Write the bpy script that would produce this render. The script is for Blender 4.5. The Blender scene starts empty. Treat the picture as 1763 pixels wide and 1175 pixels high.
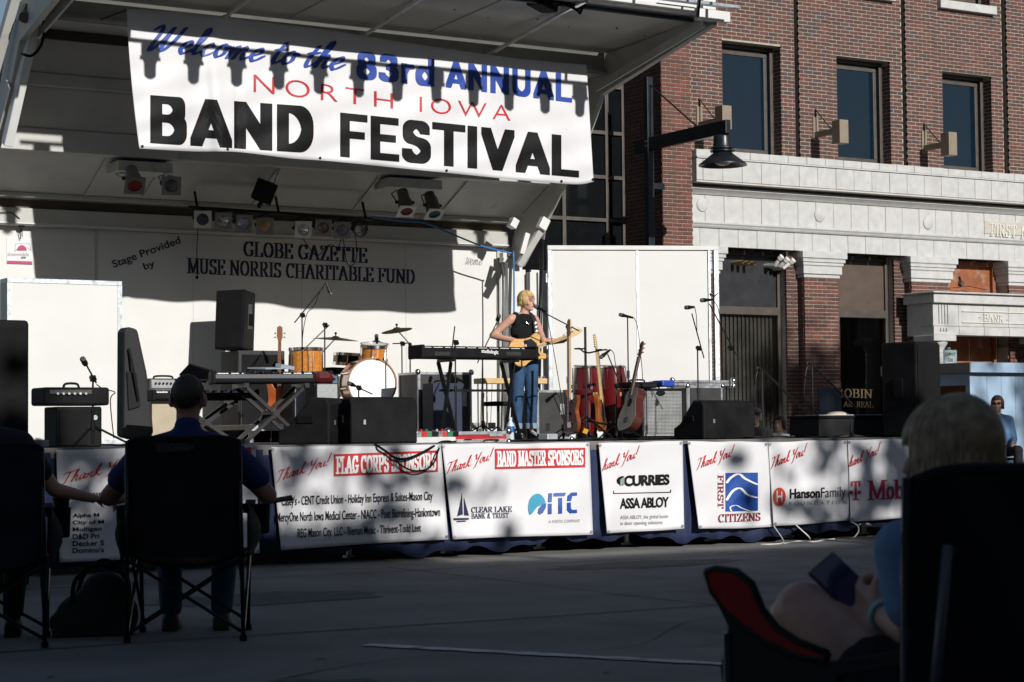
import bpy, bmesh, math, random
from mathutils import Vector, Matrix, Euler
R = random.Random(7)
SC = bpy.context.scene
COL = SC.collection
PI = math.pi
# ------------------------------------------------------------------ camera, sky, sun, exposure
W, H = 1763, 1175
FPX = 70 / 36 * W
TH = math.radians(30.9); TILT = math.atan(158 / FPX); ROLL = 0.010
CAM = Vector((0, 0, 1.0))
FW = Vector((math.sin(TH) * math.cos(TILT), math.cos(TH) * math.cos(TILT), math.sin(TILT)))
_r0 = Vector((math.cos(TH), -math.sin(TH), 0)); _u0 = _r0.cross(FW)
RT = _r0 * math.cos(ROLL) - _u0 * math.sin(ROLL); UPV = _u0 * math.cos(ROLL) + _r0 * math.sin(ROLL)
cd = bpy.data.cameras.new('camera'); co = bpy.data.objects.new('camera', cd); COL.objects.link(co)
cd.sensor_width = 36; cd.lens = 70; cd.clip_start = 0.1; cd.clip_end = 2000
cd.dof.use_dof = True; cd.dof.focus_distance = 21.0; cd.dof.aperture_fstop = 9.0
co.matrix_world = Matrix(((RT.x, UPV.x, -FW.x, CAM.x), (RT.y, UPV.y, -FW.y, CAM.y), (RT.z, UPV.z, -FW.z, CAM.z), (0, 0, 0, 1)))
SC.camera = co
SUNA, SUNB = -0.012, 0.41                       # light travels (SUNA, 1, -SUNB)
wd = bpy.data.worlds.new('World'); SC.world = wd; wd.use_nodes = True
nt = wd.node_tree; sk = nt.nodes.new('ShaderNodeTexSky'); sk.sky_type = 'NISHITA'; sk.sun_disc = False
sk.sun_elevation = math.atan2(SUNB, math.hypot(SUNA, 1)); sk.sun_rotation = math.atan2(-SUNA, -1)
sk.air_density = 1.0; sk.dust_density = 0.6
nt.links.new(sk.outputs[0], nt.nodes['Background'].inputs[0]); nt.nodes['Background'].inputs[1].default_value = 0.058
sl = bpy.data.lights.new('sun', 'SUN'); sl.energy = 5.0; sl.angle = math.radians(0.53); sl.color = (1.0, 0.965, 0.915)
so = bpy.data.objects.new('sun', sl); COL.objects.link(so)
so.rotation_euler = Vector((SUNA, 1, -SUNB)).to_track_quat('-Z', 'Y').to_euler(); so.location = (0, -20, 30)
SC.view_settings.view_transform = 'Standard'; SC.view_settings.look = 'None'
SC.view_settings.exposure = -0.12; SC.view_settings.gamma = 1.0; SC.view_settings.use_curve_mapping = False
SC.render.engine = 'CYCLES'

# ------------------------------------------------------------------ pixel of the photograph -> direction -> point
def ray(x, y): return FW + RT * ((x - W / 2) / FPX) - UPV * ((y - H / 2) / FPX)
def PY(x, y, Y): d = ray(x, y); return CAM + d * (Y / d.y)
def PZ(x, y, Z): d = ray(x, y); return CAM + d * ((Z - CAM.z) / d.z)
def PX(x, y, X): d = ray(x, y); return CAM + d * (X / d.x)
def XP(x, Y, y=700): return PY(x, y, Y).x         # world X of an image column on the plane Y
def ZP(x, y, Y): return PY(x, y, Y).z

# ------------------------------------------------------------------ materials
MATS = {}
def mat(name, col, rough=0.6, metal=0.0, var=0.12, scale=6.0, bump=0.0, bscale=40.0, spec=0.5, coat=0.0, dirt=None, stretch=None):
    if name in MATS: return MATS[name]
    m = bpy.data.materials.new(name); m.use_nodes = True; n = m.node_tree.nodes; l = m.node_tree.links
    b = n['Principled BSDF']; b.inputs['Roughness'].default_value = rough; b.inputs['Metallic'].default_value = metal
    b.inputs['Specular IOR Level'].default_value = spec; b.inputs['Coat Weight'].default_value = coat
    tc = n.new('ShaderNodeTexCoord'); src = tc.outputs['Object']
    if stretch:
        mp = n.new('ShaderNodeMapping'); mp.inputs['Scale'].default_value = stretch; l.new(src, mp.inputs[0]); src = mp.outputs[0]
    no = n.new('ShaderNodeTexNoise'); no.inputs['Scale'].default_value = scale; no.inputs['Detail'].default_value = 6; l.new(src, no.inputs['Vector'])
    mr = n.new('ShaderNodeMapRange'); mr.inputs['To Min'].default_value = 1 - var; mr.inputs['To Max'].default_value = 1 + var
    mr.inputs['From Min'].default_value = .3; mr.inputs['From Max'].default_value = .7
    l.new(no.outputs['Fac'], mr.inputs['Value'])
    mx = n.new('ShaderNodeMix'); mx.data_type = 'RGBA'; mx.blend_type = 'MULTIPLY'; mx.inputs[0].default_value = 1
    mx.inputs[6].default_value = (*col, 1); l.new(mr.outputs[0], mx.inputs[7]); out = mx.outputs[2]
    if dirt:
        n2 = n.new('ShaderNodeTexNoise'); n2.inputs['Scale'].default_value = dirt[1]; n2.inputs['Detail'].default_value = 8; l.new(src, n2.inputs['Vector'])
        rp = n.new('ShaderNodeMapRange'); rp.inputs['From Min'].default_value = dirt[2]; rp.inputs['From Max'].default_value = dirt[2] + .12
        l.new(n2.outputs['Fac'], rp.inputs['Value'])
        m2 = n.new('ShaderNodeMix'); m2.data_type = 'RGBA'; l.new(rp.outputs[0], m2.inputs[0]); l.new(out, m2.inputs[6]); m2.inputs[7].default_value = (*dirt[0], 1); out = m2.outputs[2]
    l.new(out, b.inputs['Base Color'])
    r2 = n.new('ShaderNodeMapRange'); r2.inputs['To Min'].default_value = max(.02, rough - .1); r2.inputs['To Max'].default_value = min(1, rough + .1)
    l.new(no.outputs['Fac'], r2.inputs['Value']); l.new(r2.outputs[0], b.inputs['Roughness'])
    if bump:
        nb = n.new('ShaderNodeTexNoise'); nb.inputs['Scale'].default_value = bscale; nb.inputs['Detail'].default_value = 4; l.new(src, nb.inputs['Vector'])
        bp = n.new('ShaderNodeBump'); bp.inputs['Strength'].default_value = bump; bp.inputs['Distance'].default_value = .02
        l.new(nb.outputs['Fac'], bp.inputs['Height']); l.new(bp.outputs[0], b.inputs['Normal'])
    MATS[name] = m; return m
BLK = mat('black_vinyl', (.009, .009, .010), .6, var=.4, bump=.2, bscale=120, spec=.10)
BLKM = mat('black_metal', (.015, .015, .016), .38, .6, var=.2)
DARK = mat('dark_fabric', (.010, .010, .012), .9, var=.3, bump=.3, bscale=200)
GRILL = mat('speaker_grille', (.011, .011, .012), .65, .0, var=.2, bump=.4, bscale=300, spec=.10)
CHROME = mat('chrome', (.75, .75, .77), .18, 1.0, var=.08)
ALU = mat('aluminium_trim', (.55, .58, .61), .38, .85, var=.22, scale=14)
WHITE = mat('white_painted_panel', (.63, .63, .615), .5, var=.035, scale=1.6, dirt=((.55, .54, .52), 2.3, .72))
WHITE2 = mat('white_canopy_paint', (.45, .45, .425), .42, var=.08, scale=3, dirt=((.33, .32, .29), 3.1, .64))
WENAM = mat('white_enamel', (.66, .66, .65), .3, var=.05)
VINYLW = mat('white_banner_vinyl', (.65, .65, .67), .5, var=.05, scale=2.2, bump=.08, bscale=9)
NAVY = mat('navy_lettering', (.010, .014, .05), .55, var=.15)
BLUELET = mat('blue_lettering', (.006, .045, .30), .45, var=.15)
REDLET = mat('red_lettering', (.50, .012, .018), .5, var=.15)
BLKLET = mat('black_lettering', (.007, .007, .008), .6, var=.3, scale=30, dirt=((.14, .14, .14), 60, .76), stretch=(1, 1, .4), spec=.15)
WHLET = mat('white_lettering', (.78, .78, .78), .5)
GREYLET = mat('grey_lettering', (.22, .22, .22), .6)
SKIN = mat('skin', (.56, .31, .23), .5, var=.10, scale=25)
WOODL = mat('butterscotch_wood', (.62, .36, .12), .28, var=.18, scale=5, coat=.4, stretch=(1, 8, 8))
MAPLE = mat('maple_wood', (.60, .42, .20), .4, var=.2, scale=8, stretch=(1, 10, 10))
RED = mat('red_paint', (.42, .015, .018), .4, var=.2)

# ------------------------------------------------------------------ mesh building
class MB:
    def __init__(s): s.v = []; s.f = []; s.M = None
    def add(s, vs, fs):
        o = len(s.v)
        if s.M is not None: vs = [s.M @ Vector(p) for p in vs]
        s.v += [tuple(p) for p in vs]; s.f += [tuple(o + i for i in q) for q in fs]; return s
    def bx(s, x0, x1, y0, y1, z0, z1):
        return s.add([(x0, y0, z0), (x1, y0, z0), (x1, y1, z0), (x0, y1, z0), (x0, y0, z1), (x1, y0, z1), (x1, y1, z1), (x0, y1, z1)],
                     [(3, 2, 1, 0), (4, 5, 6, 7), (0, 1, 5, 4), (1, 2, 6, 5), (2, 3, 7, 6), (3, 0, 4, 7)])
    def box(s, c, d, rot=None):
        m = Matrix.Translation(Vector(c)) @ (Euler(rot).to_matrix().to_4x4() if rot else Matrix())
        vs = [m @ Vector((sx * d[0] / 2, sy * d[1] / 2, sz * d[2] / 2)) for sx, sy, sz in
              ((-1, -1, -1), (1, -1, -1), (1, 1, -1), (-1, 1, -1), (-1, -1, 1), (1, -1, 1), (1, 1, 1), (-1, 1, 1))]
        return s.add(vs, [(3, 2, 1, 0), (4, 5, 6, 7), (0, 1, 5, 4), (1, 2, 6, 5), (2, 3, 7, 6), (3, 0, 4, 7)])
    def bar(s, p0, p1, w, h, up=(0, 0, 1)):
        p0 = Vector(p0); p1 = Vector(p1); d = (p1 - p0).normalized(); a = d.cross(Vector(up))
        if a.length < 1e-4: a = d.cross(Vector((1, 0, 0)))
        a.normalize(); b = a.cross(d); vs = []
        for p in (p0, p1):
            for i, j in ((-1, -1), (1, -1), (1, 1), (-1, 1)): vs.append(p + a * (i * w / 2) + b * (j * h / 2))
        return s.add(vs, [(0, 1, 2, 3), (7, 6, 5, 4), (0, 4, 5, 1), (1, 5, 6, 2), (2, 6, 7, 3), (3, 7, 4, 0)])
    def cyl(s, p0, p1, r0, r1=None, n=10, cap=True):
        r1 = r0 if r1 is None else r1
        return s.tube([p0, p1], [r0, r1], n, cap)
    def tube(s, pts, r, n=8, cap=True):
        pts = [Vector(p) for p in pts]; k = len(pts)
        rs = r if isinstance(r, (list, tuple)) else [r] * k
        d = (pts[1] - pts[0]).normalized(); a = d.orthogonal().normalized(); vs = []; fs = []
        for i in range(k):
            t = (pts[min(i + 1, k - 1)] - pts[max(i - 1, 0)])
            t = t.normalized() if t.length > 1e-9 else d
            a = (a - t * a.dot(t));  a = a.normalized() if a.length > 1e-6 else t.orthogonal().normalized(); b = t.cross(a)
            for j in range(n):
                q = 2 * PI * j / n; vs.append(pts[i] + (a * math.cos(q) + b * math.sin(q)) * rs[i])
        for i in range(k - 1):
            for j in range(n):
                j2 = (j + 1) % n; fs.append((i * n + j, i * n + j2, (i + 1) * n + j2, (i + 1) * n + j))
        if cap: fs.append(tuple(range(n))[::-1]); fs.append(tuple((k - 1) * n + j for j in range(n)))
        return s.add(vs, fs)
    def lathe(s, prof, c=(0, 0, 0), n=24, M=None, sx=1, sy=1):
        c = Vector(c); vs = []; fs = []; k = len(prof)
        for r, z in prof:
            for j in range(n):
                q = 2 * PI * j / n; p = Vector((r * math.cos(q) * sx, r * math.sin(q) * sy, z)); vs.append((M @ p if M is not None else p) + c)
        for i in range(k - 1):
            for j in range(n):
                j2 = (j + 1) % n; fs.append((i * n + j, i * n + j2, (i + 1) * n + j2, (i + 1) * n + j))
        if prof[0][0] > 1e-5: fs.append(tuple(range(n))[::-1])
        if prof[-1][0] > 1e-5: fs.append(tuple((k - 1) * n + j for j in range(n)))
        return s.add(vs, fs)
    def ell(s, c, r, n=14, m=8, M=None):
        c = Vector(c); r = (r, r, r) if not isinstance(r, (tuple, list)) else r; vs = []; fs = []
        T = M.to_3x3() if M is not None else None
        vs.append((0, 0, -1)); 
        for i in range(1, m):
            a = -PI / 2 + PI * i / m
            for j in range(n): q = 2 * PI * j / n; vs.append((math.cos(a) * math.cos(q), math.cos(a) * math.sin(q), math.sin(a)))
        vs.append((0, 0, 1)); L = len(vs) - 1
        for j in range(n): fs.append((0, 1 + (j + 1) % n, 1 + j)); fs.append((L, L - n + j, L - n + (j + 1) % n))
        for i in range(m - 2):
            for j in range(n): a = 1 + i * n + j; b = 1 + i * n + (j + 1) % n; fs.append((a, b, b + n, a + n))
        out = []
        for p in vs:
            q = Vector((p[0] * r[0], p[1] * r[1], p[2] * r[2])); out.append((T @ q if T else q) + c)
        return s.add(out, fs)
    def prism(s, poly, f0, f1):
        """poly: 2-D points (counter-clockwise); f0/f1 map a point to the near and far face"""
        k = len(poly); vs = [f0(*p) for p in poly] + [f1(*p) for p in poly]
        fs = [tuple(range(k)), tuple(range(2 * k - 1, k - 1, -1))]
        for i in range(k): j = (i + 1) % k; fs.append((i, k + i, k + j, j))
        return s.add(vs, fs)
    def grid(s, fn, nu, nv, thick=None):
        vs = [fn(i / nu, j / nv) for j in range(nv + 1) for i in range(nu + 1)]; w = nu + 1
        fs = [(j * w + i, j * w + i + 1, (j + 1) * w + i + 1, (j + 1) * w + i) for j in range(nv) for i in range(nu)]
        if thick is None: return s.add(vs, fs)
        t = Vector(thick); N = len(vs); vs = vs + [Vector(p) + t for p in vs]; f2 = [tuple(N + q for q in f[::-1]) for f in fs]
        ed = []
        for i in range(nu): ed.append((i + 1, i, N + i, N + i + 1)); a = nv * w + i; ed.append((a, a + 1, N + a + 1, N + a))
        for j in range(nv): a = j * w; ed.append((a, a + w, N + a + w, N + a)); a = j * w + nu; ed.append((a + w, a, N + a, N + a + w))
        return s.add(vs, fs + f2 + ed)
    def capsule(s, p0, p1, r0, r1, n=12):
        s.tube([p0, p1], [r0, r1], n); s.ell(p0, r0, n, 8); s.ell(p1, r1, n, 8); return s

def link(name, me, m=None, parent=None, bevel=0, smooth=False):
    o = bpy.data.objects.new(name, me); COL.objects.link(o)
    if m is not None and not me.materials: me.materials.append(m)
    if parent is not None: o.parent = parent
    if smooth:
        for p in me.polygons: p.use_smooth = True
    if bevel:
        b = o.modifiers.new('bevel', 'BEVEL'); b.width = bevel; b.segments = 2; b.limit_method = 'ANGLE'; b.angle_limit = math.radians(40)
    return o
def obj(name, mb, m, parent=None, bevel=0, smooth=False, fix=False):
    me = bpy.data.meshes.new(name); me.from_pydata(mb.v, [], mb.f)
    if fix:
        bm = bmesh.new(); bm.from_mesh(me); bmesh.ops.recalc_face_normals(bm, faces=bm.faces); bm.to_mesh(me); bm.free()
    me.update()
    if smooth == 'auto':
        bm = bmesh.new(); bm.from_mesh(me)
        for f_ in bm.faces: f_.smooth = True
        for e in bm.edges:
            if len(e.link_faces) == 2 and e.calc_face_angle(0) > math.radians(38): e.smooth = False
        bm.to_mesh(me); bm.free(); smooth = False
    return link(name, me, m, parent, bevel, smooth)
def tag(o, label=None, cat=None, group=None, kind=None):
    if label: o['label'] = label
    if cat: o['category'] = cat
    if group: o['group'] = group
    if kind: o['kind'] = kind
    return o
def thing(name, label, cat, loc=(0, 0, 0), rotz=0, group=None):
    o = bpy.data.objects.new(name, None); COL.objects.link(o); o.location = loc; o.rotation_euler = (0, 0, rotz); o.empty_display_size = .1
    return tag(o, label, cat, group)
def copy_tree(o, parent=None):
    kids = list(o.children); c = o.copy(); COL.objects.link(c); c.parent = parent
    for k in kids: copy_tree(k, c)
    return c
def struct(name, mb, m): return tag(obj(name, mb, m), kind='structure')
def wobj(name, mb, m, parent, **kw):
    """a part whose vertices are given in world space"""
    if parent is not None:
        inv = (Matrix.Translation(parent.location) @ parent.rotation_euler.to_matrix().to_4x4()).inverted()
        mb.v = [tuple(inv @ Vector(p)) for p in mb.v]
    return obj(name, mb, m, parent, **kw)
def solo(name, mb, m, label, cat, base, group=None, **kw):
    """a thing that is one mesh, vertices in world space, origin at its base"""
    b = Vector(base); mb.v = [tuple(Vector(p) - b) for p in mb.v]
    o = obj(name, mb, m, None, **kw); o.location = b; return tag(o, label, cat, group)
def crom(pts, n=6, closed=False):
    pts = [Vector(p) for p in pts]; out = []; k = len(pts)
    for i in range(k if closed else k - 1):
        g = (lambda j: pts[j % k]) if closed else (lambda j: pts[max(0, min(k - 1, j))])
        a, b, c, d = g(i - 1), g(i), g(i + 1), g(i + 2)
        for t in range(n):
            t /= n; out.append(.5 * ((2 * b) + (c - a) * t + (2 * a - 5 * b + 4 * c - d) * t * t + (3 * b - a - 3 * c + d) * t ** 3))
    if not closed: out.append(pts[-1])
    return out

# ------------------------------------------------------------------ lettering (2-D faces in a unit box)
def font2d(txt, bold=0.0, shear=0.0, space=1.0):
    cu = bpy.data.curves.new('t', 'FONT'); cu.body = txt; cu.size = 1; cu.offset = bold; cu.shear = shear; cu.space_character = space; cu.resolution_u = 4
    o = bpy.data.objects.new('t', cu); COL.objects.link(o); dg = bpy.context.evaluated_depsgraph_get()
    me = bpy.data.meshes.new_from_object(o.evaluated_get(dg)); vs = [(v.co.x, v.co.y) for v in me.vertices]; fs = [tuple(p.vertices) for p in me.polygons]
    bpy.data.objects.remove(o); bpy.data.curves.remove(cu); bpy.data.meshes.remove(me); return vs, fs
def nib2d(strokes, nx, ny, ang=0.0):
    """sweep a flat nib (nx wide, ny high) along 2-D polylines"""
    vs = []; fs = []; ca, sa = math.cos(ang), math.sin(ang)
    cor = [(-nx / 2, -ny / 2), (nx / 2, -ny / 2), (nx / 2, ny / 2), (-nx / 2, ny / 2)]; cor = [(x * ca - y * sa, x * sa + y * ca) for x, y in cor]
    for st in strokes:
        for a, b in zip(st[:-1], st[1:]):
            pts = sorted(set((round(p[0] + c[0], 5), round(p[1] + c[1], 5)) for p in (a, b) for c in cor))
            def half(ps):
                h = []
                for p in ps:
                    while len(h) > 1 and (h[-1][0] - h[-2][0]) * (p[1] - h[-2][1]) - (h[-1][1] - h[-2][1]) * (p[0] - h[-2][0]) <= 0: h.pop()
                    h.append(p)
                return h
            hl = half(pts)[:-1] + half(pts[::-1])[:-1]
            if len(hl) > 2: o = len(vs); vs += hl; fs.append(tuple(range(o, o + len(hl))))
    return vs, fs
def arc(cx, cy, rx, ry, a0, a1, n=10): return [(cx + rx * math.cos(math.radians(a0 + (a1 - a0) * i / n)), cy + ry * math.sin(math.radians(a0 + (a1 - a0) * i / n))) for i in range(n + 1)]
S_ = lambda x, w=.14: [(x - w, 0), (x + w, 0)]
T_ = lambda x, w=.14: [(x - w, 1), (x + w, 1)]
def st(x, b=True, t=True): return [[(x, 0), (x, 1)]] + ([S_(x)] if b else []) + ([T_(x)] if t else [])
SERIF = {  # skeletons of capitals, (width, strokes)
 'A': (.8, [[(.08, 0), (.38, 1)], [(.38, 1), (.70, 0)], [(.2, .36), (.58, .36)], S_(.08, .1), S_(.7)]),
 'B': (.7, st(.15) + [[(.15, 1), (.4, 1)] + arc(.4, .76, .17, .24, 90, -90) + [(.15, .52)], [(.4, .52)] + arc(.4, .26, .22, .26, 90, -90) + [(.15, 0)]]),
 'C': (.72, [arc(.38, .5, .3, .5, 50, 310, 16), [(.62, 1), (.62, .72)]]),
 'D': (.78, st(.15) + [[(.15, 1), (.36, 1)] + arc(.36, .5, .3, .5, 90, -90, 14) + [(.15, 0)]]),
 'E': (.66, st(.15) + [[(.15, 1), (.58, 1), (.58, .78)], [(.15, .52), (.42, .52), (.42, .62)], [(.42, .52), (.42, .42)], [(.15, 0), (.6, 0), (.6, .24)]]),
 'F': (.62, st(.15) + [[(.15, 1), (.58, 1), (.58, .78)], [(.15, .52), (.42, .52), (.42, .62)], [(.42, .52), (.42, .42)]]),
 'G': (.78, [arc(.4, .5, .32, .5, 50, 330, 16), [(.64, 1), (.64, .74)], [(.64, .08), (.64, .42)], [(.5, .42), (.76, .42)]]),
 'H': (.82, st(.15) + st(.67) + [[(.15, .5), (.67, .5)]]), 'I': (.34, st(.17)), 'K': (.8, st(.15) + [[(.15, .45), (.6, 1)], [(.3, .55), (.66, 0)], S_(.66), T_(.6)]),
 'L': (.62, st(.15) + [[(.15, 0), (.58, 0), (.58, .26)]]),
 'M': (.96, st(.14) + st(.82) + [[(.14, 1), (.46, .05)], [(.46, .05), (.82, 1)]]),
 'N': (.8, st(.14, t=False) + [[(.02, 1), (.14, 1), (.66, 0), (.66, 1)], T_(.66)]),
 'O': (.8, [arc(.4, .5, .3, .5, 0, 360, 22)]), 'R': (.76, st(.15) + [[(.15, 1), (.4, 1)] + arc(.4, .75, .18, .25, 90, -90) + [(.15, .5)], [(.36, .5), (.62, 0)], S_(.66, .08)]),
 'S': (.62, [arc(.3, .75, .2, .25, 30, 250, 12) + arc(.3, .25, .23, .26, 70, -150, 12), [(.5, 1), (.5, .78)], [(.08, 0), (.08, .24)]]),
 'T': (.7, st(.35, t=False) + [[(.06, .76), (.06, 1), (.64, 1), (.64, .76)]]),
 'U': (.78, [[(.15, 1), (.15, .28)] + arc(.38, .28, .23, .28, 180, 360) + [(.62, 1)], T_(.15), T_(.62, .1)]),
 'Z': (.66, [[(.1, .76), (.1, 1), (.56, 1)], [(.56, 1), (.1, 0)], [(.1, 0), (.58, 0), (.58, .25)]]), ' ': (.3, []), '-': (.4, [[(.08, .45), (.32, .45)]]), '&': (.8, [arc(.34, .75, .15, .24, -60, 240) , [(.22, .6), (.66, 0)], arc(.32, .26, .22, .26, 120, 350)]),
}
SERIF['P'] = (.7, st(.15) + [[(.15, 1), (.4, 1)] + arc(.4, .74, .2, .26, 90, -90) + [(.15, .48)]])
def _chars(txt, tab, nx, ny, gap, scx=1.0):
    x = 0; vs = []; fs = []; ids = []
    for i, ch in enumerate(txt):
        w, s = tab[ch]; v, f = nib2d([[(p[0] * scx + x, p[1]) for p in q] for q in s], nx, ny); o = len(vs); vs += v; fs += [tuple(o + k for k in q) for q in f]; ids += [i] * len(f); x += w * scx + gap
    return vs, fs, ids
def serif2d(txt, nx=.17, ny=.055): return _chars(txt, SERIF, nx, ny, .05)
SANS = {
 'A': (.95, [[(.1, 0), (.47, 1)], [(.47, 1), (.85, 0)], [(.25, .22), (.7, .22)]]), 'B': (.9, [[(.12, 0), (.12, 1)], [(.12, 1), (.55, 1)] + arc(.55, .77, .15, .23, 90, -90) + [(.12, .54)], [(.55, .54)] + arc(.55, .27, .19, .27, 90, -90) + [(.12, 0)]]),
 'N': (.95, [[(.12, 0), (.12, 1)], [(.12, 1), (.78, 0)], [(.78, 0), (.78, 1)]]), 'D': (.92, [[(.12, 0), (.12, 1)], [(.12, 1), (.4, 1)] + arc(.4, .5, .34, .5, 90, -90, 14) + [(.12, 0)]]),
 'F': (.8, [[(.12, 0), (.12, 1), (.66, 1)], [(.12, .52), (.58, .52)]]), 'E': (.82, [[(.12, 0), (.12, 1), (.68, 1)], [(.12, .52), (.6, .52)], [(.12, 0), (.7, 0)]]),
 'S': (.86, [arc(.42, .76, .27, .24, 15, 245, 14) + arc(.42, .26, .3, .26, 75, -165, 14)]), 'T': (.84, [[(.06, 1), (.78, 1)], [(.42, 1), (.42, 0)]]), 'I': (.36, [[(.17, 0), (.17, 1)]]),
 'V': (.92, [[(.1, 1), (.45, 0)], [(.45, 0), (.82, 1)]]), 'L': (.78, [[(.12, 1), (.12, 0), (.66, 0)]]), 'U': (.92, [[(.12, 1), (.12, .3)] + arc(.44, .3, .32, .3, 180, 360, 14) + [(.76, 1)]]),
 '8': (.86, [arc(.42, .76, .26, .24, 0, 360, 20), arc(.42, .26, .31, .27, 0, 360, 20)]), '3': (.84, [arc(.4, .76, .26, .24, 160, -80, 14), arc(.4, .26, .31, .26, 85, -165, 14)]),
 'r': (.52, [[(.12, 0), (.12, .68)], [(.12, .4), (.22, .62), (.42, .66)]]), 'd': (.84, [[(.66, 0), (.66, 1)], arc(.38, .32, .28, .33, 0, 360, 18)]), ' ': (.35, [])}
def sans2d(txt, nx=.26, ny=.2, gap=.26, scx=1.0): return _chars(txt, SANS, nx, ny, gap, scx)
SCRIPT = {
 'T': (.62, [[(0, .82), (.12, .95), (.4, .9), (.7, .98)], [(.38, .92), (.3, .4), (.22, 0), (.12, -.06)]]),
 'h': (.46, [[(.02, .1), (.18, .6), (.24, .95), (.16, .98), (.1, .5), (.08, 0)], [(.08, .15), (.2, .46), (.3, .44), (.28, .1), (.36, .02), (.46, .12)]]),
 'a': (.44, [[(.34, .4), (.2, .48), (.06, .26), (.1, .03), (.22, .08), (.35, .42), (.32, .1), (.38, .02), (.46, .12)]]),
 'n': (.46, [[(.04, .42), (.08, .3), (.06, 0)], [(.06, .1), (.2, .45), (.29, .42), (.27, .1), (.36, .02), (.46, .12)]]),
 'k': (.46, [[(.02, .1), (.2, .62), (.24, .96), (.16, .96), (.1, .5), (.06, 0)], [(.34, .5), (.2, .36), (.1, .24)], [(.14, .26), (.26, .1), (.38, 0), (.48, .12)]]),
 'Y': (.6, [[(0, .8), (.08, .92), (.14, .6), (.26, .46), (.4, .62), (.52, .98)], [(.46, .7), (.36, .2), (.26, -.25), (.14, -.3)]]),
 'o': (.40, [[(.3, .42), (.16, .48), (.05, .22), (.14, 0), (.3, .14), (.3, .42), (.42, .38)]]),
 'u': (.46, [[(.04, .42), (.06, .12), (.14, 0), (.26, .14), (.34, .44)], [(.34, .44), (.31, .12), (.38, .02), (.48, .14)]]),
 '!': (.24, [[(.2, 1.05), (.12, .3)], [(.09, .06), (.08, .0)]]),
 'W': (.95, [[(0, .78), (.14, .95), (.2, .7), (.12, .1), (.18, 0), (.38, .4), (.5, .92)], [(.5, .92), (.44, .3), (.5, 0), (.7, .4), (.82, .95)]]),
 'e': (.38, [[(.04, .18), (.26, .28), (.26, .46), (.12, .42), (.05, .18), (.14, .0), (.26, .04), (.4, .2)]]),
 'l': (.28, [[(.02, .1), (.18, .6), (.22, .96), (.13, .96), (.08, .4), (.12, .02), (.3, .16)]]),
 'c': (.38, [[(.28, .38), (.18, .47), (.05, .24), (.12, .0), (.24, .04), (.4, .18)]]),
 'm': (.66, [[(.04, .42), (.08, .3), (.06, 0)], [(.06, .1), (.18, .45), (.26, .4), (.24, 0)], [(.24, .1), (.38, .45), (.47, .42), (.45, .1), (.53, .02), (.66, .14)]]),
 't': (.32, [[(.2, .8), (.1, .3), (.12, .02), (.22, .02), (.34, .16)], [(.02, .5), (.3, .54)]]), ' ': (.26, []),
}
def script2d(txt, nx=.10, ny=.045, shear=.28, ang=.5):
    x = 0; sts = []
    for ch in txt:
        w, s = SCRIPT[ch]
        for q in s:
            c = [(p.x, p.y) for p in crom([(a, b, 0) for a, b in q], 5)] if len(q) > 2 else q
            sts.append([(p[0] + x + shear * p[1], p[1]) for p in c])
        x += w
    return nib2d(sts, nx, ny, ang)
def poly2d(*polys):
    vs = []; fs = []
    for p in polys: o = len(vs); vs += p; fs.append(tuple(range(o, o + len(p))))
    return vs, fs
def islands(vs, fs):
    par_ = list(range(len(vs)))
    def find(a):
        while par_[a] != a: par_[a] = par_[par_[a]]; a = par_[a]
        return a
    for f in fs:
        for i in f[1:]: par_[find(i)] = find(f[0])
    rng = {}
    for f in fs:
        r = find(f[0]); xs = [vs[i][0] for i in f]; a = rng.setdefault(r, [9e9, -9e9]); a[0] = min(a[0], *xs); a[1] = max(a[1], *xs)
    ks = sorted(rng, key=lambda r: rng[r][0]); cid = {}; cur = -1; hi = -9e9
    for r in ks:
        if rng[r][0] + .3 * (rng[r][1] - rng[r][0]) > hi: cur += 1
        hi = max(hi, rng[r][1]); cid[r] = cur
    return [cid[find(f[0])] for f in fs]
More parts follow.
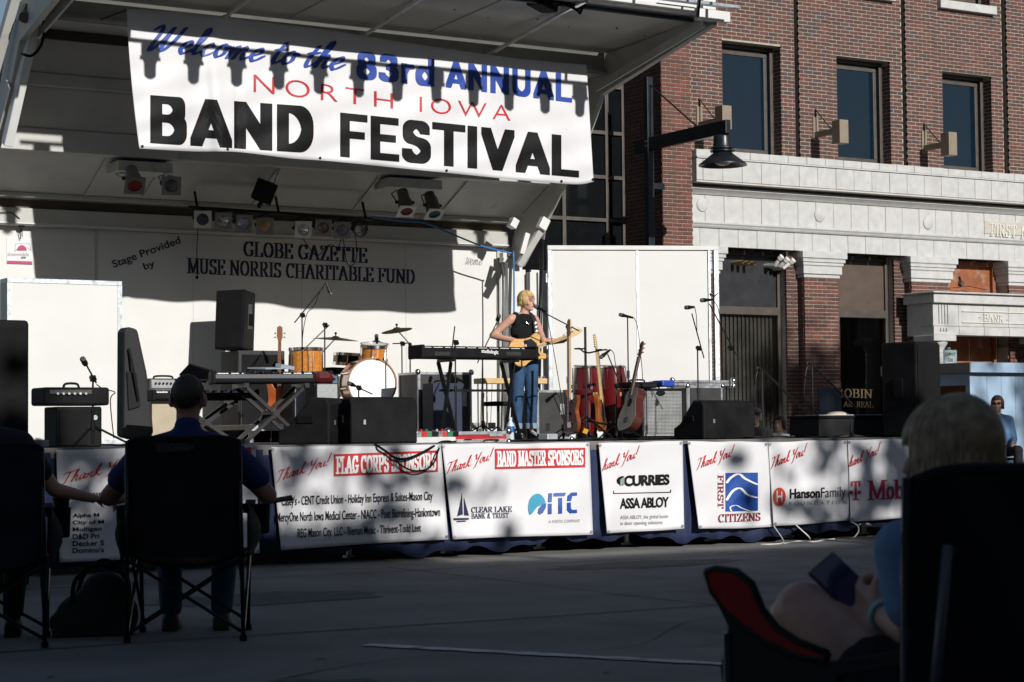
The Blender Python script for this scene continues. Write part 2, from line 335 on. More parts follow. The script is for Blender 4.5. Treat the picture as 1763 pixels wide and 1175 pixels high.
def letter(g, quad, put, name, m, parent, step=.12, lift0=0.0, stag=0.00012, split=False, ext=None):
    """g: 2-D faces; quad: image pixels (TL, TR, BL, BR); put(px, py, lift) -> world point"""
    vs, fs = g[0], g[1]; x0 = min(v[0] for v in vs); x1 = max(v[0] for v in vs); y0 = min(v[1] for v in vs); y1 = max(v[1] for v in vs)
    if ext: x0, x1, y0, y1 = ext
    if split:
        ids = g[2] if len(g) > 2 else islands(vs, fs); res = []
        for k in sorted(set(ids)): res.append(letter((vs, [f for f, i in zip(fs, ids) if i == k]), quad, put, name, m, parent, step, lift0, stag, False, (x0, x1, y0, y1)))
        return res
    bm = bmesh.new()
    for k, f in enumerate(fs):
        q = [bm.verts.new((vs[i][0], vs[i][1], (k % 17) * stag)) for i in f]
        try: bm.faces.new(q)
        except ValueError: pass
    bmesh.ops.remove_doubles(bm, verts=bm.verts, dist=1e-6)
    TL, TR, BL, BR = quad; wpx = max(abs(TR[0] - TL[0]), 1)
    lim = step * 200 / wpx * max(x1 - x0, 1e-6)
    for _ in range(4):
        es = [e for e in bm.edges if e.calc_length() > lim]
        if not es: break
        bmesh.ops.subdivide_edges(bm, edges=es, cuts=1); bmesh.ops.triangulate(bm, faces=[f for f in bm.faces if len(f.verts) > 4])
    for v in bm.verts:
        s = (v.co.x - x0) / (x1 - x0); t = (v.co.y - y0) / (y1 - y0); top = (TL[0] + (TR[0] - TL[0]) * s, TL[1] + (TR[1] - TL[1]) * s); bot = (BL[0] + (BR[0] - BL[0]) * s, BL[1] + (BR[1] - BL[1]) * s)
        v.co = put(bot[0] + (top[0] - bot[0]) * t, bot[1] + (top[1] - bot[1]) * t, lift0 + v.co.z)
    me = bpy.data.meshes.new(name); bm.to_mesh(me); bm.free()
    if parent is not None:
        inv = (Matrix.Translation(parent.location) @ parent.rotation_euler.to_matrix().to_4x4()).inverted(); me.transform(inv)
    o = link(name, me, m, parent)
    if len(g) > 2 and len(set(g[2])) > 1 and ext is None or (ext is None and len(set(islands(vs, fs))) > 1): o['kind'] = 'stuff'
    return o
def Q(x0, yt0, x1, yt1, yb0, yb1): return ((x0, yt0), (x1, yt1), (x0, yb0), (x1, yb1))
# ------------------------------------------------------------------ one continuous surface from capsules and ellipsoids
def blob(name, mb, m, parent, voxel=.012, it=6, dec=None):
    me = bpy.data.meshes.new(name); me.from_pydata(mb.v, [], mb.f); me.update()
    o = bpy.data.objects.new(name, me); COL.objects.link(o)
    r = o.modifiers.new('r', 'REMESH'); r.mode = 'VOXEL'; r.voxel_size = voxel; r.use_smooth_shade = True
    if it: s = o.modifiers.new('s', 'SMOOTH'); s.factor = .5; s.iterations = it
    dg = bpy.context.evaluated_depsgraph_get(); m2 = bpy.data.meshes.new_from_object(o.evaluated_get(dg))
    bpy.data.objects.remove(o); bpy.data.meshes.remove(me); m2.name = name; m2.materials.clear()
    for p in m2.polygons: p.use_smooth = True
    return link(name, m2, m, parent)
# ================================================================== GROUND
CONC = mat('street_concrete', (.195, .190, .180), .85, var=.24, scale=1.3, bump=.3, bscale=60, dirt=((.115, .11, .105), .55, .57))
JOINT = mat('tar_joint', (.03, .03, .03), .7)
street = struct('street', MB().add([(-300, -300, 0), (400, -300, 0), (400, 500, 0), (-300, 500, 0)], [(0, 1, 2, 3)]), CONC)
def strip(pts, w, z, name, m, par, wob=.012):
    mb = MB(); n = 60; a = Vector(pts[0]); b = Vector(pts[1]); d = (b - a); t = Vector((-d.y, d.x)).normalized(); vs = []
    for i in range(n + 1):
        p = a + d * (i / n) + t * (R.uniform(-wob, wob)); ww = w * R.uniform(.7, 1.2) / 2
        vs += [(p.x - t.x * ww, p.y - t.y * ww, z), (p.x + t.x * ww, p.y + t.y * ww, z)]
    fs = [(2 * i, 2 * i + 2, 2 * i + 3, 2 * i + 1) for i in range(n)]
    return obj(name, mb.add(vs, fs), m, par, fix=True)
for yy in (9.2, 12.9, 5.4, 1.5): strip([(-12, yy), (26, yy + .1)], .026, .004, 'slab_joint', JOINT, street)
for xx in (-2.5, 2.1, 6.8, 11.6, 16.3): strip([(xx, -4), (xx + .1, 13.4)], .02, .003, 'slab_joint', JOINT, street)
PAINT = mat('worn_road_paint', (.62, .62, .60), .8, var=.2, scale=9, dirt=((.30, .29, .28), 7, .54))
strip([(4.27, 8.5), (6.17, 5.06)], .10, .006, 'parking_line', PAINT, street, .003)
strip([(4.27 - 3.1, 8.5), (6.17 - 3.1, 5.06)], .10, .006, 'parking_line', PAINT, street, .003)
strip([(4.27 + 3.1, 8.5), (6.17 + 3.1, 5.06)], .10, .006, 'parking_line', PAINT, street, .003)
def crack(pts, w=.008):
    P = crom([(a, b, .0045) for a, b in pts], 8); vs = []; 
    for i, p in enumerate(P): ww = w * R.uniform(.4, 1.2) / 2; vs += [(p.x + R.uniform(-.01, .01), p.y - ww, .0045), (p.x, p.y + ww + .002, .0045)]
    obj('crack', MB().add(vs, [(2 * i, 2 * i + 2, 2 * i + 3, 2 * i + 1) for i in range(len(P) - 1)]), JOINT, street, fix=True)
crack([(3.2, 7.4), (4.1, 7.9), (5.2, 7.7), (6.3, 8.6), (7.6, 8.4)]); crack([(5.9, 12.6), (7.0, 11.8), (8.3, 11.9), (9.8, 10.9)]); crack([(1.6, 11.2), (2.8, 10.6), (4.0, 11.0), (5.1, 10.4)]); crack([(7.5, 9.3), (8.8, 7.9), (9.3, 6.2)]); crack([(2.2, 5.2), (3.0, 6.1), (4.4, 6.0)])
PATCH = mat('asphalt_patch', (.10, .098, .095), .9, var=.3, scale=6, bump=.4)
for cx_, cy_, rx_, ry_ in ((5.0, 11.3, .8, .45), (8.6, 12.4, .9, .35), (3.3, 7.0, .5, .5), (9.8, 9.4, .7, .4)):
    n_ = 26; obj('tar_patch', MB().add([(cx_ + rx_ * math.cos(2 * PI * k / n_) * R.uniform(.8, 1.1), cy_ + ry_ * math.sin(2 * PI * k / n_) * R.uniform(.8, 1.1), .0025) for k in range(n_)], [tuple(range(n_))]), PATCH, street)
GUM = mat('gum_spot', (.06, .06, .06), .8); gm = MB()
for k in range(90):
    x_, y_, r_ = R.uniform(2, 11), R.uniform(4, 13.6), R.uniform(.008, .022); gm.add([(x_ + r_ * math.cos(q) * 1.3, y_ + r_ * math.sin(q), .0052) for q in (0, .9, 1.8, 2.7, 3.6, 4.5, 5.4)], [tuple(range(7))])
o = obj('gum_spots', gm, GUM, street); o['kind'] = 'stuff'
WALKM = mat('sidewalk_concrete', (.36, .35, .33), .85, var=.12, scale=2, bump=.2)
walk = struct('sidewalk', MB().bx(-40, 70, 24.6, 27.3, -.3, .14), WALKM)
tag(obj('kerb', MB().bx(-40, 70, 24.42, 24.597, -.3, .15), mat('kerb_stone', (.33, .32, .31), .85, var=.15), None, bevel=.02), kind='structure')

# ================================================================== BANK BUILDING
YU = 27.45; YF = 27.40; YA = 27.08
BRM = [mat('brick_%s' % n, c, .85, var=.22, scale=9, bump=.3, bscale=50) for n, c in
       (('red', (.118, .046, .037)), ('deep_red', (.098, .042, .035)), ('maroon', (.078, .038, .034)), ('plum', (.066, .046, .048)), ('bright', (.155, .051, .037)))]
MORT = mat('mortar', (.37, .335, .275), .95, var=.15, scale=8, bump=.3)
STONE = mat('limestone', (.48, .48, .47), .8, var=.10, scale=7, bump=.2, bscale=70, dirt=((.40, .385, .355), 2.1, .68))
STONED = mat('limestone_warm_trim', (.50, .48, .45), .85, var=.1)  # slightly warmer limestone for soffits, risers and steps
WFRAME = mat('bronze_window_frame', (.085, .072, .062), .5, .3, var=.15)
GLASS = mat('dark_window_glass', (.004, .012, .024), .03, 0, var=.05, spec=.5); GLASS.node_tree.nodes['Principled BSDF'].inputs['IOR'].default_value = 1.6
BLIND = mat('window_with_blinds', (.16, .145, .10), .5, var=.25, scale=30, stretch=(1, 1, .02), coat=.6)
xL = XP(1181, YF, 350)
bank = thing('bank_building', 'red brick bank with pale limestone entablature and dark recessed windows', 'building', (xL, YF, 0))
BR = []           # (centre, size, material index)
def add_bricks(a0, a1, z0, z1, face, holes=(), axis='x', pal=(0, 0, 1, 1, 2, 2, 3), dep=.05):
    n = int((z1 - z0) / .0677)
    for r in range(n):
        z = z0 + (r + .5) * .0677; x = a0 - (.1015 if r % 2 else 0)
        while x < a1 - .02:
            s = max(x + .0065, a0); e = min(x + .1965, a1); x += .203
            for h0, h1, g0, g1 in holes:
                if g0 - .02 < z < g1 + .02:
                    if s >= h0 and e <= h1: s = e
                    elif s < h0 < e: e = h0
                    elif s < h1 < e: s = h1
            if e - s < .03: continue
            c = (s + e) / 2; d = R.uniform(-.0025, .0025); k = R.choice(pal)
            if axis == 'x': BR.append(((c, face + dep / 2 + d, z), (e - s, dep, .0545), k))
            else: BR.append(((face + dep / 2 + d, c, z), (dep, e - s, .0545), k))
def wall(name, x0, x1, z0, z1, y0, y1, holes, m, par):
    xs = sorted({x0, x1, *[h for q in holes for h in q[:2]]}); mb = MB()
    for a, b in zip(xs[:-1], xs[1:]):
        z = z0
        for h in sorted([q for q in holes if q[0] <= a + 1e-6 and q[1] >= b - 1e-6], key=lambda q: q[2]):
            if h[2] > z: mb.bx(a, b, y0, y1, z, h[2])
            z = h[3]
        if z < z1: mb.bx(a, b, y0, y1, z, z1)
    return wobj(name, mb, m, par)
ZT = 9.45
zS = ZP(1300, 270, YA) + .06                     # top of the stone, foot of the upper brickwork
X = lambda px, y=200: XP(px, YU, y)
wins = [(X(1246), X(1347), zS, ZP(1300, 75, YU)), (X(1443.4), X(1535), zS, ZP(1490, 101, YU)), (X(1625), X(1709.4), zS, ZP(1668, 127, YU))]
sill3 = ZP(1665, 12, YU); win3 = (X(1617, 0), X(1714, 0), sill3 + .06, ZT - .1)
wins2 = [(w[0], w[1], win3[2], win3[3]) for w in wins]
xR = X(1763) + 3.3
add_w = [(X(1800), X(1878), zS, wins[2][3])]
grooves = [(X(1371), X(1377.5)), (X(1556), X(1562)), (X(1729), X(1736.5)), (X(1893), X(1900))]
gh = [(g[0], g[1], zS, ZT) for g in grooves]
holes = wins + wins2 + add_w
steps = [X(1231), X(1429), X(1611), X(1778)]
edges = [xL] + [e for g in grooves for e in g] + [xR]
for i in range(0, len(edges), 2):
    a, b = edges[i], edges[i + 1]; sp = [s for s in steps if a < s < b]
    for (c, d, dy) in ([(a, sp[0], 0), (sp[0], b, .022)] if sp else [(a, b, 0)]):
        add_bricks(c, d, zS, ZT, YU + dy, holes)
        wall('wall', c, d, zS, ZT, YU + dy + .006, YU + .45, [h for h in holes if h[0] > c and h[1] < d], MORT, bank)
wobj('groove_backing', MB().bx(xL, xR, YU + .452, YU + .6, zS, ZT), MORT, bank)
# plain brick further up, out of the photograph
BRTEX = bpy.data.materials.new('brickwork_far'); BRTEX.use_nodes = True; _n = BRTEX.node_tree.nodes; _b = _n.new('ShaderNodeTexBrick'); _b.inputs['Scale'].default_value = 1; _b.inputs['Brick Width'].default_value = .203; _b.inputs['Row Height'].default_value = .0677; _b.inputs['Mortar Size'].default_value = .006
_b.inputs['Color1'].default_value = (.2, .055, .04, 1); _b.inputs['Color2'].default_value = (.12, .045, .04, 1); _b.inputs['Mortar'].default_value = (.4, .36, .29, 1)
_tc = _n.new('ShaderNodeTexCoord'); _mp = _n.new('ShaderNodeMapping'); _mp.inputs['Rotation'].default_value = (PI / 2, 0, 0); BRTEX.node_tree.links.new(_tc.outputs['Object'], _mp.inputs[0]); BRTEX.node_tree.links.new(_mp.outputs[0], _b.inputs['Vector']); BRTEX.node_tree.links.new(_b.outputs['Color'], _n['Principled BSDF'].inputs['Base Color']); _n['Principled BSDF'].inputs['Roughness'].default_value = .9
wobj('upper_wall', MB().bx(xL - .7, xR, YU, YU + .5, ZT + .004, 12.5), BRTEX, bank)
wobj('rear_mass', MB().bx(xL, xR + 6, YU + .62, YU + 14, .1, 12.4), MORT, bank)
def upper_window(w, i):
    x0, x1, z0, z1 = w; y = YU + .24
    f = MB(); t = .07
    f.bx(x0, x1, y, y + .06, z1 - t, z1).bx(x0, x1, y, y + .06, z0, z0 + t).bx(x0, x0 + t, y, y + .06, z0 + t, z1 - t).bx(x1 - t, x1, y, y + .06, z0 + t, z1 - t)
    a = t + .035; f.bx(x0 + a, x1 - a, y + .05, y + .1, z1 - a - t, z1 - a).bx(x0 + a, x1 - a, y + .05, y + .1, z0 + a, z0 + a + t).bx(x0 + a, x0 + a + t, y + .05, y + .1, z0 + a + t, z1 - a - t).bx(x1 - a - t, x1 - a, y + .05, y + .1, z0 + a + t, z1 - a - t)
    o = wobj('window', f, WFRAME, bank, bevel=.006); inv = o
    p = wobj('pane', MB().bx(x0 + .05, x1 - .05, y + .07, y + .08, z0 + .05, z1 - .05), GLASS, bank); p.parent = o
for i, w in enumerate(wins + wins2 + add_w): upper_window(w, i); add_bricks(YU + .02, YU + .235, w[2], min(w[3], ZT), w[1] - .006, (), 'y', (1, 2, 2, 3), .02)  # jamb bricks drawn from the darker colours, shade put into the palette
for w in wins2:
    wobj('sill', MB().bx(w[0] - .09, w[1] + .09, YU - .08, YU + .22, w[2] - .16, w[2] - .002), STONE, bank, bevel=.01)
for w in wins + add_w:
    wobj('sill', MB().bx(w[0] - .02, w[1] + .02, YU + .03, YU + .24, w[2] - .03, w[2] + .05), STONE, bank, bevel=.008)
# ---- limestone courses, each block its own piece
def blocks(name, x0, x1, z0, z1, yf, yb, wd, off=0.0, bev=.006, m=STONE):
    x = x0 - off
    while x < x1:
        a = max(x, x0) + .003; b = min(x + wd, x1) - .003; x += wd
        if b - a > .05: wobj(name, MB().bx(a, b, yf + R.uniform(0, .004), yb, z0 + .003, z1 - .003), m, bank, bevel=bev)
zA = ZP(1300, 280, YA); zB = ZP(1300, 316.5, YA); zC = ZP(1300, 390, YF); zD = ZP(1300, 428.5, YF)
xe = xR
blocks('coping_block', xL, xe, zA + .03, zS, YA, YU + .03, .415, .1, .012)
wobj('bead_moulding', MB().bx(xL, xe, YA - .025, YU, zA + .006, zA + .028), STONE, bank)
blocks('attic_block', xL + .0, xe, zB, zA, YA, YU, .415, .28)
wobj('soffit', MB().bx(xL, xe, YA + .004, YF + .2, zB - .03, zB - .004), STONED, bank)
zC1 = zB - .20
mm = MB()
prof = [(YF + .1, zC1 + .12), (YF - .13, zC1 + .12), (YF - .13, zC1 + .085), (YF - .09, zC1 + .06), (YF - .05, zC1 + .03), (YF - .02, zC1), (YF + .1, zC1)]
mm.prism(prof, lambda y, z: (xL - .04, y, z), lambda y, z: (xe, y, z)); wobj('cornice_moulding', mm, STONE, bank, fix=True)
wobj('cornice_bed', MB().bx(xL, xe, YF - .01, YU, zC1 + .12, zB - .03), STONED, bank)
blocks('frieze_block', xL, xe, zC + .03, zC1, YF, YU, .405, -.0)
prof = [(YF + .1, zC + .03), (YF - .07, zC + .03), (YF - .07, zC + .0), (YF - .05, zC - .02), (YF - .035, zC - .05), (YF - .015, zC - .07), (YF + .1, zC - .07)]
mm = MB().prism(prof, lambda y, z: (xL - .02, y, z), lambda y, z: (xe, y, z)); wobj('string_course', mm, STONE, bank, fix=True)
blocks('architrave_block', xL, xe, zD, zC - .07, YF + .01, YU + .02, .41, .12)
for px, py in ((1209, 353), (1411, 371), (1597.5, 384.5), (1800, 402)):
    c = PY(px, py, YF); q = Matrix.Rotation(PI / 2, 3, 'X')
    wobj('roundel', MB().lathe([(.001, .028), (.10, .028), (.118, .015), (.12, -.02), (.001, -.02)], (c.x, YF, c.z), 28, q), STONE, bank, smooth='auto', fix=True)
# inscription tablet
put = lambda px, py, l: PY(px, py, YF - .022 - l)
c0 = PY(1694, 378, YF); c1 = PY(1763, 412, YF)
tab = wobj('inscription_tablet', MB().bx(c0.x, c0.x + 4.2, YF - .015, YF + .02, c1.z + .06, c0.z - .02), mat('weathered_tablet', (.46, .44, .39), .85, var=.15), bank, bevel=.01)
GST = mat('limestone_letter', (.62, .60, .55), .8, var=.08)
for (a, b, t) in ((1704.5, 1750, 'FIRST'), (1757, 1769, 'N')):
    s = (b - a) * .085; y = 385 + (a - 1704) * .085
    L = letter(serif2d(t, .13, .05), Q(a, y, b, y + s, y + 21.5, y + 21 + s), lambda px, py, l: PY(px, py, YF - .018 - l), 'raised_letter', GST, bank, split=True)
    for l_ in L: s_ = l_.modifiers.new('t', 'SOLIDIFY'); s_.thickness = .022; s_.offset = 0
# ---- ground-floor windows, pilasters and portico
ZG = .14
def lowx(px): return XP(px, YF, 480)
yw = YF + .42
def low_window(x0, x1, tr, upm, lowm, nm):
    f = MB(); y = yw; t = .06; zt = zD
    f.bx(x0, x0 + t, y - .05, y + .05, .62, zt).bx(x1 - t, x1, y - .05, y + .05, .62, zt).bx(x0 + t, x1 - t, y - .05, y + .05, zt - .08, zt).bx(x0 + t, x1 - t, y - .07, y + .05, tr - .07, tr + .07).bx(x0 + t, x1 - t, y - .05, y + .05, .62, .7)
    o = wobj('window', f, WFRAME, bank, bevel=.008)
    wobj('pane', MB().bx(x0 + t, x1 - t, y, y + .02, tr + .07, zt - .08), upm, bank).parent = o
    if lowm == 'blinds':
        p = MB(); n = int((x1 - x0 - .2) / .085)
        for i in range(n): xx = x0 + .1 + (i + .5) * (x1 - x0 - .2) / n; p.box((xx, y + .05, (tr + .7) / 2), (.08, .004, tr - .82), (0, 0, .35))
        q = wobj('blind_slats', p, mat('vertical_blind', (.40, .39, .36), .8), bank); q.parent = o; q['kind'] = 'stuff'
        g = bpy.data.materials.get('clear_dark_glass')
        if g is None:
            g = bpy.data.materials.new('clear_dark_glass'); g.use_nodes = True; nn = g.node_tree.nodes; ll = g.node_tree.links
            gl = nn.new('ShaderNodeBsdfGlossy'); gl.inputs['Roughness'].default_value = .02; tr_ = nn.new('ShaderNodeBsdfTransparent'); tr_.inputs[0].default_value = (.66, .66, .65, 1)
            fr = nn.new('ShaderNodeFresnel'); fr.inputs[0].default_value = 1.6; ms = nn.new('ShaderNodeMixShader'); ll.new(fr.outputs[0], ms.inputs[0]); ll.new(tr_.outputs[0], ms.inputs[1]); ll.new(gl.outputs[0], ms.inputs[2]); ll.new(ms.outputs[0], nn['Material Output'].inputs[0])
        wobj('pane', MB().bx(x0 + t, x1 - t, y - .01, y, .7, tr - .07), g, bank).parent = o
    else: wobj('pane', MB().bx(x0 + t, x1 - t, y, y + .02, .7, tr - .07), lowm, bank).parent = o
    wobj('stall_riser', MB().bx(x0, x1, y - .12, y + .1, ZG, .618), STONED, bank, bevel=.01)
    return o
BROWNP = mat('brown_panel', (.085, .060, .045), .5, var=.1); BLKP = mat('black_panel', (.02, .02, .023), .4, var=.1)
w1 = (lowx(1240), lowx(1366)); w2 = (lowx(1446), lowx(1552)); w3 = (lowx(1637), lowx(1738))
trz = ZP(1330, 537, yw)
low_window(*w1, trz, BLKP, 'blinds', 'w1'); win_b = low_window(*w2, trz, BROWNP, 'blinds', 'w2')
PIL = [(xL, lowx(1240)), (lowx(1388), lowx(1446)), (lowx(1574), lowx(1637)), (lowx(1757), lowx(1830))]
PIL = [(xL, w1[0]), (w1[1], w2[0]), (w2[1], w3[0]), (w3[1], w3[1] + .78)]
zcap = ZP(1400, 478, YF)
for i, (a, b) in enumerate(PIL):
    wobj('pilaster_core', MB().bx(a + .012, b - .012, YF + (.214 if i in (1, 2) else .03), yw + .3, ZG, zD - .002), MORT, bank)
    a2 = a + (.26 if i in (1, 2) else .0)
    add_bricks(a2, b, ZG + .3, zcap, YF + .02, (), 'x', (0, 0, 1, 4, 1, 2))
    if i in (1, 2): add_bricks(a, a2 - .02, ZG + .3, zD - .05, YF + .20, (), 'x', (1, 2, 2)); wobj('pilaster_return', MB().bx(a2 + .01, b - .015, YF + .03, YF + .21, ZG, zD - .004), MORT, bank); add_bricks(YF + .06, YF + .36, ZG + .3, zcap, a2 - .004, (), 'y', (0, 1, 2), .03)  # darker brick mix paints the shaded return beside the pilaster
    pr = [(.0, zcap), (.0, zcap + .05), (-.03, zcap + .065), (-.03, zcap + .2), (-.05, zcap + .215), (-.075, zcap + .27), (-.075, zD - .14), (-.10, zD - .12), (-.10, zD - .003)]
    mb = MB(); q = pr + [(.3, zD - .003), (.3, zcap)]
    for j in range(len(pr) - 1): mb.bx(a2 + min(pr[j][0], 0) - .01, b - min(pr[j][0], 0) + .01, YF + .01 + pr[j][0], YF + .34, pr[j][1], pr[j + 1][1] - .001 if pr[j + 1][1] > pr[j][1] else pr[j][1] + .001)
    wobj('capital', mb, STONE, bank, bevel=.006)
    wobj('pilaster_base', MB().bx(a2 - .03, b + .03, YF - .03, YF + .3, ZG, ZG + .29), STONE, bank, bevel=.015)
# boarded third opening
bd = wobj('boarded_panel', MB().bx(w3[0], w3[1], yw - .02, yw + .03, 2.2, zD), mat('rust_board', (.26, .085, .035), .8, var=.3, scale=4, dirt=((.30, .24, .19), 3, .56)), bank)
wobj('board_post', MB().bx(w3[1] - .12, w3[1] - .03, yw - .1, yw - .021, 2.2, zD - .1), mat('rust_wood', (.24, .085, .04), .8, var=.2), bank, bevel=.005)
wobj('board_rail', MB().bx(w3[0], w3[1], yw - .1, yw - .022, zD - .095, zD - .01), mat('rust_wood', (.24, .085, .04)), bank, bevel=.005)
c = PY(1658, 487, yw - .1)
wobj('junction_box', MB().box((c.x, yw - .06, c.z), (.09, .07, .08), (.2, .3, .1)).bar((c.x - .04, yw - .05, c.z + .12), (c.x, yw - .05, c.z), .05, .01), mat('old_metal', (.12, .06, .04), .7), bank)
wobj('cable', MB().tube([PY(1640, 496, yw - .2), PY(1668, 493, yw - .2), PY(1700, 500, yw - .2)], .006, 5), BLK, bank)
# portico
xp = XP(1563, YF, 505); ypf = PX(1608, 500, xp).y
zp1 = ZP(1690, 505, ypf); zp2 = ZP(1690, 524, ypf); zp3 = ZP(1690, 563, ypf) ; zp4 = ZP(1690, 578, ypf)
xq = xp + 3.4
ov = .20
mb = MB().bx(xp - ov + .17, xq, ypf - ov + .17, YF + .1, zp2, zp1 - .03).bx(xp - ov + .1, xq + .06, ypf - ov + .1, YF + .1, zp1 - .03, zp1)
blk = wobj('portico_cornice', mb, STONE, bank, bevel=.012)
x = xp + .02
wobj('portico_return', MB().bx(xp + .06, xp + .3, ypf + .1, YF + .1, zp4, zp2), STONE, bank)
while x < xq: wobj('portico_frieze_block', MB().bx(x + .003, min(x + .62, xq) - .003, ypf + .06, ypf + .4, zp3 + .003, zp2 - .003), STONE, bank, bevel=.005); wobj('portico_architrave_block', MB().bx(x + .003, min(x + .62, xq) - .003, ypf + .045, ypf + .4, zp4, zp3 - .003), STONE, bank, bevel=.005); x += .62
wobj('portico_ceiling_slab', MB().bx(xp + .1, xq, ypf + .39, YF + .05, zp4 + .3, zp4 + .33), STONED, bank)  # thin stone slab between the portico blocks and the wall
pputs = lambda px, py, l: PY(px, py, ypf + .052 - l)
L = letter(serif2d('- BANK -', .12, .05), Q(1685, 540, 1737, 544.5, 552.5, 557), pputs, 'raised_letter', GST, bank, split=True)
for l_ in L: s_ = l_.modifiers.new('t', 'SOLIDIFY'); s_.thickness = .02; s_.offset = 0
mb = MB()
for q in ((1656, 536, 1763, 546), (1656, 555, 1763, 560)):
    a = pputs(q[0], q[1], 0); b = pputs(q[2], q[3], 0); mb.bar((a.x, ypf + .05, a.z), (a.x + 2, ypf + .05, a.z), .03, .014)
wobj('tablet_border', mb, GST, bank)
mb = MB()
for k in range(4): c = pputs(1617 + 5 * k, 545, 0); mb.bx(c.x - .012, c.x + .012, ypf + .035, ypf + .07, zp3 + .05, zp2 - .03)
for k in range(3): c = pputs(1619 + 5 * k, 567, 0); mb.lathe([(.001, .03), (.014, .02), (.022, -.03), (.001, -.035)], (c.x, ypf + .03, c.z), 10)
wobj('triglyph', mb, STONE, bank)
zc = zp4
for cx in (xp + .26, xp + 2.9):
    col = wobj('portico_column', MB().lathe([(.20, ZG + .55), (.20, 1.2), (.17, zc - .33), (.18, zc - .32), (.18, zc - .30), (.165, zc - .29), (.165, zc - .24), (.2, zc - .19), (.235, zc - .13), (.235, zc - .11)], (cx, ypf + .28, 0), 28), STONE, bank, smooth='auto')
    wobj('column_abacus', MB().bx(cx - .27, cx + .27, ypf + .01, ypf + .55, zc - .11, zc - .003), STONE, bank, bevel=.01)
    wobj('column_plinth', MB().bx(cx - .28, cx + .28, ypf + .0, ypf + .56, ZG, ZG + .55), STONE, bank, bevel=.015)
wobj('entrance_recess', MB().bx(w3[0], xq, yw + .04, yw + .06, ZG, zp4 + .3), BLKP, bank)
DR = mat('entrance_brick', (.20, .10, .06), .85, var=.2)
for px in (1738, 1755):
    c = PY(px, 620, YF + .05); wobj('entrance_pier', MB().bx(c.x - .06, c.x + .09, YF + .02, YF + .3, ZG, c.z + .24), MORT, bank); add_bricks(c.x - .06, c.x + .09, ZG, c.z + .24, YF - .03, (), 'x', (0, 1, 4))
wobj('entrance_step', MB().bx(xp - .6, xq, ypf - .5, YF - .1, .1, .3), STONED, bank, bevel=.01)
# bank sign in window 2
put = lambda px, py, l: PY(px, py, yw - .02 - l)
GOLD = mat('gold_lettering', (.10, .072, .032), .6)
letter(serif2d('ROBIN', .15, .05), Q(1438, 669, 1503, 671, 684, 686), put, 'gold_letter', GOLD, bank, split=True)
letter(serif2d('AR  REAL', .13, .05), Q(1452, 691, 1503, 692.5, 700.5, 702), put, 'gold_letter', GOLD, bank, split=True)
# pipes through the first window's top panel
PIPE = mat('white_pipe', (.72, .70, .66), .45)
for k, (px, py) in enumerate(((1279, 451), (1288.5, 452.5), (1299, 453.5))):
    c = PY(px, py, yw - .3); wobj('vent_pipe', MB().tube([(c.x, yw, c.z), (c.x, yw - .3, c.z)], .034, 12, False).tube([(c.x, yw - .3, c.z), (c.x, yw, c.z)], .028, 12, False), mat('tan_pipe', (.45, .30, .17), .5), bank, smooth=True)
for k, (px, py, t, e) in enumerate(((1335, 456, 1342, 446), (1344, 458, 1352, 450), (1350, 461, 1362, 452))):
    c = PY(px - 18, py + 2, yw); d = PY(px, py, yw - .28); e_ = PY(t, e, yw - .36)
    wobj('vent_pipe', MB().tube([(c.x, yw, d.z), (d.x, yw - .28, d.z), e_], .036, 12), PIPE, bank, smooth='auto')
    wobj('pipe_collar', MB().tube([e_, Vector(e_) + Vector((.02, -.05, .04))], .05, 12), PIPE, bank, smooth='auto')
# ---- brick pier at the corner
yp = 27.2; xp0 = XP(1140.5, yp, 300); yg = PX(1074, 300, xp0).y
add_bricks(xp0, xL - .006, 2.4, ZT, yp, (), 'x', (0, 0, 1, 4, 4, 1, 0)); add_bricks(yp + .01, yg, 2.4, ZT, xp0 - .002, (), 'y', (1, 2, 2, 0), .05)  # brighter bricks for the sunlit front, darker ones paint the shaded side
pier = wobj('corner_pier', MB().bx(xp0 + .012, xL - .004, yp + .012, YU + 1.5, ZG, ZT), MORT, bank)
wobj('corner_pier_core', MB().bx(xp0 + .013, xL - .05, YU + 1.501, yg + .3, ZG, ZT), MORT, bank)
# ---- place the bricks: the 300 that show largest are objects, the rest one mesh
UN = []
for k, m_ in enumerate(BRM):
    mb = MB().bx(-.5, .5, -.5, .5, -.5, .5); me = bpy.data.meshes.new('brick'); me.from_pydata(mb.v, [], mb.f); me.materials.append(m_); UN.append(me)
def vis(b):
    q = Vector(b[0]) - CAM; z = q.dot(FW); u = q.dot(RT) / z * FPX + W / 2; v = H / 2 - q.dot(UPV) / z * FPX
    ok = 0 < u < W and 0 < v < 700
    return (0 if ok else 1, z)
BR.sort(key=vis)
for c, s, k in BR[:300]:
    o = bpy.data.objects.new('brick', UN[k]); COL.objects.link(o); o.parent = bank; o.location = Vector(c) - bank.location; o.scale = s
me = bpy.data.meshes.new('brickwork'); mb = MB(); idx = []
for c, s, k in BR[300:]:
    mb.box(c, s); idx += [k] * 6
mb.v = [tuple(Vector(p) - bank.location) for p in mb.v]; me.from_pydata(mb.v, [], mb.f)
for m_ in BRM: me.materials.append(m_)
me.polygons.foreach_set('material_index', idx); me.update()
o = bpy.data.objects.new('brickwork', me); COL.objects.link(o); o.parent = bank; o['kind'] = 'stuff'
